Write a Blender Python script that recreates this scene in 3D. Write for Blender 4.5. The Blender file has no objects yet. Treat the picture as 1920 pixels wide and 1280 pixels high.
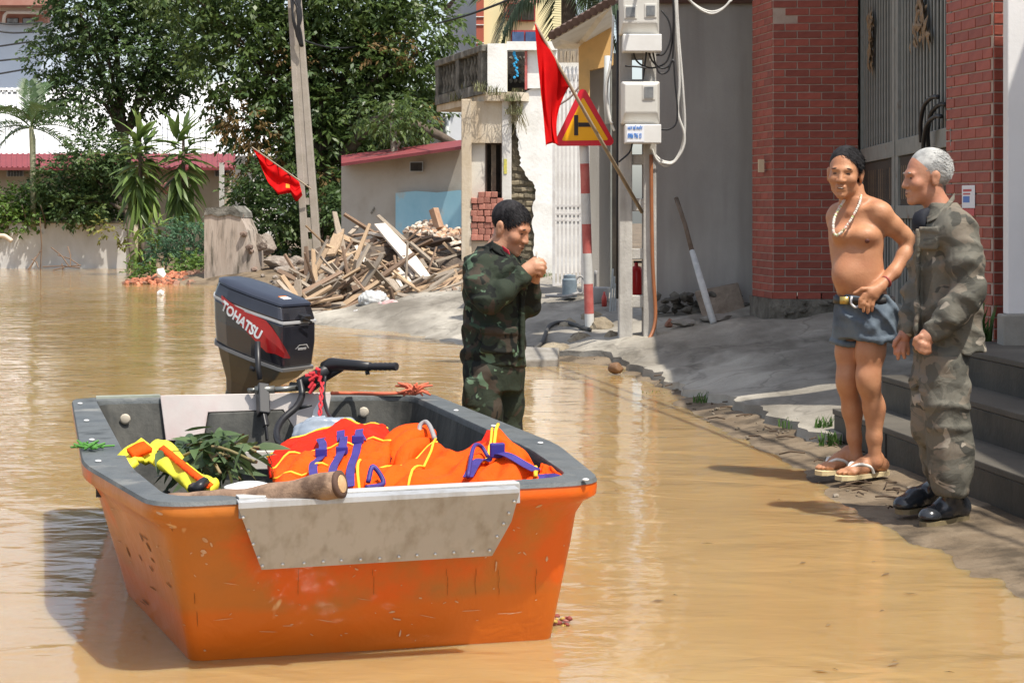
import bpy, math, random
import numpy as np
from mathutils import Vector, Matrix, Euler

SC = bpy.context.scene
C = SC.collection
rnd = random.Random(7)
PI = math.pi

# ---------------------------------------------------------------- camera
FPX, HOR, CAMH = 3500.0, 390.0, 1.39
cam_d = bpy.data.cameras.new("camera")
cam = bpy.data.objects.new("camera", cam_d)
C.objects.link(cam)
cam.location = (0, 0, CAMH)
cam.rotation_euler = (PI / 2, 0, 0)
cam_d.sensor_fit = 'HORIZONTAL'
cam_d.sensor_width = 36.0
cam_d.lens = FPX / 1920 * 36
cam_d.shift_y = -(640 - HOR) / 1920
cam_d.clip_start = 0.1
cam_d.clip_end = 1000
SC.camera = cam

# ---------------------------------------------------------------- light
SUN = Vector((0.30, -0.34, 0.89)).normalized()
world = bpy.data.worlds.new("World")
SC.world = world
world.use_nodes = True
wn = world.node_tree
wn.nodes.clear()
wo = wn.nodes.new('ShaderNodeOutputWorld')
bg = wn.nodes.new('ShaderNodeBackground')
sky = wn.nodes.new('ShaderNodeTexSky')
sky.sky_type = 'NISHITA'
sky.sun_disc = False
sky.sun_elevation = math.asin(SUN.z)
sky.sun_rotation = math.atan2(SUN.x, SUN.y)
sky.dust_density = 2.0
bg.inputs[1].default_value = 0.15
hs_ = wn.nodes.new('ShaderNodeHueSaturation')
hs_.inputs['Saturation'].default_value = .62
wn.links.new(sky.outputs[0], hs_.inputs['Color'])
wn.links.new(hs_.outputs[0], bg.inputs[0])
wn.links.new(bg.outputs[0], wo.inputs[0])
sun_d = bpy.data.lights.new("sun", 'SUN')
sun_d.energy = 4.1
sun_d.angle = math.radians(0.55)
sun_d.color = (1.0, 0.94, 0.84)
sun = bpy.data.objects.new("sun", sun_d)
C.objects.link(sun)
sun.location = (4, -4, 12)
sun.rotation_euler = SUN.to_track_quat('Z', 'Y').to_euler()
SC.view_settings.view_transform = 'Standard'
SC.view_settings.look = 'None'
SC.view_settings.gamma = 1
SC.view_settings.exposure = 0.56
SC.view_settings.use_curve_mapping = False


# ---------------------------------------------------------------- helpers
def P(px, py, d):
    """point at depth d seen at photograph pixel (px, py)"""
    return Vector(((px - 960) * d / FPX, d, CAMH - (py - HOR) * d / FPX))


def W(px, py, z=0.0):
    d = FPX * (CAMH - z) / (py - HOR)
    return Vector(((px - 960) * d / FPX, d, z))


def V(*a):
    return Vector(a)


class MB:
    def __init__(s):
        s.v = []
        s.f = []
        s.m = []

    def add(s, vs, fs, mi=0):
        o = len(s.v)
        s.v += [tuple(v) for v in vs]
        s.f += [tuple(i + o for i in f) for f in fs]
        s.m += [mi] * len(fs)
        return s

    def box(s, c, d, rz=0.0, R=None, mi=0):
        if R is None:
            R = Matrix.Rotation(rz, 3, 'Z')
        c = Vector(c)
        vs = [c + R @ Vector((x * d[0] / 2, y * d[1] / 2, z * d[2] / 2)) for z in (-1, 1) for y in (-1, 1) for x in (-1, 1)]
        return s.add(vs, [(0, 2, 3, 1), (4, 5, 7, 6), (0, 1, 5, 4), (2, 6, 7, 3), (0, 4, 6, 2), (1, 3, 7, 5)], mi)

    def cbox(s, c, d, b, rz=0.0, R=None, mi=0):
        """box with chamfered long edges (all 12 edges cut by b)"""
        if R is None:
            R = Matrix.Rotation(rz, 3, 'Z')
        c = Vector(c)
        hx, hy, hz = d[0] / 2, d[1] / 2, d[2] / 2
        ring = lambda x, y: [(-x + b, -y), (x - b, -y), (x, -y + b), (x, y - b), (x - b, y), (-x + b, y), (-x, y - b), (-x, -y + b)]
        lv = []
        for z, k in ((-hz, b), (-hz + b, 0), (hz - b, 0), (hz, b)):
            lv += [c + R @ Vector((x, y, z)) for x, y in ring(hx - k, hy - k)]
        fs = [tuple(range(7, -1, -1)), tuple(range(24, 32))]
        for l in range(3):
            for i in range(8):
                j = (i + 1) % 8
                fs.append((l * 8 + i, l * 8 + j, l * 8 + 8 + j, l * 8 + 8 + i))
        return s.add(lv, fs, mi)

    def bar(s, p0, p1, w, h, roll=0.0, mi=0):
        p0, p1 = Vector(p0), Vector(p1)
        q = (p1 - p0)
        L = q.length
        R = q.to_track_quat('Y', 'Z').to_matrix() @ Matrix.Rotation(roll, 3, 'Y')
        return s.box((p0 + p1) / 2, (w, L, h), R=R, mi=mi)

    def tube(s, pts, r, n=8, cap=True, mi=0):
        pts = [Vector(p) for p in pts]
        m = len(pts)
        if not hasattr(r, '__len__'):
            r = [r] * m
        vs = []
        t0 = (pts[1] - pts[0]).normalized()
        up = Vector((0, 0, 1)) if abs(t0.z) < 0.9 else Vector((1, 0, 0))
        u = t0.cross(up).normalized()
        for i in range(m):
            t = (pts[min(i + 1, m - 1)] - pts[max(i - 1, 0)]).normalized()
            u = (u - t * u.dot(t))
            u = u.normalized() if u.length > 1e-6 else t.orthogonal().normalized()
            w = t.cross(u)
            for k in range(n):
                a = 2 * PI * k / n
                vs.append(pts[i] + (u * math.cos(a) + w * math.sin(a)) * r[i])
        fs = []
        for i in range(m - 1):
            for k in range(n):
                l = (k + 1) % n
                fs.append((i * n + k, i * n + l, i * n + n + l, i * n + n + k))
        if cap:
            fs.append(tuple(range(n - 1, -1, -1)))
            fs.append(tuple(range((m - 1) * n, m * n)))
        return s.add(vs, fs, mi)

    def prism(s, poly, thick, M, mi=0):
        """2-D polygon (ccw) in the xy plane of matrix M, extruded 0..thick along its z"""
        n = len(poly)
        vs = [M @ Vector((x, y, 0)) for x, y in poly] + [M @ Vector((x, y, thick)) for x, y in poly]
        fs = [tuple(range(n - 1, -1, -1)), tuple(range(n, 2 * n))]
        for i in range(n):
            j = (i + 1) % n
            fs.append((i, j, n + j, n + i))
        return s.add(vs, fs, mi)

    def loops(s, rings, cap0=True, cap1=True, mi=0, closed=True):
        """loft of equal-length point rings"""
        n = len(rings[0])
        vs = [p for r in rings for p in r]
        fs = []
        for i in range(len(rings) - 1):
            for k in range(n if closed else n - 1):
                l = (k + 1) % n
                fs.append((i * n + k, i * n + l, i * n + n + l, i * n + n + k))
        if cap0:
            fs.append(tuple(range(n - 1, -1, -1)))
        if cap1:
            fs.append(tuple(range((len(rings) - 1) * n, len(rings) * n)))
        return s.add(vs, fs, mi)

    def grid(s, fn, nu, nv, mi=0):
        vs = [fn(i / nu, j / nv) for j in range(nv + 1) for i in range(nu + 1)]
        fs = []
        for j in range(nv):
            for i in range(nu):
                a = j * (nu + 1) + i
                fs.append((a, a + 1, a + nu + 2, a + nu + 1))
        return s.add(vs, fs, mi)

    def slab(s, fn, off, nu, nv, mi=0):
        """closed sheet: front fn(u,v), back fn + off(u,v) vector"""
        n1 = (nu + 1) * (nv + 1)
        A = [Vector(fn(i / nu, j / nv)) for j in range(nv + 1) for i in range(nu + 1)]
        B = [A[j * (nu + 1) + i] + Vector(off(i / nu, j / nv)) for j in range(nv + 1) for i in range(nu + 1)]
        fs = []
        for j in range(nv):
            for i in range(nu):
                a = j * (nu + 1) + i
                q = (a, a + 1, a + nu + 2, a + nu + 1)
                fs.append(q)
                fs.append(tuple(n1 + x for x in reversed(q)))
        edge = [i for i in range(nu + 1)] + [j * (nu + 1) + nu for j in range(1, nv + 1)] + \
               [nv * (nu + 1) + i for i in range(nu - 1, -1, -1)] + [j * (nu + 1) for j in range(nv - 1, 0, -1)]
        for a, b in zip(edge, edge[1:] + edge[:1]):
            fs.append((b, a, n1 + a, n1 + b))
        return s.add(A + B, fs, mi)

    def lathe(s, prof, n=16, M=None, mi=0, cap=True):
        M = M or Matrix()
        rings = [[M @ Vector((r * math.cos(2 * PI * k / n), r * math.sin(2 * PI * k / n), z)) for k in range(n)] for r, z in prof]
        return s.loops(rings, cap, cap, mi)

    def rock(s, c, d, seed=0, sub=2, rough=0.25, R=None, mi=0):
        r = random.Random(seed)
        import bmesh
        bm = bmesh.new()
        bmesh.ops.create_icosphere(bm, subdivisions=sub, radius=1)
        ph = [(Vector((r.gauss(0, 1), r.gauss(0, 1), r.gauss(0, 1))).normalized(), r.uniform(.55, .95)) for _ in range(9)]
        R = R or Matrix.Rotation(r.uniform(0, 6), 3, 'Z')
        vs = []
        for v in bm.verts:
            p = v.co.copy()
            for nrm, h in ph:
                e = p.dot(nrm) - h
                if e > 0:
                    p -= nrm * e
            p *= 1 + rough * .3 * r.uniform(-1, 1)
            vs.append(Vector(c) + R @ Vector((p.x * d[0] / 2, p.y * d[1] / 2, p.z * d[2] / 2)))
        bm.verts.index_update()
        fs = [[v.index for v in f.verts] for f in bm.faces]
        bm.free()
        return s.add(vs, fs, mi)


def raw_mesh(name, verts, quads):
    me = bpy.data.meshes.new(name)
    verts = np.asarray(verts, np.float32)
    quads = np.asarray(quads, np.int32)
    k = quads.shape[1]
    me.vertices.add(len(verts))
    me.vertices.foreach_set('co', verts.ravel())
    me.loops.add(quads.size)
    me.loops.foreach_set('vertex_index', quads.ravel())
    me.polygons.add(len(quads))
    me.polygons.foreach_set('loop_start', np.arange(len(quads), dtype=np.int32) * k)
    me.update(calc_edges=True)
    return me


BASE = {}


def base_of(o):
    while o is not None:
        if o.name in BASE:
            return BASE[o.name]
        o = o.parent
    return Vector((0, 0, 0))


def as_mesh(name, g, base):
    if isinstance(g, bpy.types.Mesh):
        return g
    if isinstance(g, tuple):
        v = np.asarray(g[0], np.float32) - np.array(base, np.float32)[None, :]
        return raw_mesh(name, v, g[1])
    me = bpy.data.meshes.new(name)
    me.from_pydata([(v[0] - base[0], v[1] - base[1], v[2] - base[2]) for v in g.v], [], g.f)
    if any(g.m):
        me.polygons.foreach_set('material_index', g.m)
    return me


def obj(name, g, mat, parent=None, smooth=False, kind=None, label=None, bevel=0.0, base=None, auto=None):
    b = base if base is not None else (base_of(parent) if parent else Vector((0, 0, 0)))
    me = as_mesh(name, g, b)
    for m in (mat if isinstance(mat, (list, tuple)) else [mat]):
        me.materials.append(m)
    if smooth:
        me.polygons.foreach_set('use_smooth', [True] * len(me.polygons))
        if auto:
            me.set_sharp_from_angle(angle=math.radians(auto))
    o = bpy.data.objects.new(name, me)
    C.objects.link(o)
    if parent:
        o.parent = parent
    if kind:
        o['kind'] = kind
    if label:
        o['label'] = label
    if bevel:
        md = o.modifiers.new('bevel', 'BEVEL')
        md.width = bevel
        md.segments = 2
        md.limit_method = 'ANGLE'
    return o


def thing(name, label, cat, loc=(0, 0, 0), group=None, rot=None, local=False):
    o = bpy.data.objects.new(name, None)
    C.objects.link(o)
    o.empty_display_size = 0.2
    o.location = loc
    if rot:
        o.rotation_euler = rot
    o['label'] = label
    o['category'] = cat
    if group:
        o['group'] = group
    BASE[o.name] = Vector((0, 0, 0)) if local else Vector(loc)
    return o


def single(name, g, mat, label, cat, group=None, smooth=False, bevel=0.0, loc=None, auto=None):
    if loc is None:
        if isinstance(g, tuple):
            a = np.asarray(g[0])
            lo, hi = a.min(0), a.max(0)
        else:
            a = np.array([tuple(v) for v in g.v])
            lo, hi = a.min(0), a.max(0)
        loc = Vector(((lo[0] + hi[0]) / 2, (lo[1] + hi[1]) / 2, lo[2]))
    o = obj(name, g, mat, smooth=smooth, bevel=bevel, base=Vector(loc), auto=auto)
    o.location = loc
    BASE[o.name] = Vector(loc)
    o['label'] = label
    o['category'] = cat
    if group:
        o['group'] = group
    return o


def inst(name, me, parent, loc, rot=(0, 0, 0), scale=(1, 1, 1)):
    o = bpy.data.objects.new(name, me)
    C.objects.link(o)
    o.parent = parent
    o.location = Vector(loc) - base_of(parent) if parent else loc
    o.rotation_euler = rot
    o.scale = scale
    return o


def meshdata(name, mb, mat, smooth=False):
    me = as_mesh(name, mb, (0, 0, 0))
    for m in (mat if isinstance(mat, (list, tuple)) else [mat]):
        me.materials.append(m)
    if smooth:
        me.polygons.foreach_set('use_smooth', [True] * len(me.polygons))
    return me


def text_mesh(txt, size, M, mat, name, parent, extrude=0.001, bold=0.0, shear=0.0, align='LEFT', width=1.0):
    cu = bpy.data.curves.new(name, 'FONT')
    cu.body = txt
    cu.size = size
    cu.extrude = extrude
    cu.offset = bold
    cu.shear = shear
    cu.align_x = align
    cu.resolution_u = 3
    to = bpy.data.objects.new(name, cu)
    C.objects.link(to)
    dg = bpy.context.evaluated_depsgraph_get()
    me = bpy.data.meshes.new_from_object(to.evaluated_get(dg))
    bpy.data.objects.remove(to)
    me.name = name
    me.transform(Matrix.Diagonal((width, 1, 1, 1)))
    me.transform(Matrix.Translation(-base_of(parent)) @ M)
    me.materials.clear()
    me.materials.append(mat)
    o = bpy.data.objects.new(name, me)
    C.objects.link(o)
    o.parent = parent
    return o


def frame(o, x, y):
    """matrix with origin o, x axis x, y axis y (orthonormalised)"""
    x = Vector(x).normalized()
    y = Vector(y)
    y = (y - x * y.dot(x)).normalized()
    z = x.cross(y)
    m = Matrix((x, y, z)).transposed().to_4x4()
    m.translation = Vector(o)
    return m


def spline(pts, n=8):
    """Catmull-Rom through points"""
    pts = [Vector(p) for p in pts]
    q = [pts[0] * 2 - pts[1]] + pts + [pts[-1] * 2 - pts[-2]]
    out = []
    for i in range(1, len(q) - 2):
        for k in range(n):
            t = k / n
            a, b, c, d = q[i - 1], q[i], q[i + 1], q[i + 2]
            out.append(0.5 * ((2 * b) + (c - a) * t + (2 * a - 5 * b + 4 * c - d) * t * t + (3 * b - a - 3 * c + d) * t ** 3))
    out.append(pts[-1])
    return out


# ---------------------------------------------------------------- signed-distance modelling
class SDF:
    def __init__(s, lo, hi, h):
        s.lo = np.array(lo, float)
        s.h = h
        s.n = np.ceil((np.array(hi) - s.lo) / h).astype(int) + 1
        s.F = np.full(s.n, 1.0, np.float32)
        s.ax = [(s.lo[i] + h * np.arange(s.n[i])).astype(np.float32) for i in range(3)]

    def win(s, lo, hi, pad):
        a = np.clip(np.floor((np.array(lo) - pad - s.lo) / s.h).astype(int), 0, s.n)
        b = np.clip(np.ceil((np.array(hi) + pad - s.lo) / s.h).astype(int) + 1, 0, s.n)
        return tuple(slice(x, y) for x, y in zip(a, b))

    def pts(s, w):
        return s.ax[0][w[0]][:, None, None], s.ax[1][w[1]][None, :, None], s.ax[2][w[2]][None, None, :]

    def put(s, w, d, k):
        f = s.F[w]
        if k > 0:
            h = np.maximum(k - np.abs(f - d), 0) / k
            s.F[w] = np.minimum(f, d) - h * h * k * .25
        else:
            s.F[w] = np.minimum(f, d)

    def cut(s, w, d, k):
        """remove region d<0"""
        f = s.F[w]
        e = -d
        if k > 0:
            h = np.maximum(k - np.abs(f - e), 0) / k
            s.F[w] = np.maximum(f, e) + h * h * k * .25
        else:
            s.F[w] = np.maximum(f, e)

    def cone(s, a, b, ra, rb, k=.02, sub=False):
        a = np.array(a, np.float32)
        b = np.array(b, np.float32)
        R = max(ra, rb)
        w = s.win(np.minimum(a, b) - R, np.maximum(a, b) + R, k + 3 * s.h)
        X, Y, Z = s.pts(w)
        ab = b - a
        L = float(ab @ ab) + 1e-12
        t = np.clip(((X - a[0]) * ab[0] + (Y - a[1]) * ab[1] + (Z - a[2]) * ab[2]) / L, 0, 1)
        d = np.sqrt((X - a[0] - t * ab[0]) ** 2 + (Y - a[1] - t * ab[1]) ** 2 + (Z - a[2] - t * ab[2]) ** 2) - (ra + (rb - ra) * t)
        (s.cut if sub else s.put)(w, d, k)
        return s

    def chain(s, pts, rs, k=.02):
        for i in range(len(pts) - 1):
            s.cone(pts[i], pts[i + 1], rs[i], rs[i + 1], k)
        return s

    def ell(s, c, r, k=.02, R=None, sub=False):
        c = np.array(c, np.float32)
        m = max(r)
        w = s.win(c - m, c + m, k + 3 * s.h)
        X, Y, Z = s.pts(w)
        x, y, z = X - c[0], Y - c[1], Z - c[2]
        if R is not None:
            T = np.array(R.transposed(), np.float32)
            x, y, z = (T[i][0] * x + T[i][1] * y + T[i][2] * z for i in range(3))
        q = np.sqrt((x / r[0]) ** 2 + (y / r[1]) ** 2 + (z / r[2]) ** 2) + 1e-6
        g = np.sqrt((x / r[0] ** 2) ** 2 + (y / r[1] ** 2) ** 2 + (z / r[2] ** 2) ** 2) + 1e-6
        d = q * (q - 1) / g
        (s.cut if sub else s.put)(w, d, k)
        return s

    def rbox(s, c, half, r, k=.0, R=None, sub=False):
        c = np.array(c, np.float32)
        m = float(np.linalg.norm(half))
        w = s.win(c - m, c + m, k + 3 * s.h)
        X, Y, Z = s.pts(w)
        x, y, z = X - c[0], Y - c[1], Z - c[2]
        if R is not None:
            T = np.array(R.transposed(), np.float32)
            x, y, z = (T[i][0] * x + T[i][1] * y + T[i][2] * z for i in range(3))
        qx, qy, qz = np.abs(x) - half[0] + r, np.abs(y) - half[1] + r, np.abs(z) - half[2] + r
        d = np.sqrt(np.maximum(qx, 0) ** 2 + np.maximum(qy, 0) ** 2 + np.maximum(qz, 0) ** 2) + np.minimum(np.maximum(qx, np.maximum(qy, qz)), 0) - r
        (s.cut if sub else s.put)(w, d, k)
        return s

    def loft(s, st, yaw=0.0, k=.02, pw=2.0):
        """stations (z, cx, cy, rx, ry) of super-ellipses stacked in z"""
        st = sorted(st)
        zs = [a[0] for a in st]
        cx, cy, rx, ry = ([a[i] for a in st] for i in (1, 2, 3, 4))
        R = max(max(rx), max(ry))
        w = s.win((min(cx) - R, min(cy) - R, zs[0]), (max(cx) + R, max(cy) + R, zs[-1]), k + 3 * s.h)
        X, Y, Z = s.pts(w)
        zz = Z.ravel()

        def ip(a):
            # smooth interpolation
            i = np.clip(np.searchsorted(zs, zz) - 1, 0, len(zs) - 2)
            z0 = np.array(zs)[i]
            z1 = np.array(zs)[i + 1]
            t = np.clip((zz - z0) / (z1 - z0), 0, 1)
            t = .5 * t + .5 * t * t * (3 - 2 * t)
            A = np.array(a)
            return (A[i] * (1 - t) + A[i + 1] * t).astype(np.float32)[None, None, :]
        x, y = X - ip(cx), Y - ip(cy)
        c_, s_ = math.cos(yaw), math.sin(yaw)
        x, y = c_ * x + s_ * y, -s_ * x + c_ * y
        a, b = ip(rx), ip(ry)
        q = (np.abs(x / a) ** pw + np.abs(y / b) ** pw) ** (1 / pw)
        d = (q - 1) * np.minimum(a, b)
        dz = np.maximum(zs[0] - Z, Z - zs[-1])
        d = np.maximum(d, dz)
        s.put(w, d, k)
        return s

    def plane(s, p, n, k=0.0):
        """remove everything on the side n points to"""
        X, Y, Z = s.pts((slice(None),) * 3)
        d = (X - p[0]) * n[0] + (Y - p[1]) * n[1] + (Z - p[2]) * n[2]
        s.cut((slice(None),) * 3, -d, k)
        return s

    def ripple(s, amp, freq, seed, stretch=(1, 1, 1), n=7, sharp=0.0):
        r = np.random.RandomState(seed)
        X, Y, Z = s.pts((slice(None),) * 3)
        near = np.abs(s.F) < amp * 4 + 3 * s.h
        I = np.argwhere(near)
        p = [s.ax[i][I[:, i]] for i in range(3)]
        acc = np.zeros(len(I), np.float32)
        for i in range(n):
            kx = r.normal(0, 1, 3)
            kx = kx / np.linalg.norm(kx) * freq * r.uniform(.5, 1.6)
            ph = r.uniform(0, 6.28)
            k2 = r.normal(0, freq * .4, 3)
            warp = .8 * np.sin(p[0] * k2[0] + p[1] * k2[1] + p[2] * k2[2])
            w = np.sin(p[0] * kx[0] * stretch[0] + p[1] * kx[1] * stretch[1] + p[2] * kx[2] * stretch[2] + ph + warp)
            if sharp:
                w = 1 - 2 * np.abs(w) ** (1 - sharp * .5)
            acc += w
        s.F[near] += (acc / math.sqrt(n) * amp).astype(np.float32)
        return s

    def folds(s, amp, waves, seed, power=2.0):
        """cloth folds: few long ridges; waves = [(direction, frequency)]"""
        r = np.random.RandomState(seed)
        X, Y, Z = s.pts((slice(None),) * 3)
        near = np.abs(s.F) < amp * 4 + 3 * s.h
        I = np.argwhere(near)
        p = [s.ax[i][I[:, i]] for i in range(3)]
        acc = np.zeros(len(I), np.float32)
        for d, fq in waves:
            d = np.array(d, float)
            d = d / np.linalg.norm(d) * fq
            q = p[0] * d[0] + p[1] * d[1] + p[2] * d[2] + r.uniform(0, 6)
            for _ in range(3):
                k = r.normal(0, 1, 3) * r.uniform(5, 13)
                q = q + r.uniform(.5, 1.1) * np.sin(p[0] * k[0] + p[1] * k[1] + p[2] * k[2] + r.uniform(0, 6))
            k = r.normal(0, 1, 3) * 8
            mask = np.clip(.5 + .8 * np.sin(p[0] * k[0] + p[1] * k[1] + p[2] * k[2] + r.uniform(0, 6)), 0, 1)
            acc += mask * (((.5 + .5 * np.sin(q)) ** power) - .35)
        s.F[near] -= (acc * amp).astype(np.float32)
        return s

    def mesh(s):
        F = s.F
        ins = F < 0
        sl = [slice(None, -1), slice(1, None)]
        cnt = np.zeros([k - 1 for k in F.shape], np.int8)
        cor = [(a, b, c) for a in (0, 1) for b in (0, 1) for c in (0, 1)]
        for a, b, c in cor:
            cnt += ins[sl[a], sl[b], sl[c]]
        cells = (cnt > 0) & (cnt < 8)
        I = np.argwhere(cells)
        idx = np.full(cells.shape, -1, np.int32)
        idx[cells] = np.arange(len(I))
        val = {q: F[I[:, 0] + q[0], I[:, 1] + q[1], I[:, 2] + q[2]] for q in cor}
        pos = np.zeros((len(I), 3), np.float32)
        num = np.zeros(len(I), np.float32)
        for q in cor:
            for ax in range(3):
                if q[ax] == 0:
                    r = list(q)
                    r[ax] = 1
                    va, vb = val[q], val[tuple(r)]
                    m = (va < 0) != (vb < 0)
                    t = np.where(m, va / np.where(m, va - vb, 1), 0)
                    e = np.array(q, np.float32)[None, :] + t[:, None] * np.eye(3, dtype=np.float32)[ax][None, :]
                    pos += e * m[:, None]
                    num += m
        vv = s.lo[None, :] + s.h * (I + pos / num[:, None])
        quads = []
        for ax in range(3):
            b, c = (ax + 1) % 3, (ax + 2) % 3
            lo = [slice(None)] * 3
            hi = [slice(None)] * 3
            lo[ax] = slice(None, -1)
            hi[ax] = slice(1, None)
            ch = ins[tuple(lo)] != ins[tuple(hi)]
            E = np.argwhere(ch)
            ok = (E[:, b] > 0) & (E[:, c] > 0) & (E[:, b] < F.shape[b] - 1) & (E[:, c] < F.shape[c] - 1)
            E = E[ok]
            flip = ~ins[E[:, 0], E[:, 1], E[:, 2]]
            q = []
            for db, dc in ((-1, -1), (0, -1), (0, 0), (-1, 0)):
                G = E.copy()
                G[:, b] += db
                G[:, c] += dc
                q.append(idx[G[:, 0], G[:, 1], G[:, 2]])
            q = np.stack(q, 1)
            q[flip] = q[flip][:, ::-1]
            quads.append(q)
        quads = np.concatenate(quads)
        return vv, quads


# ---------------------------------------------------------------- materials
def lin(r, g, b):
    f = lambda c: (c / 255 / 12.92) if c / 255 <= .04045 else ((c / 255 + .055) / 1.055) ** 2.4
    return (f(r), f(g), f(b), 1)


MATS = {}


def mat(name, col, col2=None, scale=4.0, rough=.75, bump=0.0, bscale=40.0, metal=0.0, spec=.4, stretch=(1, 1, 1),
        col3=None, scale3=1.5, amt3=.5, stretch3=(1, 1, 1), lo=.35, hi=.65, rnd_amt=0.0, coat=0.0, transl=0.0, detail=5.0,
        bdist=0.01, rough2=None, edge3=.12, col4=None, scale4=6.0, amt4=.3, stretch4=(1, 1, 1), edge4=.06, zband=None, bump2=0.0, bscale2=10.0, crack=None):
    if name in MATS:
        return MATS[name]
    m = bpy.data.materials.new(name)
    MATS[name] = m
    m.use_nodes = True
    nt = m.node_tree
    N, L = nt.nodes, nt.links
    b = N['Principled BSDF']
    out = N['Material Output']
    col = tuple(col) + (1,) if len(col) == 3 else col
    b.inputs['Roughness'].default_value = rough
    b.inputs['Metallic'].default_value = metal
    b.inputs['Specular IOR Level'].default_value = spec
    if coat:
        b.inputs['Coat Weight'].default_value = coat
        b.inputs['Coat Roughness'].default_value = .08
    tc = N.new('ShaderNodeTexCoord')

    def noise(sc, st, det=detail):
        mp = N.new('ShaderNodeMapping')
        mp.inputs['Scale'].default_value = st
        L.new(tc.outputs['Object'], mp.inputs['Vector'])
        n = N.new('ShaderNodeTexNoise')
        n.inputs['Scale'].default_value = sc
        n.inputs['Detail'].default_value = det
        n.inputs['Roughness'].default_value = .6
        L.new(mp.outputs[0], n.inputs['Vector'])
        return n

    def ramp(n, a, z):
        r = N.new('ShaderNodeMapRange')
        r.inputs['From Min'].default_value = a
        r.inputs['From Max'].default_value = z
        L.new(n.outputs['Fac'], r.inputs['Value'])
        return r

    def mix(f, a, c):
        x = N.new('ShaderNodeMix')
        x.data_type = 'RGBA'
        if isinstance(f, float):
            x.inputs[0].default_value = f
        else:
            L.new(f, x.inputs[0])
        for s_, i in ((a, 6), (c, 7)):
            if isinstance(s_, tuple):
                x.inputs[i].default_value = s_ if len(s_) == 4 else s_ + (1,)
            else:
                L.new(s_, x.inputs[i])
        return x.outputs[2]
    c = col
    if col2 is not None:
        n1 = noise(scale, stretch)
        r1 = ramp(n1, lo, hi)
        c = mix(r1.outputs[0], col, tuple(col2))
        if rough2 is not None:
            mr = N.new('ShaderNodeMapRange')
            mr.inputs['To Min'].default_value = rough
            mr.inputs['To Max'].default_value = rough2
            L.new(r1.outputs[0], mr.inputs['Value'])
            L.new(mr.outputs[0], b.inputs['Roughness'])
    if col3 is not None:
        n3 = noise(scale3, stretch3, 8.0)
        r3 = ramp(n3, 1 - amt3 - edge3 / 2, 1 - amt3 + edge3 / 2)
        c = mix(r3.outputs[0], c, tuple(col3))
    if col4 is not None:
        n4 = noise(scale4, stretch4, 3.0)
        r4 = ramp(n4, 1 - amt4 - edge4 / 2, 1 - amt4 + edge4 / 2)
        c = mix(r4.outputs[0], c, tuple(col4))
    if crack:
        # thin cracks: (cell scale, line width, colour)
        mpc = N.new('ShaderNodeMapping')
        L.new(tc.outputs['Object'], mpc.inputs[0])
        nw = noise(3.0, (1, 1, 1), 3.0)
        va = N.new('ShaderNodeVectorMath')
        va.operation = 'MULTIPLY_ADD'
        L.new(nw.outputs['Color'], va.inputs[0])
        va.inputs[1].default_value = (.35, .35, .35)
        L.new(tc.outputs['Object'], va.inputs[2])
        vo = N.new('ShaderNodeTexVoronoi')
        vo.feature = 'DISTANCE_TO_EDGE'
        vo.inputs['Scale'].default_value = crack[0]
        L.new(va.outputs[0], vo.inputs['Vector'])
        mr = N.new('ShaderNodeMapRange')
        mr.inputs['From Min'].default_value = crack[1] * .3
        mr.inputs['From Max'].default_value = crack[1]
        mr.inputs['To Min'].default_value = .32
        mr.inputs['To Max'].default_value = 0
        L.new(vo.outputs['Distance'], mr.inputs['Value'])
        c = mix(mr.outputs[0], c, tuple(crack[2]))
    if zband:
        # tint below a wavy level, painting in light reflected off water: (z, width, colour, amount)
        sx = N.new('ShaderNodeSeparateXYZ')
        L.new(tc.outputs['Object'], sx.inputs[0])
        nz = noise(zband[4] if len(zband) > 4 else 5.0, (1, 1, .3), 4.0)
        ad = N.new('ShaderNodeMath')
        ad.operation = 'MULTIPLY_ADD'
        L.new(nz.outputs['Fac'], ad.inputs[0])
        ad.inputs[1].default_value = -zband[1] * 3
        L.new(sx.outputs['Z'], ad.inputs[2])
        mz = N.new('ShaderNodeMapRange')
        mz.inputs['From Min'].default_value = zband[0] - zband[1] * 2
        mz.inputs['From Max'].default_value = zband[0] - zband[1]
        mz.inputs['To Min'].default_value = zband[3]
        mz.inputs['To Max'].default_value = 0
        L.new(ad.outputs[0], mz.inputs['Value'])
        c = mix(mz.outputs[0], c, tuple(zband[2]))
    if rnd_amt:
        oi = N.new('ShaderNodeObjectInfo')
        hs = N.new('ShaderNodeHueSaturation')
        mr = N.new('ShaderNodeMapRange')
        mr.inputs['To Min'].default_value = 1 - rnd_amt
        mr.inputs['To Max'].default_value = 1 + rnd_amt
        L.new(oi.outputs['Random'], mr.inputs['Value'])
        L.new(mr.outputs[0], hs.inputs['Value'])
        if isinstance(c, tuple):
            hs.inputs['Color'].default_value = c if len(c) == 4 else c + (1,)
        else:
            L.new(c, hs.inputs['Color'])
        c = hs.outputs[0]
    if isinstance(c, tuple):
        b.inputs['Base Color'].default_value = c if len(c) == 4 else c + (1,)
    else:
        L.new(c, b.inputs['Base Color'])
    if bump:
        nb = noise(bscale, stretch, 6.0)
        bp = N.new('ShaderNodeBump')
        bp.inputs['Strength'].default_value = bump
        bp.inputs['Distance'].default_value = bdist
        L.new(nb.outputs['Fac'], bp.inputs['Height'])
        if bump2:
            nb2 = noise(bscale2, (1, 1, 1), 3.0)
            nb2.inputs['Distortion'].default_value = 1.2
            bp2 = N.new('ShaderNodeBump')
            bp2.inputs['Strength'].default_value = bump2
            bp2.inputs['Distance'].default_value = bdist * 2
            L.new(nb2.outputs['Fac'], bp2.inputs['Height'])
            L.new(bp2.outputs[0], bp.inputs['Normal'])
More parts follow.
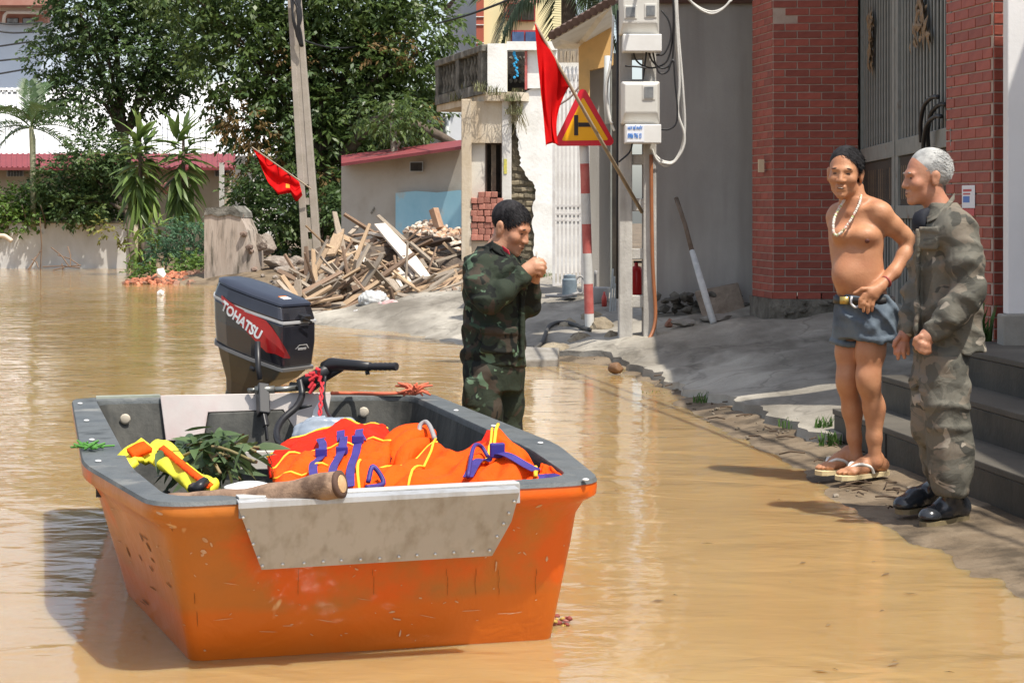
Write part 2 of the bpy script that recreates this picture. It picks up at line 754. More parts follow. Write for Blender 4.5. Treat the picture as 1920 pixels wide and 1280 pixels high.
        L.new(bp.outputs[0], b.inputs['Normal'])
    if transl:
        tr = N.new('ShaderNodeBsdfTranslucent')
        if isinstance(c, tuple):
            tr.inputs[0].default_value = c if len(c) == 4 else c + (1,)
        else:
            L.new(c, tr.inputs[0])
        ms = N.new('ShaderNodeMixShader')
        ms.inputs[0].default_value = transl
        L.new(b.outputs[0], ms.inputs[1])
        L.new(tr.outputs[0], ms.inputs[2])
        L.new(ms.outputs[0], out.inputs[0])
    return m


def camo(name, cols, scale, stretch=(1, 1, 1), rough=.85, bump=.26):
    """patches: cols = [(colour, threshold)] painted one over another, each from its own noise"""
    if name in MATS:
        return MATS[name]
    m = bpy.data.materials.new(name)
    MATS[name] = m
    m.use_nodes = True
    nt = m.node_tree
    N, L = nt.nodes, nt.links
    b = N['Principled BSDF']
    b.inputs['Roughness'].default_value = rough
    b.inputs['Specular IOR Level'].default_value = .2
    tc = N.new('ShaderNodeTexCoord')
    cur = cols[0][0] + (1,)
    for i, (c, th, sc) in enumerate(cols[1:]):
        mp = N.new('ShaderNodeMapping')
        mp.inputs['Scale'].default_value = stretch
        mp.inputs['Location'].default_value = (3.1 * i, 1.7 * i, 5.3 * i)
        L.new(tc.outputs['Object'], mp.inputs[0])
        n = N.new('ShaderNodeTexNoise')
        n.inputs['Scale'].default_value = sc * scale
        n.inputs['Detail'].default_value = 2.5
        n.inputs['Distortion'].default_value = .8
        L.new(mp.outputs[0], n.inputs['Vector'])
        r = N.new('ShaderNodeMapRange')
        r.inputs['From Min'].default_value = th
        r.inputs['From Max'].default_value = th + .02
        L.new(n.outputs['Fac'], r.inputs['Value'])
        x = N.new('ShaderNodeMix')
        x.data_type = 'RGBA'
        L.new(r.outputs[0], x.inputs[0])
        if isinstance(cur, tuple):
            x.inputs[6].default_value = cur
        else:
            L.new(cur, x.inputs[6])
        x.inputs[7].default_value = c + (1,)
        cur = x.outputs[2]
    L.new(cur, b.inputs['Base Color'])
    nb = N.new('ShaderNodeTexNoise')
    nb.inputs['Scale'].default_value = 9
    nb.inputs['Detail'].default_value = 5
    nb.inputs['Distortion'].default_value = 1.6
    nb.inputs['Roughness'].default_value = .5
    L.new(tc.outputs['Object'], nb.inputs['Vector'])
    bp = N.new('ShaderNodeBump')
    bp.inputs['Strength'].default_value = bump
    bp.inputs['Distance'].default_value = .045
    L.new(nb.outputs['Fac'], bp.inputs['Height'])
    L.new(bp.outputs[0], b.inputs['Normal'])
    return m

# ================================================================ ground, water
SHY = [0, 5, 6.57, 7.05, 7.85, 9, 10.35, 11.9, 14, 16.2, 17, 19, 21, 23, 26, 29, 33, 34.5, 36, 43.2, 44.2, 90]
SHX = [2.2, 1.92, 1.82, 1.73, 1.66, 1.52, 1.50, 1.27, 1.18, .95, .42, -.25, -1.1, -2.7, -3.3, -3.9, -4.6, -6.6, -7.3, -7.6, -40, -60]


def shore(y):
    return np.interp(y, SHY, SHX)


def ground_z(x, y):
    x = np.asarray(x, float)
    y = np.asarray(y, float)
    d = x - shore(y)
    sl = np.interp(y, [9.8, 12.5, 17, 24, 33, 60], [.075, .17, .19, .16, .2, .25])
    cap = np.interp(y, [9.8, 12.5, 17, 26, 32, 60], [.10, .5, .52, .46, .3, .3])
    z = np.where(d > 0, cap * np.tanh(sl * np.maximum(d, 0) / cap), np.maximum(d * .25, -.32))
    wv = np.where(y < 13, .25, 1.0)
    z = z + (.012 * np.sin(x * 7.1 + y * 3.3) + .009 * np.sin(x * 13 - y * 9.1) * (d > -.3)) * wv
    return z


def gz(x, y):
    return float(ground_z(x, y))


xs = np.concatenate([np.linspace(-60, -10, 12)[:-1], np.arange(-10, -1, .3), np.arange(-1, 4, .07), np.arange(4, 12, .6), [14, 20, 40, 70]])
ys = np.concatenate([np.arange(3, 19, .09), np.arange(19, 45, .28), np.array([46, 50, 56, 64, 75, 90, 130])])
GX, GY = np.meshgrid(xs, ys)
GZ = ground_z(GX, GY)
nr = np.random.RandomState(3)
GZ = GZ + nr.normal(0, .0022, GZ.shape) * (GZ > -.1)
nx = len(xs)
vv = np.stack([GX.ravel(), GY.ravel(), GZ.ravel()], 1)
ii = np.arange((len(ys) - 1) * nx).reshape(len(ys) - 1, nx)[:, :-1].ravel()
qq = np.stack([ii, ii + 1, ii + nx + 1, ii + nx], 1)
M_mud = mat('wet_earth', (.145, .105, .065), (.22, .17, .115), 3.0, .7, .8, 18, col3=(.075, .056, .036), scale3=2.2, amt3=.45, spec=.3, bdist=.02)
obj('ground', (vv, qq), M_mud, smooth=True, kind='structure')


def water_material():
    m = bpy.data.materials.new('flood_water')
    m.use_nodes = True
    N, L = m.node_tree.nodes, m.node_tree.links
    b = N['Principled BSDF']
    b.inputs['Roughness'].default_value = .06
    b.inputs['IOR'].default_value = 1.33
    b.inputs['Subsurface Weight'].default_value = .85
    b.inputs['Subsurface Radius'].default_value = (.30, .20, .10)
    b.inputs['Subsurface Scale'].default_value = .8
    b.inputs['Specular IOR Level'].default_value = .52
    tc = N.new('ShaderNodeTexCoord')

    def noise(sc, st, det=2.0, rot=0.0, dis=0.0):
        mp = N.new('ShaderNodeMapping')
        mp.inputs['Scale'].default_value = st
        mp.inputs['Rotation'].default_value = (0, 0, rot)
        L.new(tc.outputs['Object'], mp.inputs[0])
        n = N.new('ShaderNodeTexNoise')
        n.inputs['Scale'].default_value = sc
        n.inputs['Detail'].default_value = det
        n.inputs['Distortion'].default_value = dis
        L.new(mp.outputs[0], n.inputs['Vector'])
        return n
    n0 = noise(.55, (1, .6, 1), 4, .2)
    mx = N.new('ShaderNodeMix')
    mx.data_type = 'RGBA'
    mx.inputs[6].default_value = (.32, .208, .088, 1)
    mx.inputs[7].default_value = (.375, .252, .113, 1)
    rr = N.new('ShaderNodeMapRange')
    rr.inputs['From Min'].default_value = .35
    rr.inputs['From Max'].default_value = .65
    L.new(n0.outputs['Fac'], rr.inputs['Value'])
    L.new(rr.outputs[0], mx.inputs[0])
    L.new(mx.outputs[2], b.inputs['Base Color'])
    n1 = noise(1.8, (1, 1.5, 1), 2, .15, .7)
    n2 = noise(7.5, (1, 1.9, 1), 2, -.2, .5)
    n3 = noise(.7, (1, 1, 1), 1, .4)
    a = N.new('ShaderNodeMath')
    a.operation = 'MULTIPLY_ADD'
    L.new(n2.outputs['Fac'], a.inputs[0])
    a.inputs[1].default_value = .17
    L.new(n1.outputs['Fac'], a.inputs[2])
    # calm and ruffled areas
    k = N.new('ShaderNodeMapRange')
    k.inputs['From Min'].default_value = .38
    k.inputs['From Max'].default_value = .62
    k.inputs['To Min'].default_value = .5
    k.inputs['To Max'].default_value = 1.0
    L.new(n3.outputs['Fac'], k.inputs['Value'])
    h = N.new('ShaderNodeMath')
    h.operation = 'MULTIPLY'
    L.new(a.outputs[0], h.inputs[0])
    L.new(k.outputs[0], h.inputs[1])
    bp = N.new('ShaderNodeBump')
    bp.inputs['Strength'].default_value = 1.0
    bp.inputs['Distance'].default_value = .016
    L.new(h.outputs[0], bp.inputs['Height'])
    L.new(bp.outputs[0], b.inputs['Normal'])
    return m


mb = MB()
mb.add([(-70, 1, 0), (70, 1, 0), (70, 100, 0), (-70, 100, 0)], [(0, 1, 2, 3)])
obj('water', mb, water_material(), kind='structure')

mb = MB()
for i in range(90):
    p = W(rnd.uniform(-20, 1900), rnd.uniform(560, 1270))
    if p.x > shore(p.y) - .1 or (-2.1 < p.x < .4 and 5.3 < p.y < 8.8):
        continue
    a = rnd.uniform(0, 3.1)
    l = rnd.uniform(.008, .035)
    d_ = V(math.cos(a), math.sin(a), 0) * l
    s_ = V(-d_.y, d_.x, 0) * rnd.uniform(.12, .4)
    z_ = V(0, 0, .004)
    mb.add([p - d_ + z_, p - s_ + z_, p + d_ + z_, p + s_ + z_ * 1.8], [(0, 1, 2, 3)])
obj('floating_litter', mb, mat('litter', (.10, .06, .03), (.2, .14, .07), 9, .7), kind='stuff')

# concrete driveway and apron: slabs lying on the bank
M_conc = mat('old_concrete', (.32, .295, .25), (.44, .405, .34), 2.2, .85, .8, 24, col4=(.13, .115, .09), scale4=2.5, amt4=.34, stretch4=(1, .35, 1), edge4=.2, col3=(.15, .132, .105), scale3=1.1, amt3=.50, bdist=.012,
             stretch3=(1, .5, 1), edge3=.25, crack=(.75, .014, (.06, .052, .042)))
EY = [10.62, 12.07, 14.1, 16.7, 17.6, 19, 21, 23, 26.5]
EX = [1.80, 1.58, 1.26, .92, .25, -.75, -1.7, -3.3, -3.9]


def drive_z(x, y):
    return gz(x, y) + .055 + .006 * math.sin(9 * x + 4 * y)


def drive(u, v):
    y = 10.62 + v * (26.5 - 10.62) + (1 - v) ** 8 * (.10 * math.sin(u * 19) + .06 * math.sin(u * 47 + 1))
    x0 = float(np.interp(y, EY, EX)) + .03 * math.sin(y * 9) + .02 * math.sin(y * 23)
    x = x0 + (u ** 1.3) * (5.2 - x0)
    return Vector((x, y, drive_z(x, y)))


mb = MB()
mb.slab(drive, lambda u, v: (-.02, 0, -.12), 44, 150)
obj('driveway', mb, M_conc, kind='structure', smooth=True, auto=40)

# broken edge stones, pebbles and grass along the waterline
mbs, mbg, mbt = MB(), MB(), MB()
for i in range(60):
    y = rnd.uniform(8.6, 18.5)
    e = float(np.interp(y, EY, EX)) if y > 10.6 else 2.0
    w = float(shore(y))
    x = w + rnd.uniform(.05, 1) * max(e - w, .12)
    r = rnd.choice([.006, .008, .010, .013, .02])
    mbs.rock((x, y, gz(x, y) + r * .3), (r * 2.4, r * 2, r * 1.4), seed=i, sub=1)
for i in range(70):
    y = rnd.uniform(8.5, 15)
    w = float(shore(y))
    x = w + rnd.uniform(.1, .55)
    a = rnd.uniform(0, 6.28)
    l = rnd.uniform(.03, .16)
    z = gz(x, y) + .012
    mbt.tube([(x, y, z), (x + .5 * l * math.cos(a), y + .5 * l * math.sin(a), z + .008), (x + l * math.cos(a + .3), y + l * math.sin(a + .3), z)], .0045, 4)
M_pebble = mat('pebbles', (.12, .095, .065), (.26, .22, .17), 9, .9)
M_twig = mat('dark_twigs', (.05, .032, .02), (.10, .065, .04), 20, .9)
obj('pebbles', mbs, M_pebble, kind='stuff')
obj('twig_litter', mbt, M_twig, kind='stuff')


def blades(mb, c, n, h, spread, lean=.5, w=.006, rr=rnd):
    for i in range(n):
        a = rr.uniform(0, 6.28)
        d = spread * math.sqrt(rr.random())
        p = Vector(c) + Vector((d * math.cos(a), d * math.sin(a), 0))
        hh = h * rr.uniform(.5, 1.1)
        b = rr.uniform(0, 6.28)
        l = lean * hh * rr.uniform(.2, 1)
        q = Vector((l * math.cos(b), l * math.sin(b), 0))
        s = Vector((-math.sin(b), math.cos(b), 0)) * w
        m = p + q * .4 + Vector((0, 0, hh * .65))
        t = p + q + Vector((0, 0, hh))
        mb.add([p - s, p + s, m + s * .8, m - s * .8, t], [(0, 1, 2, 3), (3, 2, 4)])


M_grass = mat('grass', (.05, .11, .02), (.10, .19, .04), 12, .7, transl=.3)
for (px, py, z, n, h, sp) in ((1545, 812, .06, 60, .12, .06), (1318, 738, .08, 40, .07, .09), (1230, 716, .08, 40, .05, .10), (1490, 798, .06, 40, .06, .10),
                              (1555, 830, .05, 40, .09, .07), (1018, 532, .35, 60, .16, .2), (1050, 538, .35, 30, .12, .15)):
    p = W(px, py, z)
    p.z = gz(p.x, p.y) + .0
    blades(mbg, p, n, h, sp)
obj('grass', mbg, M_grass, kind='stuff')

# ================================================================ right side: steps, gate, brick pillars
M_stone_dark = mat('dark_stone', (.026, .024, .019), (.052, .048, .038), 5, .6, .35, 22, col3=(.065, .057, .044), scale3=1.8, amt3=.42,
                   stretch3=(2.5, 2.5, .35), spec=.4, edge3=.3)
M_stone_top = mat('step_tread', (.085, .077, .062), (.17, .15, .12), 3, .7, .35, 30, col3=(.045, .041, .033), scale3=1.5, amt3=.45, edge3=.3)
th = math.radians(7.3)
Us = Vector((math.sin(th), -math.cos(th), 0))       # along the steps, toward the camera
Ns = Vector((math.cos(th), math.sin(th), 0))        # into the house
SC0 = Vector((1.873, 10.86, 0))
steps = thing('stone_steps', 'flight of dark stone steps with three treads beside the two men', 'steps', (2.2, 10.0, .03))
for k in range(3):
    o = SC0 + Ns * (.287 * k)
    L_ = 5.6
    z0, z1 = .0, .225 + .19 * k
    dpt = 1.6 - .287 * k
    mb = MB()
    pl = [o, o + Us * L_, o + Us * L_ + Ns * dpt, o + Ns * dpt]
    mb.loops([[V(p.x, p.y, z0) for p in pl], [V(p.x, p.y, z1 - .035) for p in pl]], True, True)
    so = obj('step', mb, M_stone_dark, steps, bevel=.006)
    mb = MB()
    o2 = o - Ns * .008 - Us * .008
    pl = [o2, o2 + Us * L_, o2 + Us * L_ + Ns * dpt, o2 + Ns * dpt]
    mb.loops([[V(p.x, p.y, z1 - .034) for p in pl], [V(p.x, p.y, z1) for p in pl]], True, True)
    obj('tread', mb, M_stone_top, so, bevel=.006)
    # stone slab joints on the riser
    for j in range(1, 6):
        mb = MB()
        c = o + Us * (j * .93 + .3 * k) - Ns * .0015
        mb.box((c.x, c.y, (z0 + z1 - .035) / 2), (.012, .006, z1 - .04), rz=th + PI / 2)
        obj('joint', mb, mat('joint_dark', (.03, .028, .025), rough=.9), so)

# bricks
M_brick = mat('red_facing_brick', (.245, .052, .034), (.32, .078, .050), 14, .55, .25, 60, rnd_amt=.2, spec=.4, col3=(.33, .14, .10), scale3=5, amt3=.28, edge3=.2)
M_mortar = mat('mortar', (.36, .27, .22), (.45, .36, .30), 8, .9, .4, 60)
M_conc_d = mat('foundation', (.10, .092, .075), (.22, .20, .165), 7, .95, 1.0, 25, bdist=.03)
BRICKME = {}


def brick_me(L, H, D, matl=None, key=''):
    k = (round(L, 3), round(H, 3), round(D, 3), key)
    if k not in BRICKME:
        mb = MB()
        mb.cbox((0, 0, 0), (L, D, H), .003)
        BRICKME[k] = meshdata('brick', mb, matl or M_brick)
    return BRICKME[k]


def brick_face(parent, o, ux, nrm, width, z0, z1, bl=.22, bh=.07, j=.010, proud=.008, phase=0.0, skip=None):
    """running-bond bricks on a vertical face; o = lower left corner, ux along, nrm outward"""
    ux, nrm = Vector(ux).normalized(), Vector(nrm).normalized()
    rz = math.atan2(ux.y, ux.x)
    n = int((z1 - z0) / bh)
    D = .03
    for r in range(n):
        x = -((r % 2) * .5 + phase) * bl
        while x < width - .012:
            a, b = max(x, 0), min(x + bl, width)
            if b - a > .03:
                L = b - a - (j if b < width else j * .3) 
                c = o + ux * (a + (b - a) / 2) + nrm * (proud - D / 2 + rnd.uniform(-.0012, .0012)) + V(0, 0, z0 + (r + .5) * bh)
                if not (skip and skip(a, b, r, n)):
                    inst('brick', brick_me(L, bh - j, D), parent, c, (0, 0, rz))
            x += bl


def pillar(name, label, quad, z0, z1, f0):
    """quad: plan corners ccw; returns thing"""
    c = sum(quad, Vector()) / 4
    t = thing(name, label, 'brick pillar', (c.x, c.y, f0))
    mb = MB()
    mb.loops([[V(p.x, p.y, z0) for p in quad], [V(p.x, p.y, z1) for p in quad]])
    obj('core', mb, M_mortar, t)
    return t


# left pillar: front face toward the street end, left face toward the grey wall
A = P(1449, 390, 17.07)
B = P(1609, 390, 17.0)
lp = math.radians(5)
bk = Vector((-math.sin(lp) * 1.9, math.cos(lp), 0)) * .62
A, B = V(A.x, A.y, 0), V(B.x, B.y, 0)
lpil = pillar('brick_pillar', 'red brick gate pillar beside the grey wall, behind the shirtless man', [A, B, B + bk, A + bk], .62, 3.6, .3)
f = (B - A)
zb = .555
brick_face(lpil, A, f, Vector((f.y, -f.x, 0)), f.length, zb, 3.62,
           skip=lambda a, b, r, n: (a < .11 and r == n - 6) or (a < .17 and r == n - 7))
brick_face(lpil, A + bk, -bk, Vector((-bk.y, bk.x, 0)) * 1, bk.length, zb, 3.62, phase=.3)
mb = MB()
q = [A + V(-.03, -.03, 0), B + V(.03, -.03, 0), B + bk + V(.03, 0, 0), A + bk + V(-.03, 0, 0)]
n = 10
mb.loops([[V(p.x, p.y, .2) for p in q], [V(p.x, p.y, .50) for p in q], [V(p.x * .999, p.y + .02, .56) for p in q]])
for i in range(22):
    u = rnd.random()
    p = A + f * u + V(0, -.04, 0)
    mb.rock((p.x, p.y, rnd.uniform(.34, .56)), (rnd.uniform(.05, .14), .05, rnd.uniform(.03, .07)), seed=i + 50, sub=1)
obj('footing', mb, M_conc_d, lpil)
mb = MB()
p = P(1427, 311, 17.25)
mb.box(p, (.04, .05, .12), rz=PI / 2 + .1)
obj('switch_plate', mb, mat('ivory', (.62, .5, .33), rough=.5), lpil)

# right pillar
A2 = V(2.99, 11.6, 0)
dr = V(-.123, .71, 0)
fr = V(.5, .03, 0)
rpil = pillar('brick_pillar', 'red brick gate pillar with paper sticker between the gate and white wall', [A2, A2 + fr, A2 + fr + dr, A2 + dr], .45, 3.3, .45)
brick_face(rpil, A2 + dr, -dr, V(-.71, -.123, 0), dr.length, .50, 3.28, phase=.35)
brick_face(rpil, A2, fr, V(.03, -.5, 0), fr.length, .50, 3.28, phase=.7)
# sticker on the pillar face
un = (-dr).normalized()
nn = V(-.71, -.123, 0).normalized()
c = A2 + dr * .62
M = frame(c + nn * .0105 + V(0, 0, 1.39), un, (0, 0, 1))
stk = thing('paper_sticker', 'small white paper notice glued on the right brick pillar', 'sticker', tuple(c + nn * .0105 + V(0, 0, 1.39)))
mb = MB()
mb.prism([(0, 0), (.2, 0), (.2, .145), (0, .145)], .002, M)
obj('sheet', mb, mat('paper', (.72, .72, .74), rough=.6), stk)
mb = MB()
mb.prism([(.02, .035), (.12, .035), (.12, .075), (.02, .075)], .002, M @ Matrix.Translation((0, 0, .0012)))
obj('blue_print', mb, mat('print_blue', (.10, .20, .5), rough=.6), stk)
mb = MB()
mb.prism([(.0, -.05), (.19, -.05), (.19, -.004), (0, -.004)], .002, M)
mb.prism([(.02, .105), (.15, .105), (.15, .12), (.02, .12)], .002, M @ Matrix.Translation((0, 0, .0012)))
mb.prism([(.02, .085), (.13, .085), (.13, .095), (.02, .095)], .002, M @ Matrix.Translation((0, 0, .0012)))
obj('red_print', mb, mat('print_red', (.5, .10, .10), rough=.6), stk)

# white wall pier at the right edge with its concrete plinth
M_white = mat('white_paint', (.78, .77, .76), (.70, .69, .68), 1.3, .8, .15, 40, col3=(.6, .585, .56), scale3=.8, amt3=.35, edge3=.4)
ww = thing('white_house', 'white painted house wall with concrete plinth at the right edge', 'house', (3.2, 10.7, .6))
mb = MB()
mb.box((3.34, 10.75, 2.54), (1.0, .1, 3.52))
obj('wall', mb, M_white, ww, bevel=.008)
mb = MB()
mb.box((3.33, 10.75, .60), (1.04, .14, .36))
obj('plinth', mb, mat('grey_plinth', (.26, .245, .21), (.34, .32, .28), 4, .85, .4), ww, bevel=.01)
mb = MB()
mb.box((4.0, 7.9, 2.5), (.5, 5.6, 4.5))
obj('side_wall', mb, M_white, ww)  # unseen house wall, added and sized to shade the upper steps
# small plant at the foot of the right pillar
mb = MB()
blades(mb, (2.83, 11.35, .52), 60, .3, .08, .5, .012)
single('weed_tuft', mb, M_grass, 'green weeds growing at the foot of the right brick pillar', 'weed')

# house canopy over the gate that shades the drive
can = thing('house_canopy', 'concrete upper floor slab roofing the brick gateway', 'canopy', (4.4, 14, 4.5))
mb = MB()
mb.box((5.05, 14.55, 4.62), (4.5, 7.1, .22))
obj('slab', mb, M_conc, can)
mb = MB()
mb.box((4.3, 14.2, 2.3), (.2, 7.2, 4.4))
obj('back_wall', mb, mat('court_shade', (.07, .065, .055), rough=.9), can)  # near-black colour stands in for the courtyard shade behind the gate bars
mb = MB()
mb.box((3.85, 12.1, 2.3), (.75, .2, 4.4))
obj('front_wall', mb, mat('court_shade', (.07, .065, .055), rough=.9), can)  # unseen wall, added to keep daylight out so the court goes dark
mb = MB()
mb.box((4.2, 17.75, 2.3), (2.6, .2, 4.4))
obj('side_wall', mb, mat('court_shade', (.07, .065, .055), rough=.9), can)

# iron gate along the street line
M_iron = mat('grey_iron', (.19, .20, .182), (.25, .255, .235), 9, .55, .1, 60, col3=(.16, .10, .06), scale3=5, amt3=.33, spec=.5)
M_orn = mat('dull_gold', (.26, .17, .085), (.15, .10, .06), 22, .6, .4, 60, metal=.2)
G0, G1 = V(3.20, 17.0, 0), V(2.905, 12.32, 0)
gu = (G1 - G0).normalized()
gl = (G1 - G0).length
grz = math.atan2(gu.y, gu.x)
gate = thing('iron_gate', 'tall grey iron double gate with vertical bars behind the two men', 'gate', (3.05, 14.6, .5))
ZT = 3.7


def gp(s_, z):
    p = G0 + gu * s_
    return V(p.x, p.y, z)


def gpx(px):
    """distance along the gate of photograph column px"""
    k = (px - 960) / FPX
    return (G0.x - k * G0.y) / (k * gu.y - gu.x)


mid = gpx(1684)
leaves = [(gpx(1616), mid - .03, 12), (mid + .03, gpx(1790), 15)]
for a, b, nb in leaves:
    lf = obj('stile', MB().bar(gp(a + .06, .52), gp(a + .06, ZT), .14, .05, roll=grz), M_iron, gate)
    obj('stile', MB().bar(gp(b - .08, .52), gp(b - .08, ZT), .16, .05, roll=grz), M_iron, gate)
    for zr, hh in ((.56, .16), (1.36, .10), (1.86, .13)):
        mb = MB()
        c = gp((a + b) / 2, zr)
        mb.box(c, (b - a, .055, hh), rz=grz)
        obj('rail', mb, M_iron, gate, bevel=.004)
    w = (b - a - .28) / nb
    # frieze of short slats between the two rails
    mb = MB()
    mb.box(gp((a + b) / 2, 1.60), (b - a - .2, .01, .38), rz=grz)
    obj('frieze_panel', mb, mat('rust_dark', (.05, .04, .032), rough=.8), gate)
    bme = {}
    for seg, z0, z1 in (('low', .64, 1.31), ('frieze', 1.46, 1.72), ('high', 1.925, ZT)):
        for i in range(nb if seg != 'frieze' else int(nb * 1.5)):
            k = nb if seg != 'frieze' else int(nb * 1.5)
            ww_ = (b - a - .28) / k
            key = (seg, round(ww_, 3))
            if key not in bme:
                mbb = MB()
                mbb.box((0, 0, 0), (ww_ * .34, .010, z1 - z0))
                bme[key] = meshdata('bar', mbb, M_orn if seg == 'frieze' else M_iron)
            inst('bar', bme[key], gate, gp(a + .14 + (i + .5) * ww_, (z0 + z1) / 2), (0, 0, grz))
# gilded scroll ornaments hung on the bars


def ornament(cpx, py0, py1, wid, seed, tri):
    s0 = gpx(cpx)
    c0 = gp(s0, 0)
    d = c0.y
    za, zb_ = CAMH - (py0 - HOR) * d / FPX, CAMH - (py1 - HOR) * d / FPX
    r = random.Random(seed)
    mb = MB()
    nrm = V(-math.sin(grz), math.cos(grz), 0)
    if nrm.x > 0:
        nrm = -nrm
    for i in range(60):
        t = r.random()
        hw = wid * (t if tri else .5 + .3 * math.sin(t * 6))
        p = gp(s0 + r.uniform(-1, 1) * hw, za + (zb_ - za) * t) + nrm * r.uniform(.02, .05)
        l = r.uniform(.06, .13)
        a = r.uniform(0, 6.28)
        u = gu * math.cos(a) + V(0, 0, 1) * math.sin(a)
        v = gu * -math.sin(a) + V(0, 0, 1) * math.cos(a)
        mb.add([p - u * l, p - v * l * .35 + nrm * .012, p + u * l, p + v * l * .35 + nrm * .012, p + nrm * .02], [(0, 1, 4), (1, 2, 4), (2, 3, 4), (3, 0, 4)])
    obj('scroll_ornament', mb, M_orn, gate)


ornament(1641, 30, 125, .14, 1, False)
ornament(1736, -10, 85, .45, 2, True)
# black hose loop hanging on the gate
pts = []
for t in np.linspace(0, 1, 26):
    a = PI * t
    s_ = gpx(1770) + .35 * (1 - 2 * t) * 0
    pts.append(gp(gpx(1757 + 34 * t), CAMH - ((190 + 80 * (1 - math.sin(a * .5 + .0)) - 0) - HOR) * 12.7 / FPX) + V(-.06, 0, 0))
mb = MB()
for dx, dz in ((0, 0), (-.03, -.08), (-.05, .05)):
    q = [P(1757, 280, 12.9), P(1756, 245, 12.85), P(1763, 212, 12.75), P(1778, 197, 12.6), P(1790, 196, 12.45)]
    mb.tube(spline([p + V(dx - .06, 0, dz) for p in q], 6), .016, 6)
single('black_hose', mb, mat('black_rubber', (.018, .018, .02), rough=.5), 'loops of black hose hanging at the gate beside the right pillar', 'hose', smooth=True)

# ================================================================ grey wall
M_grey = mat('grey_render', (.36, .345, .325), (.44, .425, .40), .9, .9, .3, 45, col4=(.27, .255, .235), scale4=1.4, amt4=.36, stretch4=(2.5, 2.5, .25), edge4=.3, col3=(.31, .295, .275), scale3=1.2, amt3=.45, stretch3=(1.5, 1.5, .4), edge3=.35)
gw = thing('grey_wall', 'plain grey rendered house wall between the meter pole and brick pillar', 'house', (1.9, 17.6, .3))
mb = MB()
mb.box((2.1, 18.8, 3.3), (1.5, .3, 5.9))
obj('wall', mb, M_grey, gw)
mb = MB()
mb.box((2.1, 18.62, 3.5), (1.45, .06, .14))
obj('beam', mb, mat('brown_beam', (.10, .05, .035), rough=.7), gw)
mb = MB()
mb.box((2.3, 17.85, 4.62), (1.75, 1.7, .12))
obj('eave', mb, M_conc, gw)
mb = MB()
for i in range(46):
    u = rnd.random()
    p = V(1.35 + u * 1.1, 18.55 - rnd.uniform(0, .2), drive_z(2.0, 18.3) + rnd.uniform(.0, .2))
    mb.rock(p, (rnd.uniform(.06, .2), .12, rnd.uniform(.04, .12)), seed=i, sub=1)
obj('broken_footing', mb, mat('dark_rubble', (.06, .055, .048), (.16, .15, .125), 9, .95, .6, 30), gw)

# stick leaning on the grey wall
q0, q1 = P(1268, 372, 18.5), P(1338, 606, 17.3)
stick = thing('leaning_pole', 'wooden pole with white painted lower half leaning on the grey wall', 'pole', q1)
m_ = q1.lerp(q0, .60)
m_ = q1.lerp(q0, .56)
mb = MB()
mb.tube([m_, m_.lerp(q0, .5) + V(.01, 0, 0), q0], [.024, .022, .023], 8)
obj('shaft', mb, mat('weathered_wood', (.12, .085, .06), (.20, .15, .11), 16, .85, .4, 40, stretch=(1, 1, .2)), stick, smooth=True)
mb = MB()
mb.tube([q1, q1.lerp(m_, .5), m_], [.034, .034, .028], 8)
obj('sleeve', mb, mat('dirty_white', (.48, .49, .48), (.6, .6, .58), 12, .7), stick, smooth=True)
# stone slab and flat stones
sl = [P(1302, 548, 18.4), P(1383, 532, 18.45), P(1404, 600, 18.2), P(1322, 612, 18.0)]
mb = MB()
mb.loops([[p for p in sl], [p + V(.02, .12, .01) for p in sl]])
single('stone_slab', mb, mat('brown_stone', (.20, .155, .115), (.29, .235, .18), 8, .9, .8, 25, bdist=.03, col3=(.3, .18, .13), scale3=2, amt3=.35),
       'square brown stone slab leaning on the grey wall behind the stick', 'stone slab', bevel=.012)
for i, (px, py, w_, h_, lab) in enumerate(((1340, 612, .36, .08, 'long flat grey stone lying under the leaning pole'),
                                           (1283, 622, .28, .08, 'flat pale stone left of the leaning pole'))):
    p = P(px, py, 17.5 - i * .1)
    p.z = drive_z(p.x, p.y) + .03
    mb = MB().rock((p.x, p.y, p.z), (w_, .3, h_), seed=i + 9, R=Matrix.Rotation(.2, 3, 'Z'))
    single('flat_stone', mb, mat('flagstone', (.20, .185, .16), (.30, .28, .25), 8, .9, .6, 30), lab, 'stone', group='flat stones below the grey wall')
for i, (px, py, w_, lab) in enumerate(((1255, 612, .1, 'broken red brick lying beside the orange pipe'),)):
    p = P(px, py, 17.6)
    p.z = drive_z(p.x, p.y) + .03
    mb = MB().rock((p.x, p.y, p.z), (.16, .1, .1), seed=70, sub=1)
    single('broken_brick', mb, mat('brick_rubble', (.27, .12, .08), (.36, .2, .14), 12, .9), lab, 'brick')
p = W(1155, 693, .04)
single('brown_stone', MB().rock((p.x, p.y, .06), (.15, .12, .11), seed=5, sub=3), mat('wet_brown', (.16, .085, .04), (.22, .12, .06), 9, .6, .4, 30),
       'single brown stone lying in shallow water near the kerb', 'stone', smooth=True)
p = W(1010, 684, .0)
mb = MB()
mb.loops([[V(p.x - .19, p.y - .2, -.05), V(p.x + .17, p.y - .16, -.05), V(p.x + .19, p.y + .2, -.05), V(p.x - .16, p.y + .2, -.05)],
          [V(p.x - .19, p.y - .2, .06), V(p.x + .17, p.y - .16, .07), V(p.x + .19, p.y + .2, .14), V(p.x - .14, p.y + .22, .15)]])
single('concrete_chunk', mb, mat('flagstone', (.20, .185, .16)), 'tilted grey concrete chunk in the water beside the soldier', 'concrete chunk', bevel=.015)

# ================================================================ utility pole with meter boxes
M_pole = mat('pole_concrete', (.40, .38, .35), (.52, .50, .46), 5, .85, .4, 40, col3=(.28, .26, .23), scale3=3, amt3=.4, stretch3=(2, 2, .5), edge3=.3)
UD = 17.3


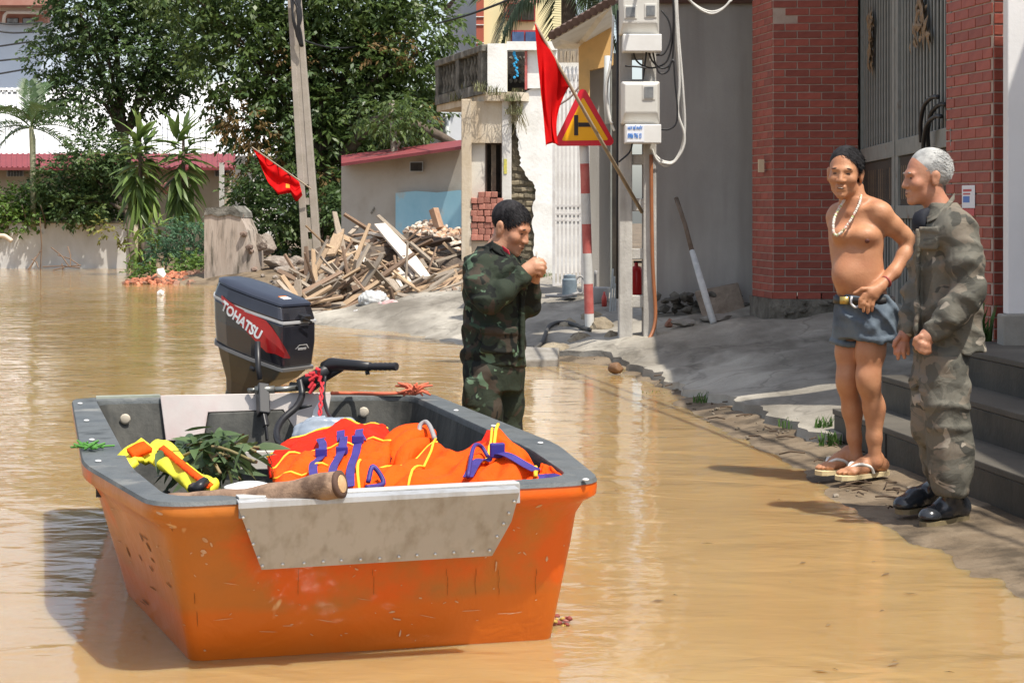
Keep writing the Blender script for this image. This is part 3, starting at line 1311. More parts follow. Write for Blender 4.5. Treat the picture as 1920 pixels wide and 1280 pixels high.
def up(px, py, dd=0.0):
    return P(px, py, UD + dd)


base = up(1193, 652)
base.z = gz(base.x, base.y)
pole = thing('utility_pole', 'pale concrete utility pole with rectangular holes carrying meter boxes', 'utility pole', base)
xl, xr = up(1172, 0).x, up(1217, 0).x
for x in (xl, xr):
    mb = MB()
    mb.loops([[V(x + sx * .062, UD + sy * .12, base.z - .1) for sx, sy in ((-1, -1), (1, -1), (1, 1), (-1, 1))],
              [V(x + sx * .05, UD + sy * .09, 8.2) for sx, sy in ((-1, -1), (1, -1), (1, 1), (-1, 1))]])
    obj('flange', mb, M_pole, pole, bevel=.01)
for a, b in ((553, 576), (466, 486), (372, 396), (290, 309), (232, 268), (150, 232), (62, 112), (-30, 20), (-160, -90), (-330, -250)):
    z0, z1 = up(0, b).z, up(0, a).z
    mb = MB()
    mb.box(((xl + xr) / 2, UD, (z0 + z1) / 2), (.115, .16, z1 - z0))
    obj('web', mb, M_pole, pole, bevel=.008)
mb = MB()
mb.tube([up(1158, 20, -.02), up(1158, 150, -.05), up(1157, 380, -.05), up(1157, 560, -.03)], .012, 6)
obj('black_conduit', mb, mat('black_rubber', (.018, .018, .02)), pole, smooth=True)

M_box = mat('meter_box_plastic', (.66, .645, .60), (.58, .565, .52), 3, .5, .05, 40, spec=.4)
M_cov = mat('meter_box_cover', (.74, .735, .71), (.68, .67, .64), 5, .35, spec=.5)
M_glass = mat('dim_window', (.12, .13, .14), (.22, .22, .22), 12, .2, spec=.6)


def boxpx(x0, y0, x1, y1, dd, dep, back=None):
    """closed box whose front is the pixel rectangle at the pole's depth + dd, depth dep"""
    a, b = up(x0, y1, dd), up(x1, y0, dd)
    return ((a.x + b.x) / 2, UD + dd + dep / 2, (a.z + b.z) / 2), (b.x - a.x, dep, b.z - a.z)


def meter(label, body, cover, wins, hood):
    c, d = boxpx(*body, -.36, .22)
    t = thing('meter_box', label, 'meter box', c, group='electric meter boxes on the utility pole')
    mb = MB()
    x0, x1, z0, z1 = c[0] - d[0] / 2, c[0] + d[0] / 2, c[2] - d[2] / 2, c[2] + d[2] / 2
    y0, y1 = c[1] - d[1] / 2, c[1] + d[1] / 2
    ins = .025
    rg = lambda y, k, zb_: [V(x0 + k, y, z0 + zb_), V(x1 - k, y, z0 + zb_), V(x1 - k, y, z1 - k), V(x0 + k, y, z1 - k)]
    mb.loops([rg(y1, 0, 0), rg(y0 + .07, 0, 0), rg(y0, ins, .10)], True, True)
    obj('case', mb, M_box, t, bevel=.012)
    mb = MB()
    c2, d2 = boxpx(*cover, -.39, .2)
    mb.box(c2, d2)
    obj('terminal_cover', mb, M_cov, t, bevel=.01)
    for w in wins:
        c3, d3 = boxpx(*w, -.372, .03)
        mb = MB()
        mb.box(c3, (d3[0] + .035, .02, d3[2] + .035))
        wf = obj('window_frame', mb, M_box, t, bevel=.004)
        mb = MB()
        mb.box((c3[0], c3[1] - .012, c3[2]), (d3[0], .012, d3[2]))
        obj('pane', mb, M_glass, wf)
    return t


meter('larger upper electric meter box with two small windows on the pole', (1163, -75, 1237, 64), (1168, 64, 1241, 97), [(1174, 14, 1191, 32), (1212, 11, 1228, 30)], 0)
mt = meter('lower electric meter box with one window and a blue lettered cover', (1166, 152, 1238, 232), (1172, 233, 1240, 269), [(1208, 163, 1225, 184)], 0)
M_sb = mat('sticker_blue', (.06, .22, .62), rough=.5)
o_ = up(1177, 248, -.394)
mb = MB()
a_, b_ = up(1175, 266, -.393), up(1208, 236, -.393)
mb.add([a_, V(b_.x, a_.y, a_.z), b_, V(a_.x, a_.y, b_.z)], [(0, 1, 2, 3)])
obj('sticker', mb, mat('sticker_white', (.78, .8, .84), rough=.5), mt)
text_mesh('HÚT BỂ PHỐT', .034, frame(V(o_.x, o_.y - .003, up(0, 246).z), (1, 0, 0), (0, 0, 1)), M_sb, 'lettering', mt, bold=.0012, width=.62)
text_mesh('0986 796 13', .062, frame(V(o_.x, o_.y - .003, up(0, 262).z), (1, 0, 0), (0, 0, 1)), M_sb, 'lettering', mt, bold=.002, width=.40)

# cables hanging beside the pole
M_cabw = mat('cable_white', (.60, .59, .56), (.5, .49, .46), 9, .55)
M_cabb = mat('cable_black', (.02, .02, .022), rough=.5)


def cable(name, label, pts, r, m, group, dd=-.1):
    mb = MB()
    for i, pp in enumerate(pts):
        mb.tube(spline([up(x, y, dd - .02 * i + .0005 * ((x * 7 + y) % 11)) for x, y in pp], 6), r, 6)
    return single(name, mb, m, label, 'cable', group=group, smooth=True)


cable('hanging_cable', 'bundle of white cables looping down beside the meter boxes', [
    [(1262, -40), (1264, 20), (1270, 110), (1280, 200), (1282, 260), (1266, 300), (1245, 303), (1228, 290), (1220, 272)],
    [(1267, -40), (1272, 60), (1280, 160), (1284, 240), (1276, 285), (1252, 311), (1232, 300), (1222, 280)],
    [(1265, -40), (1268, 40), (1274, 150), (1271, 210), (1283, 250), (1280, 280), (1262, 306), (1240, 305)]], .013, M_cabw, 'cables at the pole')
cable('hanging_cable', 'white cables sagging across the top of the grey wall', [
    [(1268, -30), (1296, 4), (1330, 22), (1358, 14), (1378, -12)], [(1272, -30), (1300, 8), (1330, 26), (1352, 20), (1372, 0)]], .012, M_cabw, 'cables at the pole', .15)
cable('hanging_cable', 'tangle of black cables between the two meter boxes', [
    [(1188, 98), (1192, 112), (1206, 124), (1228, 127), (1252, 112), (1262, 60), (1262, -20)],
    [(1216, 98), (1224, 116), (1240, 128), (1256, 122), (1262, 100), (1264, 30), (1260, -20)],
    [(1224, 98), (1230, 124), (1238, 138), (1252, 134), (1262, 112), (1266, 160), (1270, 200), (1268, 230), (1256, 242), (1240, 243)],
    [(1240, 20), (1254, 40), (1258, 70), (1246, 100), (1230, 104)], [(1212, 98), (1208, 130), (1206, 150)],
    [(1186, 268), (1180, 286), (1160, 304)], [(1172, 124), (1200, 126), (1212, 128)]], .009, M_cabb, 'cables at the pole', -.22)
cable('hanging_cable', 'grey cables running down the left side of the pole', [
    [(1150, 30), (1146, 110), (1139, 160), (1140, 200), (1146, 230), (1152, 246)], [(1146, 110), (1136, 170), (1142, 220), (1148, 232)]], .012, M_cabw, 'cables at the pole', -.2)
mb = MB()
mb.tube(spline([up(1221, 290, -.14), up(1222, 400, -.15), up(1224, 500, -.15), up(1229, 580, -.16), up(1226, 615, -.2), up(1214, 642, -.3)], 6), .017, 8)
single('orange_conduit', mb, mat('orange_pipe', (.36, .13, .05), (.28, .11, .05), 5, .5), 'orange plastic conduit running down the right side of the pole', 'pipe', smooth=True)
# fire extinguisher behind the pole hole
c = up(1193, 528, .22)
fe = thing('fire_extinguisher', 'red cylinder seen through a hole of the concrete pole', 'extinguisher', (c.x, c.y, c.z - .14))
mb = MB()
mb.lathe([(.055, -.16), (.06, -.15), (.06, .1), (.045, .135), (.018, .15), (.018, .18)], 14, Matrix.Translation(c))
obj('bottle', mb, mat('extinguisher_red', (.5, .02, .02), rough=.35), fe, smooth=True)
mb = MB()
mb.box(c + V(.02, 0, .185), (.09, .02, .02))
obj('lever', mb, M_cabb, fe)

# ================================================================ road sign
SP = W(1107, 660, gz(.72, 16.4))
SP.z = gz(SP.x, SP.y)
SD = SP.y


def sg(px, py, dd=0.0):
    return P(px, py, SD + dd)


sign = thing('road_sign', 'triangular yellow and red side road warning sign on banded pole', 'road sign', SP)
top = sg(1095, 268)
M_band = {'r': mat('band_red', (.42, .085, .075), (.50, .15, .13), 10, .6, col3=(.5, .35, .3), scale3=6, amt3=.3), 'w': mat('band_white', (.62, .62, .60), (.5, .5, .48), 8, .6, col3=(.35, .30, .25), scale3=5, amt3=.3),
          'k': mat('band_rust', (.30, .15, .07), (.45, .40, .34), 10, .8)}
pa = V(SP.x, SP.y, SP.z - .05)
bands = [(640, 668, 'k'), (588, 640, 'w'), (532, 588, 'r'), (475, 532, 'w'), (420, 475, 'r'), (363, 420, 'w'), (307, 363, 'r'), (172, 307, 'w')]
for y1, y0, k in [(b, a, c) for a, b, c in bands]:
    p0, p1 = sg(1107 - (660 - y1) * .031, y1), sg(1107 - (660 - y0) * .031, y0)
    mb = MB()
    mb.tube([p0, p1], .046, 16, cap=(k == 'k'))
    obj('pole_band', mb, M_band[k], sign, smooth=True, auto=40)
tri = [(1036, 274), (1156, 273), (1092, 158)]


def rtri(pts, rad, dd, th_):
    P3 = [Vector((x, y)) for x, y in pts]
    out = []
    for i in range(3):
        a, b, c_ = P3[i - 1], P3[i], P3[(i + 1) % 3]
        u, v = (a - b).normalized(), (c_ - b).normalized()
        ang = math.acos(u.dot(v))
        t = rad / math.tan(ang / 2)
        p0, p1 = b + u * t, b + v * t
        for k in range(7):
            f_ = k / 6
            q = p0.lerp(p1, f_)
            ctr = b + (u + v).normalized() * rad / math.sin(ang / 2)
            q = ctr + (q - ctr).normalized() * rad
            out.append(q)
    A_ = [sg(q.x, q.y, dd) for q in out]
    return [A_[::-1], [p + V(0, th_, 0) for p in A_[::-1]]]


mb = MB().loops(rtri(tri, 8, -.075, .012))
obj('red_border', mb, mat('sign_red', (.62, .015, .03), rough=.35), sign)
mb = MB().loops(rtri([(1053, 264), (1141, 263), (1093, 182)], 2, -.079, .003))
obj('yellow_field', mb, mat('sign_yellow', (.88, .42, .0), rough=.35), sign)
mb = MB()
for x0, y0, x1, y1 in ((1076.5, 216, 1084, 254), (1084.3, 230, 1111, 238)):
    a_, b_ = sg(x0, y1, -.0825), sg(x1, y0, -.0825)
    mb.box(((a_.x + b_.x) / 2, a_.y, (a_.z + b_.z) / 2), (b_.x - a_.x, .003, b_.z - a_.z))
obj('side_road_symbol', mb, mat('sign_black', (.025, .018, .02), rough=.5), sign)
mb = MB()
mb.bar(sg(1095, 200, -.05), sg(1096, 258, -.05), .04, .03)
obj('bracket', mb, M_iron, sign)

mb = MB()
for k, (px, py, w_, h_) in enumerate(((1128, 640, .34, .20), (1085, 648, .40, .15), (1040, 652, .42, .13), (1150, 652, .22, .16), (1000, 655, .36, .10), (1065, 630, .3, .16), (1110, 628, .3, .18))):
    p = W(px, py, .08)
    mb.rock((p.x, p.y + .05, gz(p.x, p.y) + .02), (w_, w_ * .8, h_ * 1.3), seed=700 + k, sub=3, rough=.3)
single('broken_kerb', mb, mat('muddy_concrete', (.22, .18, .125), (.33, .28, .20), 5, .95, .8, 20, col3=(.13, .10, .07), scale3=3, amt3=.42, bdist=.03),
       'broken muddy concrete edge at the water round the foot of the sign pole', 'broken kerb')

# ================================================================ flags
M_flag = mat('flag_red', (.78, .012, .012), (.66, .008, .010), 6, .75, transl=.25, spec=.1)
M_star = mat('flag_yellow', (.85, .55, .02), rough=.7)
M_bam = mat('bamboo', (.36, .29, .20), (.26, .20, .14), 10, .6, .2, 50)
s0, s1 = P(1204, 398, 16.93), P(1003, 44, 15.9)
flag = thing('national_flag', 'red flag with yellow star drooping from a tilted staff on the meter pole', 'flag', s0, group='red flags with a yellow star')
mb = MB()
mb.tube([s0, s0.lerp(s1, .5) + V(0, 0, -.01), s1], [.018, .016, .012], 8)
obj('staff', mb, M_bam, flag, smooth=True)
hA, hB = s1, s0.lerp(s1, .655)       # hoist from tip to lower corner


def flag1(u, v):
    # u along hoist (0 = tip), v along the fly, hanging down
    h = hA.lerp(hB, u)
    # fold lines gather towards the left edge when hanging
    bx = [1006 + 2 * u, 1014 + 14 * u, 1022 + 18 * u, 1028 + 14 * u]
    x_top = 1003 + (1069 - 1003) * u
    y_top = 44 + (160 - 44) * u
    y_end = 276 - 24 * u * (1 - u) - 4 * u
    y = y_top + (y_end - y_top) * v
    xe = 1024 + 20 * u
    xm = 1009 + 26 * u
    x = (1 - v) ** 2 * x_top + 2 * v * (1 - v) * (xm if v < .99 else xm) + v * v * xe
    # kink: upper part of the cloth is stretched by the staff, lower part hangs folded
    dep = 15.9 + (s0.y - 15.9) * .345 * u + .07 * math.sin(u * 9 + 2.2 * v) * (.25 + v) + .05 * math.sin(17 * u - 4 * v) * v
    x += 3.0 * math.sin(u * 11 + 3 * v) * v
    return P(x, y, dep - .02)


mb = MB()
mb.slab(flag1, lambda u, v: (0, .004, 0), 34, 40)
cl = obj('cloth', mb, M_flag, flag, smooth=True)
mb = MB()
mb.grid(lambda a, b: flag1(.02 + .10 * a * (1 - abs(2 * b - 1) * .6), .47 + .16 * b) + V(-.004, -.006, 0), 4, 8)
obj('star', mb, M_star, cl)

# ================================================================ iron gate, ochre house and white ruin in the middle
RD = 26.0


def R_(px, py, d=RD):
    return P(px, py, d)


def pxbox(mb, x0, y0, x1, y1, d, dep, mi=0):
    a, b = P(x0, y1, d), P(x1, y0, d)
    mb.box(((a.x + b.x) / 2, d + dep / 2, (a.z + b.z) / 2), (b.x - a.x, dep, b.z - a.z), mi=mi)
    return mb


M_stain = mat('stained_plaster', (.50, .42, .31), (.62, .56, .46), 2.2, .9, .5, 30, col3=(.34, .25, .15), scale3=1.6, amt3=.46, stretch3=(2, 2, .4), edge3=.35)
M_chalk = mat('chalk_white', (.80, .79, .76), (.72, .71, .68), 3, .9, .5, 25, col3=(.55, .53, .48), scale3=2.5, amt3=.36, edge3=.3)
M_moss = mat('mossy_concrete', (.07, .066, .055), (.19, .18, .155), 6, .95, .8, 20, col3=(.30, .29, .26), scale3=3, amt3=.36, bdist=.03)
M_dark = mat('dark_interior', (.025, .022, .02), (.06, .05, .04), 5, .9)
ruin = thing('ruined_house', 'half demolished house with balcony and ragged white plaster behind the soldier', 'house', (-.2, RD, .35))
ztop = 3.3
mb = MB()
pxbox(mb, 865, 186, 884, 575, RD - .02, .3)
obj('corner_post', mb, M_stain, ruin, bevel=.01)
mb = MB()
pxbox(mb, 941, 186, 959, 575, RD - .02, .3)
obj('corner_post', mb, mat('pale_post', (.62, .60, .57), (.50, .47, .42), 3, .9, .4), ruin, bevel=.01)
mb = MB()
pxbox(mb, 883.5, 190, 941.5, 268, RD, .25)
obj('lintel', mb, M_stain, ruin)
mb = MB()
pxbox(mb, 883.5, 268, 912, 420, RD + .10, .12)
obj('infill_panel', mb, mat('pale_infill', (.52, .48, .42), (.6, .57, .5), 3, .9, .3), ruin)
mb = MB()
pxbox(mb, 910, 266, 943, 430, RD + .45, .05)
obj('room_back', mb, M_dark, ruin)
mb = MB()
pxbox(mb, 910, 268, 913, 364, RD + .09, .06)
pxbox(mb, 938.5, 268, 941.5, 364, RD + .09, .06)
pxbox(mb, 913, 268, 938.5, 271, RD + .09, .06)
pxbox(mb, 913, 360, 938.5, 364, RD + .09, .06)
wfr = obj('window_frame', mb, mat('dark_timber', (.05, .032, .022), rough=.8), ruin)
mb = MB()
pxbox(mb, 921, 271, 930, 360, RD + .14, .05)
obj('hanging_curtain', mb, mat('drab_cloth', (.17, .13, .09), (.1, .08, .06), 12, .9), wfr)
mb = MB()
a_ = pxbox(mb, 944.5, 298, 950.5, 326, RD - .03, .012)
obj('yellow_notice', mb, mat('notice_yellow', (.6, .5, .08), (.3, .32, .1), 30, .7), ruin)
# stacked loose bricks filling the window
M_lb = mat('loose_brick', (.30, .115, .085), (.38, .17, .125), 12, .85, .4, 40, rnd_amt=.22)
lbme = meshdata('brick', MB().cbox((0, 0, 0), (.086, .17, .080), .006), M_lb)
for r in range(8):
    for k in range(5):
        x0 = P(889 + k * 12.2 + (r % 2) * 2, 0, RD)
        zz = P(0, 446 - r * 11.6, RD).z
        if r == 7 and k in (0, 4):
            continue
        if x0.x > P(940, 0, RD).x:
            continue
        inst('brick', lbme, ruin, (x0.x + rnd.uniform(-.004, .004), RD + .04 + rnd.uniform(-.012, .012), zz + rnd.uniform(-.006, .006)), (0, rnd.uniform(-.06, .06), rnd.uniform(-.06, .06)))
mb = MB()
pxbox(mb, 884, 452, 941, 575, RD + .02, .2)
obj('sill_wall', mb, M_stain, ruin)
# dark core with ragged white plaster in front
mb = MB()
pxbox(mb, 960, 165, 1036, 560, RD + .12, .3)
obj('rubble_core', mb, mat('rubble_core', (.07, .058, .04), (.15, .125, .085), 9, .95, 1.0, 14, bdist=.05, col3=(.10, .12, .05), scale3=4, amt3=.4), ruin)
cme = [meshdata('brick', MB().cbox((0, 0, 0), (.13 - .02 * k, .1, .062), .012), mat('core_brick', (.10, .082, .05), (.19, .16, .11), 9, .95, .6, 30, rnd_amt=.5)) for k in range(3)]
for r in range(17):
    for k in range(4):
        px, py = 966 + k * 11.5 + (r % 2) * 5, 318 + r * 12.5
        if px < 1002 + (4 if py > 390 else 0) and rnd.random() < .88:
            p = P(px, py, RD + .155)
            inst('brick', cme[rnd.randrange(3)], ruin, p, (rnd.uniform(-.2, .2), rnd.uniform(-.15, .15), rnd.uniform(-.3, .3)))
rag = [(1040, 560), (1040, 175), (1020, 168), (1001, 166), (986, 172), (972, 180), (966, 196), (969, 215), (964, 232), (968, 248), (973, 262), (971, 280),
       (977, 296), (974, 310), (984, 322), (990, 334), (1000, 344), (1005, 356), (1004, 374), (998, 388), (1001, 405), (997, 420), (1002, 440), (999, 470), (1003, 500), (1000, 560)]
rr_ = []
for (a, b), (c_, d_) in zip(rag[1:-1], rag[2:]):
    for t in (0, .33, .66):
        rr_.append((a + (c_ - a) * t + rnd.uniform(-2, 2) * (t > 0), b + (d_ - b) * t))
rr_ = [rag[0]] + rr_ + [rag[-1]]
A_ = [R_(x, y, RD + .06) for x, y in rr_]
mb = MB().loops([A_, [p + V(0, .07, 0) for p in A_]])
obj('ragged_plaster', mb, M_chalk, ruin)
# upper pier, opening and balcony parapet
mb = MB()
pxbox(mb, 914, 82, 951, 174, RD - .12, .34)
for i in range(9):
    mb.rock(P(914 + i * 4.6, 176 + rnd.uniform(-3, 5), RD), (.05, .2, .06), seed=i, sub=1)
obj('white_pier', mb, M_chalk, ruin)
mb = MB()
pxbox(mb, 950, 78, 1045, 94, RD - .1, .3)
pxbox(mb, 989, 94, 1045, 166, RD + .02, .2)
obj('upper_wall', mb, M_chalk, ruin)
mb = MB()
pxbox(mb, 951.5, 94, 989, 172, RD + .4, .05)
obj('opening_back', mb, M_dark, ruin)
vbm = meshdata('vent_block', MB().rock((0, 0, 0), (.055, .08, .08), seed=4, sub=1), M_moss)
for x in np.arange(954, 988, 8.5):
    for z in (110, 124, 138, 152):
        inst('vent_block', vbm, ruin, P(x + 4, z, RD + .3), (0, 0, x))
mb = MB()
pxbox(mb, 984, 96, 988.5, 168, RD - .02, .05)
obj('red_post', mb, mat('band_red', (.42, .085, .075)), ruin)
mb = MB()
for i in range(14):
    mb.rock(P(967 + rnd.uniform(-3.5, 3.5), 99 + i * 3.6, RD - .06), (.05, .05, .05), seed=i, sub=1)
single('blue_plastic_net', mb, mat('blue_plastic', (.02, .25, .52), (.03, .35, .6), 20, .5), 'blue plastic netting hanging in the dark balcony opening', 'netting')
pn, pf = R_(914, 0), P(826, 0, 28.9)
pn.z = pf.z = 0
pu = (pf - pn)
zt_n, zb_n = R_(0, 84).z, R_(0, 190).z
pz = math.atan2(pu.y, pu.x)


def par(u0, u1, z0, z1, dep, off=0.0):
    mb = MB()
    nrm_ = V(-pu.y, pu.x, 0).normalized()
    c = pn + pu * ((u0 + u1) / 2) - nrm_ * off
    mb.box((c.x, c.y, (z0 + z1) / 2), (pu.length * (u1 - u0), dep, z1 - z0), rz=pz)
    return mb


obj('parapet_cap', par(-.02, 1.0, zt_n - .10, zt_n, .2), M_moss, ruin, bevel=.015)
obj('parapet_base', par(-.02, 1.0, zb_n + .10, zb_n + .24, .18), M_moss, ruin)
for u in (.03, .5, .96):
    obj('parapet_post', par(u - .035, u + .035, zb_n + .24, zt_n - .10, .17), M_moss, ruin)
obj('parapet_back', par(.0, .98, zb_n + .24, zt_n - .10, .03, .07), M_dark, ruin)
for i in range(14):
    u = .09 + .86 * i / 13
    if abs(u - .5) > .05:
        p = pn + pu * u
        mb = MB()
        h_ = zt_n - zb_n - .34
        mb.lathe([(.03, 0), (.045, .1 * h_), (.028, .3 * h_), (.05, .55 * h_), (.028, .8 * h_), (.04, h_)], 8, Matrix.Translation((p.x, p.y, zb_n + .24)))
        obj('baluster', mb, M_moss, ruin, smooth=True)
mb = MB()
q = [pn + V(.45, -.12, 0), pn + V(-.02, -.12, 0), pf + V(-.06, 0, 0), pf + V(1.2, .3, 0), pn + V(.9, .5, 0)]
mb.loops([[V(p.x, p.y, zb_n) for p in q], [V(p.x, p.y, zb_n + .12) for p in q]])
obj('balcony_slab', mb, M_stain, ruin)
mb = MB()
pxbox(mb, 868, 186, 960, 575, RD + .55, .1)
obj('rear_wall', mb, M_stain, ruin)
mb = MB()
for (px, py, n_) in ((905, 172, 40), (925, 178, 30), (850, 190, 25), (962, 190, 60), (966, 215, 40), (880, 170, 20)):
    blades(mb, P(px, py, RD - .2 if px > 900 else 27.2), n_, .16, .12, 1.2, .006)
mbd = MB()
for i in range(50):
    x = 958 + rnd.uniform(0, 22)
    y = 165 + rnd.uniform(0, 40)
    p = P(x, y, RD - .03)
    mbd.tube([p, p + V(rnd.uniform(-.05, .05), -.03, -.12), p + V(rnd.uniform(-.1, .1), -.03, -rnd.uniform(.2, .42))], .004, 3)
single('dry_weeds', mbd, mat('dry_grass', (.26, .22, .12), (.18, .16, .09), 9, .9), 'dry weeds hanging from the ruined balcony corner', 'weeds')
single('balcony_grass', mb, mat('sedge', (.10, .12, .05), (.2, .19, .1), 9, .8), 'green grass tufts sprouting along the ruined balcony edge', 'grass tuft')

# white iron gate
M_wiron = mat('white_iron', (.66, .65, .64), (.5, .47, .45), 6, .5, col3=(.35, .2, .14), scale3=6, amt3=.28)
wg = thing('iron_gate', 'narrow white iron gate left of the striped sign pole', 'gate', (.6, 23.2, .4))
WD = 23.1
mb = MB()
pxbox(mb, 1036, 270, 1041, 545, WD - .02, .05)
obj('frame_post', mb, M_wiron, wg)
mb = MB()
pxbox(mb, 1088.5, 150, 1094, 545, WD - .02, .05)
obj('frame_post', mb, M_wiron, wg)
bm_ = meshdata('bar', pxbox(MB(), 0, 0, 4.2, 392, WD, .028), M_wiron)
wz = P(0, 0, WD)
for i in range(6):
    x = 1044 + i * 7.6
    inst('bar', bm_, wg, base_of(wg) * 0 + V((x) * WD / FPX, 0, -(146) * WD / FPX))
for y, h_ in ((384, 4), (400, 3), (412, 3), (531, 5), (262, 3), (168, 3)):
    obj('rail', pxbox(MB(), 1041, y, 1088, y + h_, WD - .012, .02), M_wiron, wg)
mb = MB()
for k in range(6):
    x = 1044 + k * 7.6
    mb.tube([P(x + 2, 150, WD), P(x + 2, 140, WD), P(x + 2, 128, WD)], [.012, .02, .003], 5)
obj('spear_tip', mb, M_wiron, wg)
mb = MB()
mb.tube(spline([P(1034, 208, 22.9), P(1050, 196, 22.9), P(1070, 182, 22.9), P(1088, 160, 22.9), P(1094, 152, 22.9)], 5), .014, 6)
obj('curved_brace', mb, mat('rust_pipe', (.22, .16, .14), rough=.6), wg, smooth=True)
bw = thing('white_house', 'bright white house wall showing behind the white iron gate', 'house', (.7, 27.5, .4))
mb = MB()
pxbox(mb, 1000, 118, 1120, 520, 27.5, .3)
obj('wall', mb, M_chalk, bw)
mb = MB()
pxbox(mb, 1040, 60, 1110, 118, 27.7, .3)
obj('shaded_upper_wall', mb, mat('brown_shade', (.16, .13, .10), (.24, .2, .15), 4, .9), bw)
mb = MB()
for i in range(7):
    mb.tube([P(1052 + i * 6, 117, 27.4), P(1054 + i * 6 + rnd.uniform(-4, 4), 96, 27.4)], .02, 5)
obj('stored_poles', mb, mat('bamboo', (.3, .26, .2)), bw)

# ochre house right of the gate
OD = 21.6
oh = thing('ochre_house', 'ochre yellow house corner with white canopy left of the meter pole', 'house', (1.0, OD, .4))
M_och = mat('ochre_paint', (.60, .36, .13), (.66, .42, .17), 2, .85, .2, col3=(.5, .33, .15), scale3=1.4, amt3=.4)
och = [(1086, 560), (1086, 92), (1150, 40), (1150, 190), (1106, 132 + 0), (1106, 560)]
A_ = [P(x, y, OD) for x, y in [(1150, 30), (1086, 88), (1086, 210), (1106, 208), (1106, 132), (1150, 122)]]
mb = MB().loops([A_, [p + V(0, .2, 0) for p in A_]])
obj('ochre_wall', mb, M_och, oh)
mb = MB()
pxbox(mb, 1105, 118, 1146, 565, OD + .24, .1)
obj('grey_wall', mb, M_grey, oh)
mb = MB()
pxbox(mb, 1092, 206, 1105.5, 565, OD + .02, .3)
obj('grey_pier', mb, mat('grey_pier', (.42, .40, .385), (.48, .46, .44), 2, .9, .2), oh)
mb = MB()
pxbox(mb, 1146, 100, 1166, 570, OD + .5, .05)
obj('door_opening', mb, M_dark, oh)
mb = MB()
pxbox(mb, 1144.5, 130, 1147.5, 565, OD + .1, .2)
obj('door_jamb', mb, M_iron, oh)
mb = MB()
A_ = [P(1034, 78, 20.6), P(1146, 14, 20.2), P(1150, 52, 21.7), P(1088, 92, 21.9), P(1040, 92, 22.4)]
mb.loops([A_[::-1], [p + V(0, 0, .05) for p in A_[::-1]]])
obj('canopy_soffit', mb, mat('soffit_white', (.66, .64, .60), (.56, .53, .48), 4, .85), oh)
for i in range(11):
    t = i / 10
    a_ = P(1034, 78, 20.6).lerp(P(1146, 14, 20.2), t)
    mb = MB().tube([a_ + V(0, -.06, .06), a_ + V(.1, .3, .14)], .05, 6)
    obj('roof_tile', mb, mat('dark_tile', (.11, .07, .055), rough=.9), oh)
obj('grey_downpipe', MB().tube([P(1139, 105, 20.9), P(1137, 180, 20.9), P(1140, 232, 20.9)], .035, 8), mat('pale_pipe', (.5, .52, .52), rough=.5), oh, smooth=True)
# things standing on the apron
pb = W(1068, 556, .36)
pb.y = 21.8
pb = P(1068, 557, 21.3)
pump = thing('water_pump', 'blue grey water pump with coiled hose beside the white gate', 'pump', pb)
mb = MB()
mb.lathe([(.085, 0), (.085, .2), (.07, .215), (.07, .25), (.02, .26)], 14, Matrix.Translation(pb))
obj('body', mb, mat('pump_blue', (.13, .17, .20), (.2, .24, .27), 12, .5), pump, smooth=True, auto=35)
mb = MB()
mb.tube([pb + V(.12 + .055 * math.cos(a), -.02, .14 + .1 * math.sin(a)) for a in np.linspace(0, 6.2, 18)], .014, 6)
mb.tube(spline([pb + V(.1, -.02, .05), pb + V(-.05, -.2, .02), pb + V(-.25, -.1, .02), pb + V(-.2, .1, .02), pb + V(.25, .1, .05), pb + V(.3, 0, .3)], 6), .018, 6)
obj('hose', mb, mat('grey_hose', (.28, .27, .26), rough=.6), pump, smooth=True)
hz = [W(1000, 648, .09), W(1030, 625, .12), W(1060, 615, .16), W(1090, 622, .16), W(1106, 640, .1)]
hz = [V(p.x, p.y, drive_z(p.x, p.y) + .02) for p in hz]
mb = MB().tube(spline([V(-.35, 19.4, drive_z(-.35, 19.4) + .02)] + hz, 6), .022, 6)
single('black_hose', mb, mat('hose_dark', (.06, .058, .055), rough=.7), 'black hose lying across the apron by the sign pole', 'hose', smooth=True)
pj = P(1133, 590, 20.3)
pj.z = drive_z(pj.x, pj.y)
bottle = thing('water_bottle', 'small red bottle standing on the apron beside the ochre house', 'bottle', pj)
obj('body', MB().lathe([(.028, 0), (.03, .1), (.012, .14), (.012, .16)], 10, Matrix.Translation(pj)), mat('bottle_red', (.45, .06, .05), rough=.3), bottle, smooth=True)
mb = MB()
for i in range(3):
    mb.bar(P(1143 + i * 5, 590, 19.6), P(1149 + i * 3, 505 + i * 14, 20.4), .02, .02)
single('folded_frame', mb, M_iron, 'thin metal frame leaning in the dark doorway', 'metal frame')
pk = P(1125, 578, 20.6)
pk.z = drive_z(pk.x, pk.y)
single('plastic_tub', MB().lathe([(.09, 0), (.11, .16), (.115, .17), (.1, .17), (.085, .02)], 14, Matrix.Translation(pk)), mat('tub_grey', (.42, .42, .42), rough=.5),
       'pale plastic tub standing by the doorway of the ochre house', 'tub', smooth=True)

# ================================================================ boat
GZB = .53


def G(px, py, z=GZB):
    return W(px, py, z)


def hit(px, py, p0, n):
    """point of the plane (p0, n) seen at photograph pixel (px, py)"""
    o = Vector((0, 0, CAMH))
    d = Vector(((px - 960) / FPX, 1, -(py - HOR) / FPX))
    t = (Vector(p0) - o).dot(n) / d.dot(n)
    return o + d * t


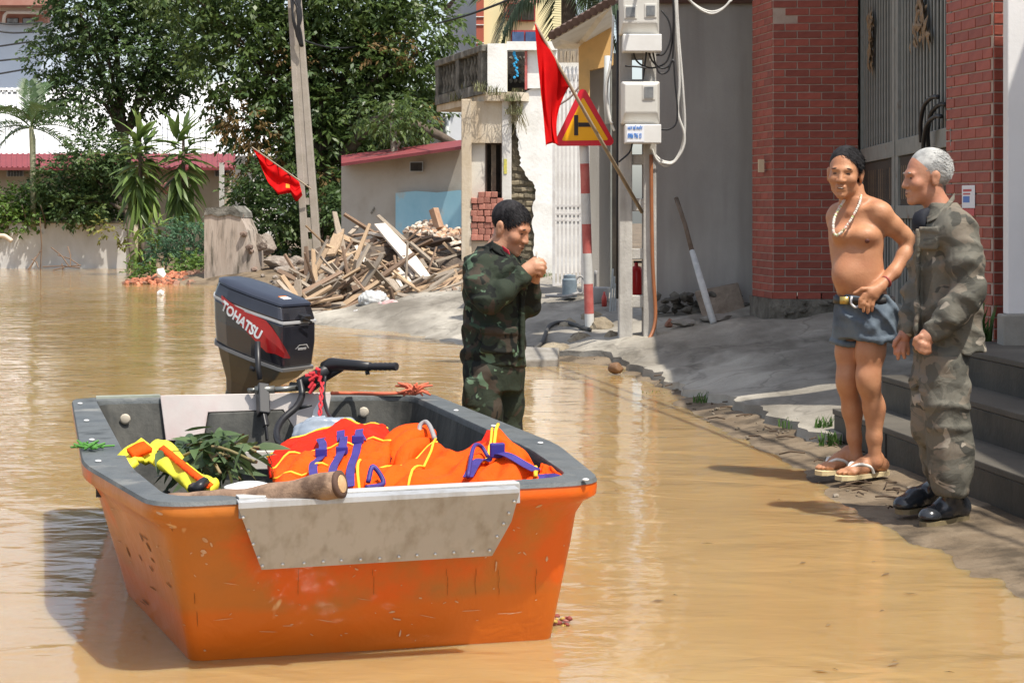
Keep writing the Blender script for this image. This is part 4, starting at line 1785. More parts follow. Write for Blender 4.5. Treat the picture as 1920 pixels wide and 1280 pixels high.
def closed_round(pts, seg=7, cut=.16):
    """closed outline: corners rounded, same vertex count for every outline"""
    out = []
    n = len(pts)
    for i in range(n):
        a, b, c = Vector(pts[i - 1]), Vector(pts[i]), Vector(pts[(i + 1) % n])
        p = b + (a - b).normalized() * min(cut, (a - b).length * .45)
        q = b + (c - b).normalized() * min(cut, (c - b).length * .45)
        for k in range(seg):
            t = k / (seg - 1)
            out.append(p * (1 - t) ** 2 + b * 2 * t * (1 - t) + q * t * t)
        for k in (1, 2, 3):
            nx_ = c + (b - c).normalized() * min(cut, (b - c).length * .45)
            out.append(q.lerp(nx_, k / 4))
    return out


def ring(xy, z):
    zz = z if hasattr(z, '__len__') else [z] * len(xy)
    return [V(x, y, k) for (x, y), k in zip(xy, zz)]


OUT = [(-1.985, 8.42), (-1.44, 6.27), (-1.035, 5.40), (.285, 5.87), (.165, 6.78), (-.385, 8.66)]
BOT = [(-1.80, 8.40), (-1.385, 6.75), (-.985, 5.74), (.125, 6.03), (.06, 6.95), (-.48, 8.60)]
TOPH = [(-1.93, 8.38), (-1.40, 6.32), (-1.000, 5.47), (.215, 5.915), (.105, 6.80), (-.43, 8.61)]
INN = [(-1.865, 8.36), (-1.245, 6.13), (-1.01, 5.505), (.185, 5.93), (.062, 6.62), (-.465, 8.54)]
FLR = [(-1.70, 8.25), (-1.15, 6.35), (-.93, 5.86), (.06, 6.12), (.0, 6.7), (-.52, 8.42)]
Rz = lambda xy, z, cut=.14: closed_round(ring(xy, z), cut=cut)


def blend(a, b, t):
    return [(p[0] * (1 - t) + q[0] * t, p[1] * (1 - t) + q[1] * t) for p, q in zip(a, b)]


def scaled(a, s_, dz=0):
    c = (sum(p[0] for p in a) / 6, sum(p[1] for p in a) / 6)
    return [(c[0] + (p[0] - c[0]) * s_, c[1] + (p[1] - c[1]) * s_) for p in a]


M_orange = mat('boat_orange', (.54, .150, .012), (.40, .140, .026), 2.0, .36, .08, 60, col3=(.66, .105, .004), scale3=1.05, amt3=.44, edge3=.08, spec=.5, coat=.06, col4=(.66, .40, .20), scale4=8, amt4=.30, stretch4=(1, 1, .45), edge4=.03, rough2=.5, zband=(.16, .03, (.60, .13, .006), .8, 2.5), bump2=.25, bscale2=5)  # zband brightens the lower hull as painted light off the water
M_rim = mat('grey_rubber_rim', (.070, .080, .085), (.125, .135, .135), 5, .6, .4, 50, col4=(.04, .045, .045), scale4=5, amt4=.36, edge4=.2, col3=(.20, .20, .185), scale3=4, amt3=.37, spec=.4)
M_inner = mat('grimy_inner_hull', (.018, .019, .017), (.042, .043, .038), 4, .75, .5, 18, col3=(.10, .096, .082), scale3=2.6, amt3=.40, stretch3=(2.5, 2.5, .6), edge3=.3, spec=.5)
M_alu = mat('brushed_aluminium', (.38, .385, .39), (.45, .455, .46), 2.0, .45, .05, 80, metal=.25, col4=(.29, .275, .25), scale4=3, amt4=.36, stretch4=(6, 6, .4), edge4=.3, col3=(.46, .45, .43), scale3=5, amt3=.33, stretch3=(1, 1, .3), edge3=.2, spec=.4)
boat = thing('rescue_boat', 'orange flat bowed rescue boat with grey rim afloat in brown floodwater', 'boat', (-.85, 7.0, 0))
mb = MB()
rings = [Rz(scaled(BOT, .96), -.13, .05), Rz(BOT, -.02, .045), Rz(blend(BOT, TOPH, .42), .17, .055), Rz(blend(BOT, TOPH, .78), .32, .075), Rz(TOPH, .415, .10),
         Rz(blend(TOPH, OUT, .45), .455), Rz(OUT, .480), Rz(scaled(OUT, 1.003), .505), Rz(OUT, .527)]
mb.loops(rings, True, False)
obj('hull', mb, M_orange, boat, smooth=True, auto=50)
mb = MB()
rimw = [Rz(scaled(OUT, 1.004), .522), Rz(scaled(OUT, .999), .534), Rz(scaled(INN, 1.004), .537), Rz(INN, .530), Rz(INN, .50)]
mb.loops(rimw, False, False)
obj('gunwale', mb, M_rim, boat, smooth=True, auto=50)
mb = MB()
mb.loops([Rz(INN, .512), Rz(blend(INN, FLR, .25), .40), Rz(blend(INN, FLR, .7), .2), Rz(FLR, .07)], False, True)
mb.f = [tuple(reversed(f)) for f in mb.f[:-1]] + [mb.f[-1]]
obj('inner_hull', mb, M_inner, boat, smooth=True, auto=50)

# paint chips and scrapes, laid on the hull where the photograph has them
from mathutils.bvhtree import BVHTree
hull_o = [o_ for o_ in boat.children if o_.name.startswith('hull')][0]
hb_ = base_of(boat)
HB = BVHTree.FromPolygons([v.co + hb_ for v in hull_o.data.vertices], [tuple(p.vertices) for p in hull_o.data.polygons])


def hull_at(px, py):
    h, n, _, _ = HB.ray_cast(V(0, 0, CAMH), V((px - 960) / FPX, 1, -(py - HOR) / FPX).normalized())
    return (h, n if n.y < 0 else -n) if h is not None else (None, None)


def scuff(mb, px, py, l, w, ang):
    pts = []
    for k in range(8):
        a = 2 * PI * k / 8
        r_ = rnd.uniform(.6, 1.0)
        x, y = l * math.cos(a) * r_, w * math.sin(a) * r_
        h, n = hull_at(px + x * math.cos(ang) - y * math.sin(ang), py + x * math.sin(ang) + y * math.cos(ang))
        if h is None:
            return
        pts.append(h + n * .0015)
    mb.add(pts, [tuple(range(8))])


mc, md = MB(), MB()
for (x, y, l, w, a) in ((385, 1012, 9, 4, .6), (396, 1020, 6, 2, 1.2), (382, 1034, 7, 5, .2), (379, 1040, 4, 3, 0), (387, 1056, 3, 2, .3), (668, 1066, 6, 2, .5), (1010, 948, 8, 2, -.4), (1035, 912, 12, 3, 0),
                        (930, 1060, 2, 12, .1), (1025, 1047, 3, 6, .1), (745, 1160, 9, 2, .1), (750, 1186, 2, 8, .2), (856, 1127, 5, 2, .4), (788, 1120, 4, 2, .2), (735, 1146, 8, 2, -.2), (384, 1218, 3, 2, 0), (300, 962, 10, 3, .3)):
    scuff(mc, x, y, l, w, a)
for k in range(46):
    scuff(mc, rnd.uniform(345, 1060), rnd.uniform(975, 1200), rnd.uniform(1.5, 5), rnd.uniform(.7, 1.6), rnd.uniform(-.8, .8))
for k in range(10):
    scuff(mc, rnd.uniform(400, 1000), rnd.uniform(1075, 1190), rnd.uniform(12, 30), .7, rnd.uniform(-.25, .25))
for k in range(15):
    scuff(mc, rnd.uniform(190, 330), rnd.uniform(940, 1080), rnd.uniform(2, 6), rnd.uniform(.7, 1.5), rnd.uniform(0, 1.2))
obj('paint_chips', mc, mat('chipped_paint', (.50, .27, .14), (.62, .42, .28), 30, .8), boat, kind='stuff')
for x in (838, 892, 935, 700, 560, 1005):
    for k in range(4):
        scuff(md, x + rnd.uniform(-1.5, 1.5), 1072 + k * 12, .6, rnd.uniform(8, 10), rnd.uniform(-.04, .04))
for k in range(12):
    scuff(md, rnd.uniform(232, 330), rnd.uniform(985, 1130), rnd.uniform(4, 14), rnd.uniform(.7, 1.6), rnd.uniform(.6, 1.3))
scuff(md, 365, 1120, .9, 14, -.05)
scuff(md, 370, 1160, .9, 18, -.05)
obj('drip_marks', md, mat('drip_dark', (.22, .075, .012), rough=.6), boat, kind='stuff')

# bow plate
b0, b1, b2 = V(*BOT[2], 0), V(*BOT[3], 0), V(*TOPH[2], .415)
nb = (b1 - b0).cross(b2 - b0).normalized()
if nb.y > 0:
    nb = -nb
pc = (b0 + b1 + b2) / 3 + nb * .012
plate_px = [(447, 951), (490, 1065), (922, 1039), (958, 975), (973, 921)]
A_ = [hit(x, y, pc, nb) for x, y in plate_px]
topl, topr = G(447, 944) + V(0, -.002, 0), G(973, 918) + V(0, -.002, 0)
fw = [A_[0], A_[1], A_[2], A_[3], A_[4]]
mb = MB()
thk = nb * .006
mb.loops([[p - thk for p in fw], [p + thk for p in fw]])
tl = [V(A_[0].x, A_[0].y, .545) , V(A_[4].x, A_[4].y, .545)]
dn = (b1 - b0).normalized()
back = V(-dn.y, dn.x, 0) * .05
lipo = [A_[0] + thk, A_[4] + thk, tl[1] + V(0, -.01, 0), tl[0] + V(0, -.01, 0)]
# folded lip over the rim: front strip up to the rim, then back across it
q0 = hit(447, 943, A_[0] + V(0, 0, .0), V(nb.x, nb.y, 0).normalized())
q1 = hit(973, 917, A_[4], V(nb.x, nb.y, 0).normalized())
mb.loops([[A_[0] - nb * .006, A_[4] - nb * .006, q1, q0], [A_[0] + nb * .006, A_[4] + nb * .006, q1 + nb * .006, q0 + nb * .006]])
mb.loops([[q0 + nb * .006, q1 + nb * .006, q1 + back, q0 + back], [p + V(0, 0, .005) for p in (q0 + nb * .006, q1 + nb * .006, q1 + back, q0 + back)]])
bp_ = obj('bow_plate', mb, M_alu, boat)
def front_at(px):
    a_, b_ = V(*OUT[2], 0), V(*OUT[3], 0)
    k_ = (px - 960) / FPX
    t_ = (k_ * a_.y - a_.x) / ((b_.x - a_.x) - k_ * (b_.y - a_.y))
    return a_.lerp(b_, t_)


fa_, fb_ = front_at(447), front_at(973)
fn_ = V((fb_ - fa_).y, -(fb_ - fa_).x, 0).normalized()
M_lip = mat('sunlit_alu', (.62, .61, .58), rough=.35, metal=.3)  # lighter copy of the plate metal, painting in the sunlit lip edge
obj('plate_lip', MB().bar(fa_ - fn_ * .018 + V(0, 0, .5405), fb_ - fn_ * .018 + V(0, 0, .5405), .050, .006), M_lip, bp_, bevel=.002)
obj('plate_fold', MB().bar(fa_ + fn_ * .006 + V(0, 0, .509), fb_ + fn_ * .006 + V(0, 0, .509), .007, .058), M_alu, bp_)
rv = meshdata('rivet', MB().lathe([(.0055, 0), (.005, .0025), (.002, .004)], 8, Matrix.Rotation(PI / 2, 4, 'X')), mat('rivet_steel', (.6, .58, .54), rough=.3, metal=.6), True)
path = [(456, 970), (466, 995), (475, 1020), (485, 1045), (492, 1061), (530, 1058), (570, 1056), (606, 1053), (640, 1051), (676, 1049), (712, 1047), (748, 1044),
        (782, 1041), (816, 1039), (851, 1036), (886, 1034), (918, 1032), (932, 1006), (944, 982), (954, 962), (964, 940)]
for x, y in path:
    p = hit(x, y, pc + nb * .008, nb)
    inst('rivet', rv, bp_, p, (0, 0, math.atan2(nb.x, -nb.y)))

# stern: aluminium transom plate and dark pad
s0_, s1_ = V(*INN[0], .5), V(*INN[5], .5)
sf = V(*blend(INN, FLR, .7)[0], .2)
ns = (s1_ - s0_).cross(sf - s0_).normalized()
if ns.y > 0:
    ns = -ns
ps = (s0_ + s1_) / 2 + ns * .02
tp = [(300, 741), (311, 826), (382, 824), (390, 773), (531, 768), (553, 806), (566, 838), (604, 836), (622, 735)]
mb = MB()
A_ = [hit(x, y, ps, ns) for x, y in tp]
mb.loops([[p - ns * .005 for p in A_], [p + ns * .005 for p in A_]])
obj('transom_plate', mb, mat('transom_alu', (.42, .385, .36), (.5, .45, .42), 3, .5, .05, metal=.3, col3=(.45, .28, .27), scale3=2.2, amt3=.38, edge3=.3), boat, bevel=.003)
mb = MB()
A_ = [hit(x, y, ps + ns * .012, ns) for x, y in ((374, 870), (392, 775), (530, 770), (553, 808), (560, 870))]
mb.loops([[p - ns * .03 for p in A_], [p + ns * .02 for p in A_]])
obj('motor_pad', mb, M_inner, boat, bevel=.008)
mb = MB()
for (a, b) in (((180, 744), (300, 741)), ((620, 736), (775, 738))):
    mb.bar(G(a[0], a[1] + 1, .54), G(b[0], b[1] + 1, .54), .05, .012)
obj('transom_cap', mb, mat('cap_strip', (.38, .40, .33), (.2, .22, .18), 6, .5), boat)
mb = MB()
for poly in (((588, 768), (600, 748), (606, 752), (592, 792), (584, 786)), ((576, 815), (582, 812), (586, 835), (580, 836))):
    A_ = [hit(x, y, ps + ns * .012, ns) for x, y in poly]
    mb.loops([A_, [p + ns * .002 for p in A_]])
obj('paper_scrap', mb, mat('paper', (.72, .72, .74)), boat)
for (x, y) in ((235, 785), (682, 772)):
    p = hit(x, y, ps, ns)
    mb = MB().lathe([(.02, -.004), (.024, .006), (.017, .01)], 12, frame(p, V(1, .1, 0), (0, 0, 1)))
    obj('drain_fitting', mb, mat('fitting', (.45, .40, .32), rough=.5), boat, smooth=True)
# rim bolts
bolt = meshdata('bolt', MB().lathe([(.011, 0), (.011, .004), (.006, .006)], 8), mat('bolt_white', (.7, .7, .68), rough=.4), True)
for x, y in ((150, 757), (162, 789), (172, 825), (184, 865), (855, 770), (925, 799), (1013, 831), (1098, 900)):
    p = G(x, y, .537)
    inst('bolt', bolt, boat, p)
# drain tube on the outside of the hull
pa_, pb_ = P(236, 960, 6.35), P(254, 973, 6.05)
mb = MB().tube([pa_ + V(.1, .2, .03), pb_], .017, 10)
obj('drain_tube', mb, M_cabb, boat, smooth=True)
mb = MB().box(P(192, 921, 6.3), (.03, .06, .03))
obj('rubber_stop', mb, M_cabb, boat)

# ---------------------------------------------------------------- outboard motor
M_cowl = mat('cowl_black', (.012, .012, .016), (.02, .02, .026), 6, .16, spec=.6, coat=.6)
M_cowlt = mat('cowl_top', (.018, .022, .036), (.024, .029, .045), 8, .35, .03, 90, spec=.5)
M_leg = mat('motor_leg', (.05, .045, .035), (.085, .072, .05), 4, .4, spec=.5)
M_blk = mat('black_plastic', (.016, .016, .018), rough=.4)
MO = V(-1.165, 8.72, .712)
ME = Euler((math.radians(-16), 0, math.radians(-120)), 'XYZ')
motor = thing('outboard_motor', 'black outboard motor tilted on the boat stern with red swoosh', 'outboard motor', MO, rot=ME, local=True)
MW = Matrix.Translation(MO) @ ME.to_matrix().to_4x4()
MI = MW.inverted()
half = [(.45, 1.0), (.80, .99), (.86, .90), (1.0, .25), (1.0, -.40), (.82, -.80), (.45, -1.0)]
outl = [(x, y) for x, y in half] + [(-x, y) for x, y in half[::-1]]


def sec(z, hw, hl, cy):
    return [V(x * hw, cy + y * hl, z) for x, y in outl]


SECS = [(-.0, .142, .222, -.01), (.108, .154, .230, -.037), (.200, .156, .231, -.064)]
mb = MB()
mb.loops([sec(*SECS[0]), sec(*SECS[1]), sec(*SECS[2])])
obj('lower_cowl', mb, M_cowl, motor, bevel=.012)
mb = MB()
mb.loops([sec(.200, .159, .234, -.064), sec(.210, .159, .234, -.066)])
obj('seam_line', mb, mat('seam_silver', (.42, .42, .42), rough=.3), motor)
mb = MB()
mb.loops([sec(.210, .156, .230, -.067), sec(.245, .147, .219, -.076), sec(.272, .138, .209, -.083)])
obj('upper_cowl', mb, M_cowl, motor, bevel=.008)
mb = MB()
mb.loops([sec(.272, .141, .213, -.083), sec(.281, .139, .211, -.085), sec(.290, .124, .192, -.087), sec(.293, .06, .1, -.087)])
obj('top_cover', mb, M_cowlt, motor, smooth=True, auto=40)
mb = MB()
mb.loops([sec(-.012, .148, .228, -.01), sec(.002, .148, .228, -.01)])
obj('lower_seam', mb, mat('seam_grey', (.16, .16, .16), rough=.35), motor)
mb = MB()
mb.loops([sec(-.012, .137, .21, -.01), sec(-.07, .115, .18, -.015), sec(-.16, .075, .11, -.04), sec(-.22, .055, .09, -.05), sec(-.75, .045, .08, -.10)][::-1])
obj('drive_leg', mb, M_leg, motor, bevel=.01)


def side_x(y, z):
    def w(s_):
        z_, hw, hl, cy = s_
        t = (y - cy) / hl
        px_ = [.8, .86, 1.0, 1.0, .82, .45]
        ty = [.99, .90, .25, -.40, -.80, -1.0]
        return hw * float(np.interp(-t, [-a for a in ty], px_))
    zz = [s_[0] for s_ in SECS]
    return float(np.interp(z, zz, [w(s_) for s_ in SECS]))


ps_ = MW @ V(.153, -.02, .1)
nsd = (MW.to_3x3() @ V(1, 0, 0)).normalized()


def side_loc(px, py):
    q = MI @ hit(px, py, ps_, nsd)
    return q.y, q.z


sw = [(414, 552), (446, 575), (497, 601), (512, 622), (537, 671), (531, 674), (519, 671), (511, 662), (500, 664), (486, 650), (464, 622), (440, 596), (414, 566)]
mb = MB()
cen = [side_loc(*p) for p in sw]
# strip pairs top/bottom so that the decal follows the curved side
topc = [side_loc(*p) for p in ((414, 553), (430, 564), (446, 575), (472, 588), (497, 601), (507, 614), (518, 633), (530, 656), (537, 671))]
botc = [side_loc(*p) for p in ((414, 566), (426, 581), (440, 596), (464, 622), (484, 647), (496, 661), (511, 664), (524, 672), (535, 673))]
pts = []
for (a, b) in zip(topc, botc):
    for t in (0, .5, 1):
        y, z = a[0] + (b[0] - a[0]) * t, a[1] + (b[1] - a[1]) * t
        pts.append(V(side_x(y, z) + .0035, y, z))
fs = []
for i in range(len(topc) - 1):
    for k in range(2):
        fs.append((i * 3 + k, i * 3 + k + 1, i * 3 + k + 4, i * 3 + k + 3))
mb.add(pts, fs)
obj('red_swoosh', mb, mat('swoosh_red', (.42, .012, .015), (.28, .01, .012), 8, .25, coat=.5), motor)
ta, tb = side_loc(415, 578), side_loc(487, 634)
tdir = V(0, tb[0] - ta[0], tb[1] - ta[1])
TM = frame(V(0, ta[0], ta[1]), tdir, V(0, .12, 1))
to = text_mesh('TOHATSU', .064, TM, mat('letter_white', (.72, .72, .72), rough=.4), 'lettering', motor, extrude=.0008, bold=.0022, width=1.0)
xs_ = [v.co.y for v in to.data.vertices]
k_ = (tb[0] - ta[0]) / max(1e-6, (max(xs_) - min(xs_)))
for v in to.data.vertices:
    v.co.y = ta[0] + (v.co.y - ta[0]) * k_
    v.co.z = v.co.z
    v.co.x = side_x(v.co.y, v.co.z) + .006 + (v.co.x * .5)
# top label, front emblem, latch
fpl = sec(.1, .148, .207, -.025)
mb = MB()
mb.box((.02, .068, .2925), (.055, .034, .003), rz=.0)
obj('warning_label', mb, mat('label_white', (.75, .75, .75)), motor)
mb = MB()
mb.box((.02, .052, .2935), (.055, .011, .003))
obj('label_band', mb, mat('label_orange', (.7, .2, .03)), motor)
fy = .230 * .995 - .037 + .004
E = [(-.055, 0), (-.03, .022), (.03, .022), (.055, 0), (.03, -.022), (-.03, -.022)]
mb = MB()
EM = frame(V(-.02, fy, .085), V(-1, 0, 0), V(0, 0, 1))
n_ = len(E)
o_ = [EM @ V(x, y, .001) for x, y in E]
i_ = [EM @ V(x * .86, y * .8, .001) for x, y in E]
mb.add(o_ + i_, [(k, (k + 1) % n_, n_ + (k + 1) % n_, n_ + k) for k in range(n_)])
obj('emblem', mb, mat('emblem_silver', (.5, .5, .5), rough=.3), motor)
mb = MB()
for k in range(6):
    mb.box(EM @ V(-.027 + k * .0108, 0, .001), (.008, .002, .012))
obj('emblem_lettering', mb, mat('emblem_silver', (.5, .5, .5)), motor)
mb = MB()
mb.box((-.03, fy - .035, .225), (.06, .04, .028))
mb.bar((.02, fy - .012, .232), (-.05, fy + .0, .212), .010, .010)
obj('latch', mb, M_blk, motor, bevel=.004)
L_ = lambda px, py, d: MI @ P(px, py, d)
mb = MB()
mb.tube([L_(566, 722, 8.42), L_(590, 708, 8.4), L_(618, 690, 8.38)], [.035, .032, .03], 8)
mb.tube([L_(545, 722, 8.5), L_(585, 728, 8.45), L_(612, 706, 8.4), L_(640, 690, 8.36)], [.016, .018, .018, .016], 8)
obj('steering_bracket', mb, M_blk, motor, smooth=True)
mb = MB()
mb.tube([L_(608, 690, 8.40), L_(622, 684, 8.38), L_(640, 683, 8.35), L_(668, 685, 8.3), L_(694, 687, 8.25)], [.030, .034, .026, .024, .020], 10)
mb.tube([L_(688, 695, 8.26), L_(690, 702, 8.26)], .010, 6)
obj('tiller_arm', mb, M_blk, motor, smooth=True)
mb = MB()
mb.tube([L_(694, 687, 8.25), L_(744, 687, 8.17)], [.016, .0165], 12)
for k in range(5):
    x = 703 + k * 9
    mb.tube([L_(x, 687, 8.24 - k * .015), L_(x + 3, 687, 8.235 - k * .015)], .018, 12)
obj('tiller_grip', mb, mat('grip_rubber', (.022, .022, .026), rough=.55), motor, smooth=True, auto=40)
mb = MB()
mb.bar(L_(492, 722, 8.42), L_(494, 778, 8.33), .05, .05)
mb.bar(L_(494, 776, 8.33), L_(499, 800, 8.30), .022, .03)
mb.bar(L_(498, 798, 8.30), L_(501, 826, 8.28), .010, .02)
obj('clamp_bracket', mb, M_blk, motor, bevel=.006)
mb = MB()
mb.tube([L_(478, 731, 8.40), L_(515, 730, 8.40)], .018, 8)
mb.tube([L_(466, 731, 8.42), L_(478, 731, 8.40)], .010, 8)
mb.tube([L_(515, 730, 8.40), L_(560, 727, 8.45)], .014, 8)
obj('clamp_handle', MB().tube([L_(555, 765, 8.3), L_(585, 760, 8.28)], [.013, .004], 6), M_blk, motor, smooth=True)
obj('clamp_screw', mb, mat('worn_steel', (.22, .22, .2), rough=.35, metal=.7), motor, smooth=True)
mb = MB()
mb.tube(spline([L_(562, 712, 8.4), L_(566, 740, 8.36), L_(556, 762, 8.28), L_(530, 786, 8.2), L_(519, 808, 8.12), L_(523, 828, 8.05), L_(540, 838, 7.95)], 8), .016, 8)
obj('fuel_hose', mb, M_blk, motor, smooth=True)
mb = MB()
mb.tube(spline([L_(610, 705, 8.35), L_(607, 740, 8.3), L_(615, 775, 8.15), L_(640, 802, 7.8)], 8), .008, 6)
obj('control_cable', mb, M_blk, motor, smooth=True)
mb = MB()
mb.tube([L_(483, 640, 8.5), L_(484, 690, 8.48), L_(488, 712, 8.46)], .014, 6)
mb.box(L_(474, 691, 8.5), (.012, .03, .02))
obj('tilt_lever', mb, M_blk, motor, smooth=True)
M_rope = mat('orange_rope', (.62, .14, .07), (.5, .12, .07), 30, .8)
mb = MB()
for k in range(9):
    p = P(588 + rnd.uniform(-8, 10), 712 + rnd.uniform(-7, 9), 8.33)
    q = p + V(rnd.uniform(-.04, .04), -.02, rnd.uniform(-.04, .04))
    mb.tube([p, (p + q) / 2 + V(.01, -.01, .015), q], .008, 6)
single('red_rope_knot', mb, mat('red_rope', (.55, .03, .04), rough=.8), 'red rope knotted round the outboard motor bracket', 'rope')
mb = MB()
for k in range(2):
    pts = []
    for t in np.linspace(0, 1, 18):
        a = t * 20 + k * PI
        pts.append(P(604 - 6 * t, 716 + 90 * t, 8.31 - .2 * t) + V(.007 * math.cos(a), .007 * math.sin(a), 0))
    mb.tube(pts, .005, 5)
single('red_string', mb, mat('red_rope', (.55, .03, .04)), 'twisted red cord hanging from the motor down the transom plate', 'string', smooth=True)
mb = MB()
mb.tube(spline([G(622, 737, .56), G(660, 737, .548), G(710, 738, .56), G(750, 737, .56), G(780, 738, .555)], 6), .009, 6)
for k in range(26):
    a = rnd.uniform(0, 6.28)
    p = G(778, 738, .56)
    l = rnd.uniform(.04, .09)
    q = p + V(l * math.cos(a), -abs(.5 * l * math.sin(a)) + .02, rnd.uniform(-.01, .05))
    mb.tube([p, (p + q) / 2 + V(0, 0, .015), q], [.008, .007, .004], 5)
single('orange_rope', mb, M_rope, 'orange rope tied along the stern with a frayed knot at the corner', 'rope', smooth=True)

# ---------------------------------------------------------------- cargo in the boat
M_vest = mat('vest_orange', (.90, .092, .003), (.82, .068, .003), 5, .75, .5, 30, bump2=.6, bscale2=9, spec=.15)
M_vestin = mat('vest_red_lining', (.74, .022, .005), (.56, .02, .006), 7, .75, .4, 30, bump2=.6, bscale2=9, spec=.15)
M_pipe = mat('vest_yellow_piping', (.95, .50, .03), rough=.6)
M_strap = mat('violet_strap', (.055, .040, .22), (.04, .03, .16), 20, .55, spec=.3)


def puff(tops, bots, th_, nu=26, nv=14, seam=(), wr=.006, seed=0, pw=.22):
    """cushioned sheet: tops / bots are lists of (px, py, depth) along upper and lower edge"""
    T = [P(*p) for p in tops]
    B_ = [P(*p) for p in bots]

    def along(L, u):
        x = u * (len(L) - 1)
        i = min(int(x), len(L) - 2)
        q = [L[max(i - 1, 0)], L[i], L[i + 1], L[min(i + 2, len(L) - 1)]]
        t = x - i
        return 0.5 * ((2 * q[1]) + (q[2] - q[0]) * t + (2 * q[0] - 5 * q[1] + 4 * q[2] - q[3]) * t * t + (3 * q[1] - q[0] - 3 * q[2] + q[3]) * t ** 3)
    c = (sum(T, Vector()) / len(T) - sum(B_, Vector()) / len(B_))
    ex = (T[-1] - T[0] + B_[-1] - B_[0])
    nrm = ex.cross(c).normalized()
    if nrm.y > 0:
        nrm = -nrm

    def bulge(u, v):
        e = min(u, 1 - u) * 8
        f = min(v, 1 - v) * 5
        b = min(1, e) ** pw * min(1, f) ** pw
        for s_ in seam:
            b *= 1 - .65 * math.exp(-((v - s_) / .035) ** 2)
        return b

    def mid(u, v):
        return along(T, u).lerp(along(B_, u), v)

    def fr_(u, v):
        w = wr * (math.sin(u * 17 + seed + 3 * v) * math.cos(v * 9 + seed * 2) + .6 * math.sin(u * 31 + v * 13 + seed) + .7 * abs(math.sin(u * 11 - v * 7 + seed + math.sin(v * 9))) ** 3)
        return mid(u, v) + nrm * (th_ * .5 * bulge(u, v) + w + .002)

    def off(u, v):
        return -nrm * (th_ * bulge(u, v) + .006)
    mb = MB().slab(fr_, off, nu, nv)
    return mb, fr_, nrm


def ribbon(pts, w, nrm, th_=.0025):
    """flat strap along 3-D points, width w"""
    pts = spline(pts, 5)
    mb = MB()
    rings = []
    for i, p in enumerate(pts):
        t = (pts[min(i + 1, len(pts) - 1)] - pts[max(i - 1, 0)]).normalized()
        s_ = t.cross(nrm).normalized() * w / 2
        m_ = s_.cross(t).normalized() * th_
        rings.append([p - s_, p + s_, p + s_ + m_, p - s_ + m_])
    return mb.loops(rings)


# left life jacket
ja = thing('life_jacket', 'orange life jacket with three violet straps behind the log', 'life jacket', P(620, 930, 6.4), group='orange life jackets piled in the boat')
mb, f1_, n1_ = puff([(500, 866, 7.0), (545, 838, 7.05), (600, 814, 7.1), (650, 801, 7.1), (695, 802, 7.1), (731, 813, 7.0)],
                    [(506, 900, 6.7), (548, 878, 6.72), (600, 862, 6.75), (650, 850, 6.75), (700, 842, 6.75), (738, 842, 6.7)], .055, seed=1, wr=.010)
obj('back_panel', mb, M_vestin, ja, smooth=True)
mb, f2_, n2_ = puff([(508, 886, 6.62), (548, 862, 6.66), (600, 851, 6.7), (655, 842, 6.7), (700, 834, 6.7), (737, 835, 6.65)],
                    [(520, 945, 6.0), (560, 942, 5.98), (610, 938, 5.98), (655, 934, 6.0), (690, 922, 6.1), (726, 888, 6.3)], .05, seam=(.48,), seed=2, wr=.012)
obj('front_panel', mb, M_vest, ja, smooth=True)
obj('piping', MB().tube([f1_(u, .02) + V(0, -.01, 0) for u in np.linspace(.02, .98, 24)], 0.0055, 6), M_pipe, ja, smooth=True)
obj('piping', MB().tube([f2_(u, .03) for u in np.linspace(.02, .98, 24)], 0.0047, 6), M_pipe, ja, smooth=True)
obj('piping', MB().tube([f2_(.72 + .02 * math.sin(v * 6), v) + n2_ * .008 for v in np.linspace(.5, .98, 10)], 0.0055, 6), M_pipe, ja, smooth=True)
obj('piping', MB().tube([f2_(u, .47 + .06 * math.sin(u * 5)) + n2_ * .006 for u in np.linspace(.02, .45, 12)], 0.0047, 6), M_pipe, ja, smooth=True)
for u0 in (.40, .545, .685):
    A_ = [f1_(u0 + .035, .62) + n1_ * .012, f1_(u0 + .03, .85) + n1_ * .016, f2_(u0 + .03, .02) + n2_ * .016, f2_(u0 + .015, .22) + n2_ * .012,
          f2_(u0 - .01, .40) + n2_ * .014, f2_(u0 - .05, .52) + n2_ * .012, f2_(u0 - .06, .75) + n2_ * .010, f2_(u0 - .06, .98) + n2_ * .010]
    so_ = obj('strap', ribbon(A_, .029, n2_), M_strap, ja)
    obj('buckle', MB().box(f2_(u0 + .013, .27) + n2_ * .022, (.042, .014, .03), rz=.1), mat('buckle_violet', (.03, .025, .2), rough=.35), so_, bevel=.004)
# folded middle jacket
jb = thing('life_jacket', 'folded orange life jacket standing between the two larger ones', 'life jacket', P(765, 890, 6.6), group='orange life jackets piled in the boat')
for k, (x0, y0, x1, y1, r, d) in enumerate(((716, 878, 800, 806, .055, 6.75), (730, 884, 812, 812, .050, 6.62), (748, 886, 816, 832, .042, 6.5), (722, 862, 790, 808, .04, 6.9))):
    a_, b_ = P(x0, y0, d - .1), P(x1, y1, d + .15)
    pts = [a_.lerp(b_, t) + V(-.02 * math.sin(t * PI), 0, .02 * math.sin(t * PI)) for t in np.linspace(0, 1, 12)]
    mb = MB().tube(pts, [max(.008, r * math.sin(PI * (.06 + .88 * t)) ** .6) for t in np.linspace(0, 1, 12)], 12)
    obj('foam_fold', mb, M_vest if k != 3 else M_vestin, jb, smooth=True)
mb = MB().tube(spline([P(786, 812, 6.68), P(788, 797, 6.7), P(798, 791, 6.7), P(806, 799, 6.66), P(815, 822, 6.55)], 6), .009, 6)
obj('strap_loop', mb, mat('grey_webbing', (.28, .27, .27), rough=.7), jb, smooth=True)
mb = MB().tube([P(728, 858, 6.5), P(721, 880, 6.44), P(738, 893, 6.4), P(742, 905, 6.35)], .014, 6)
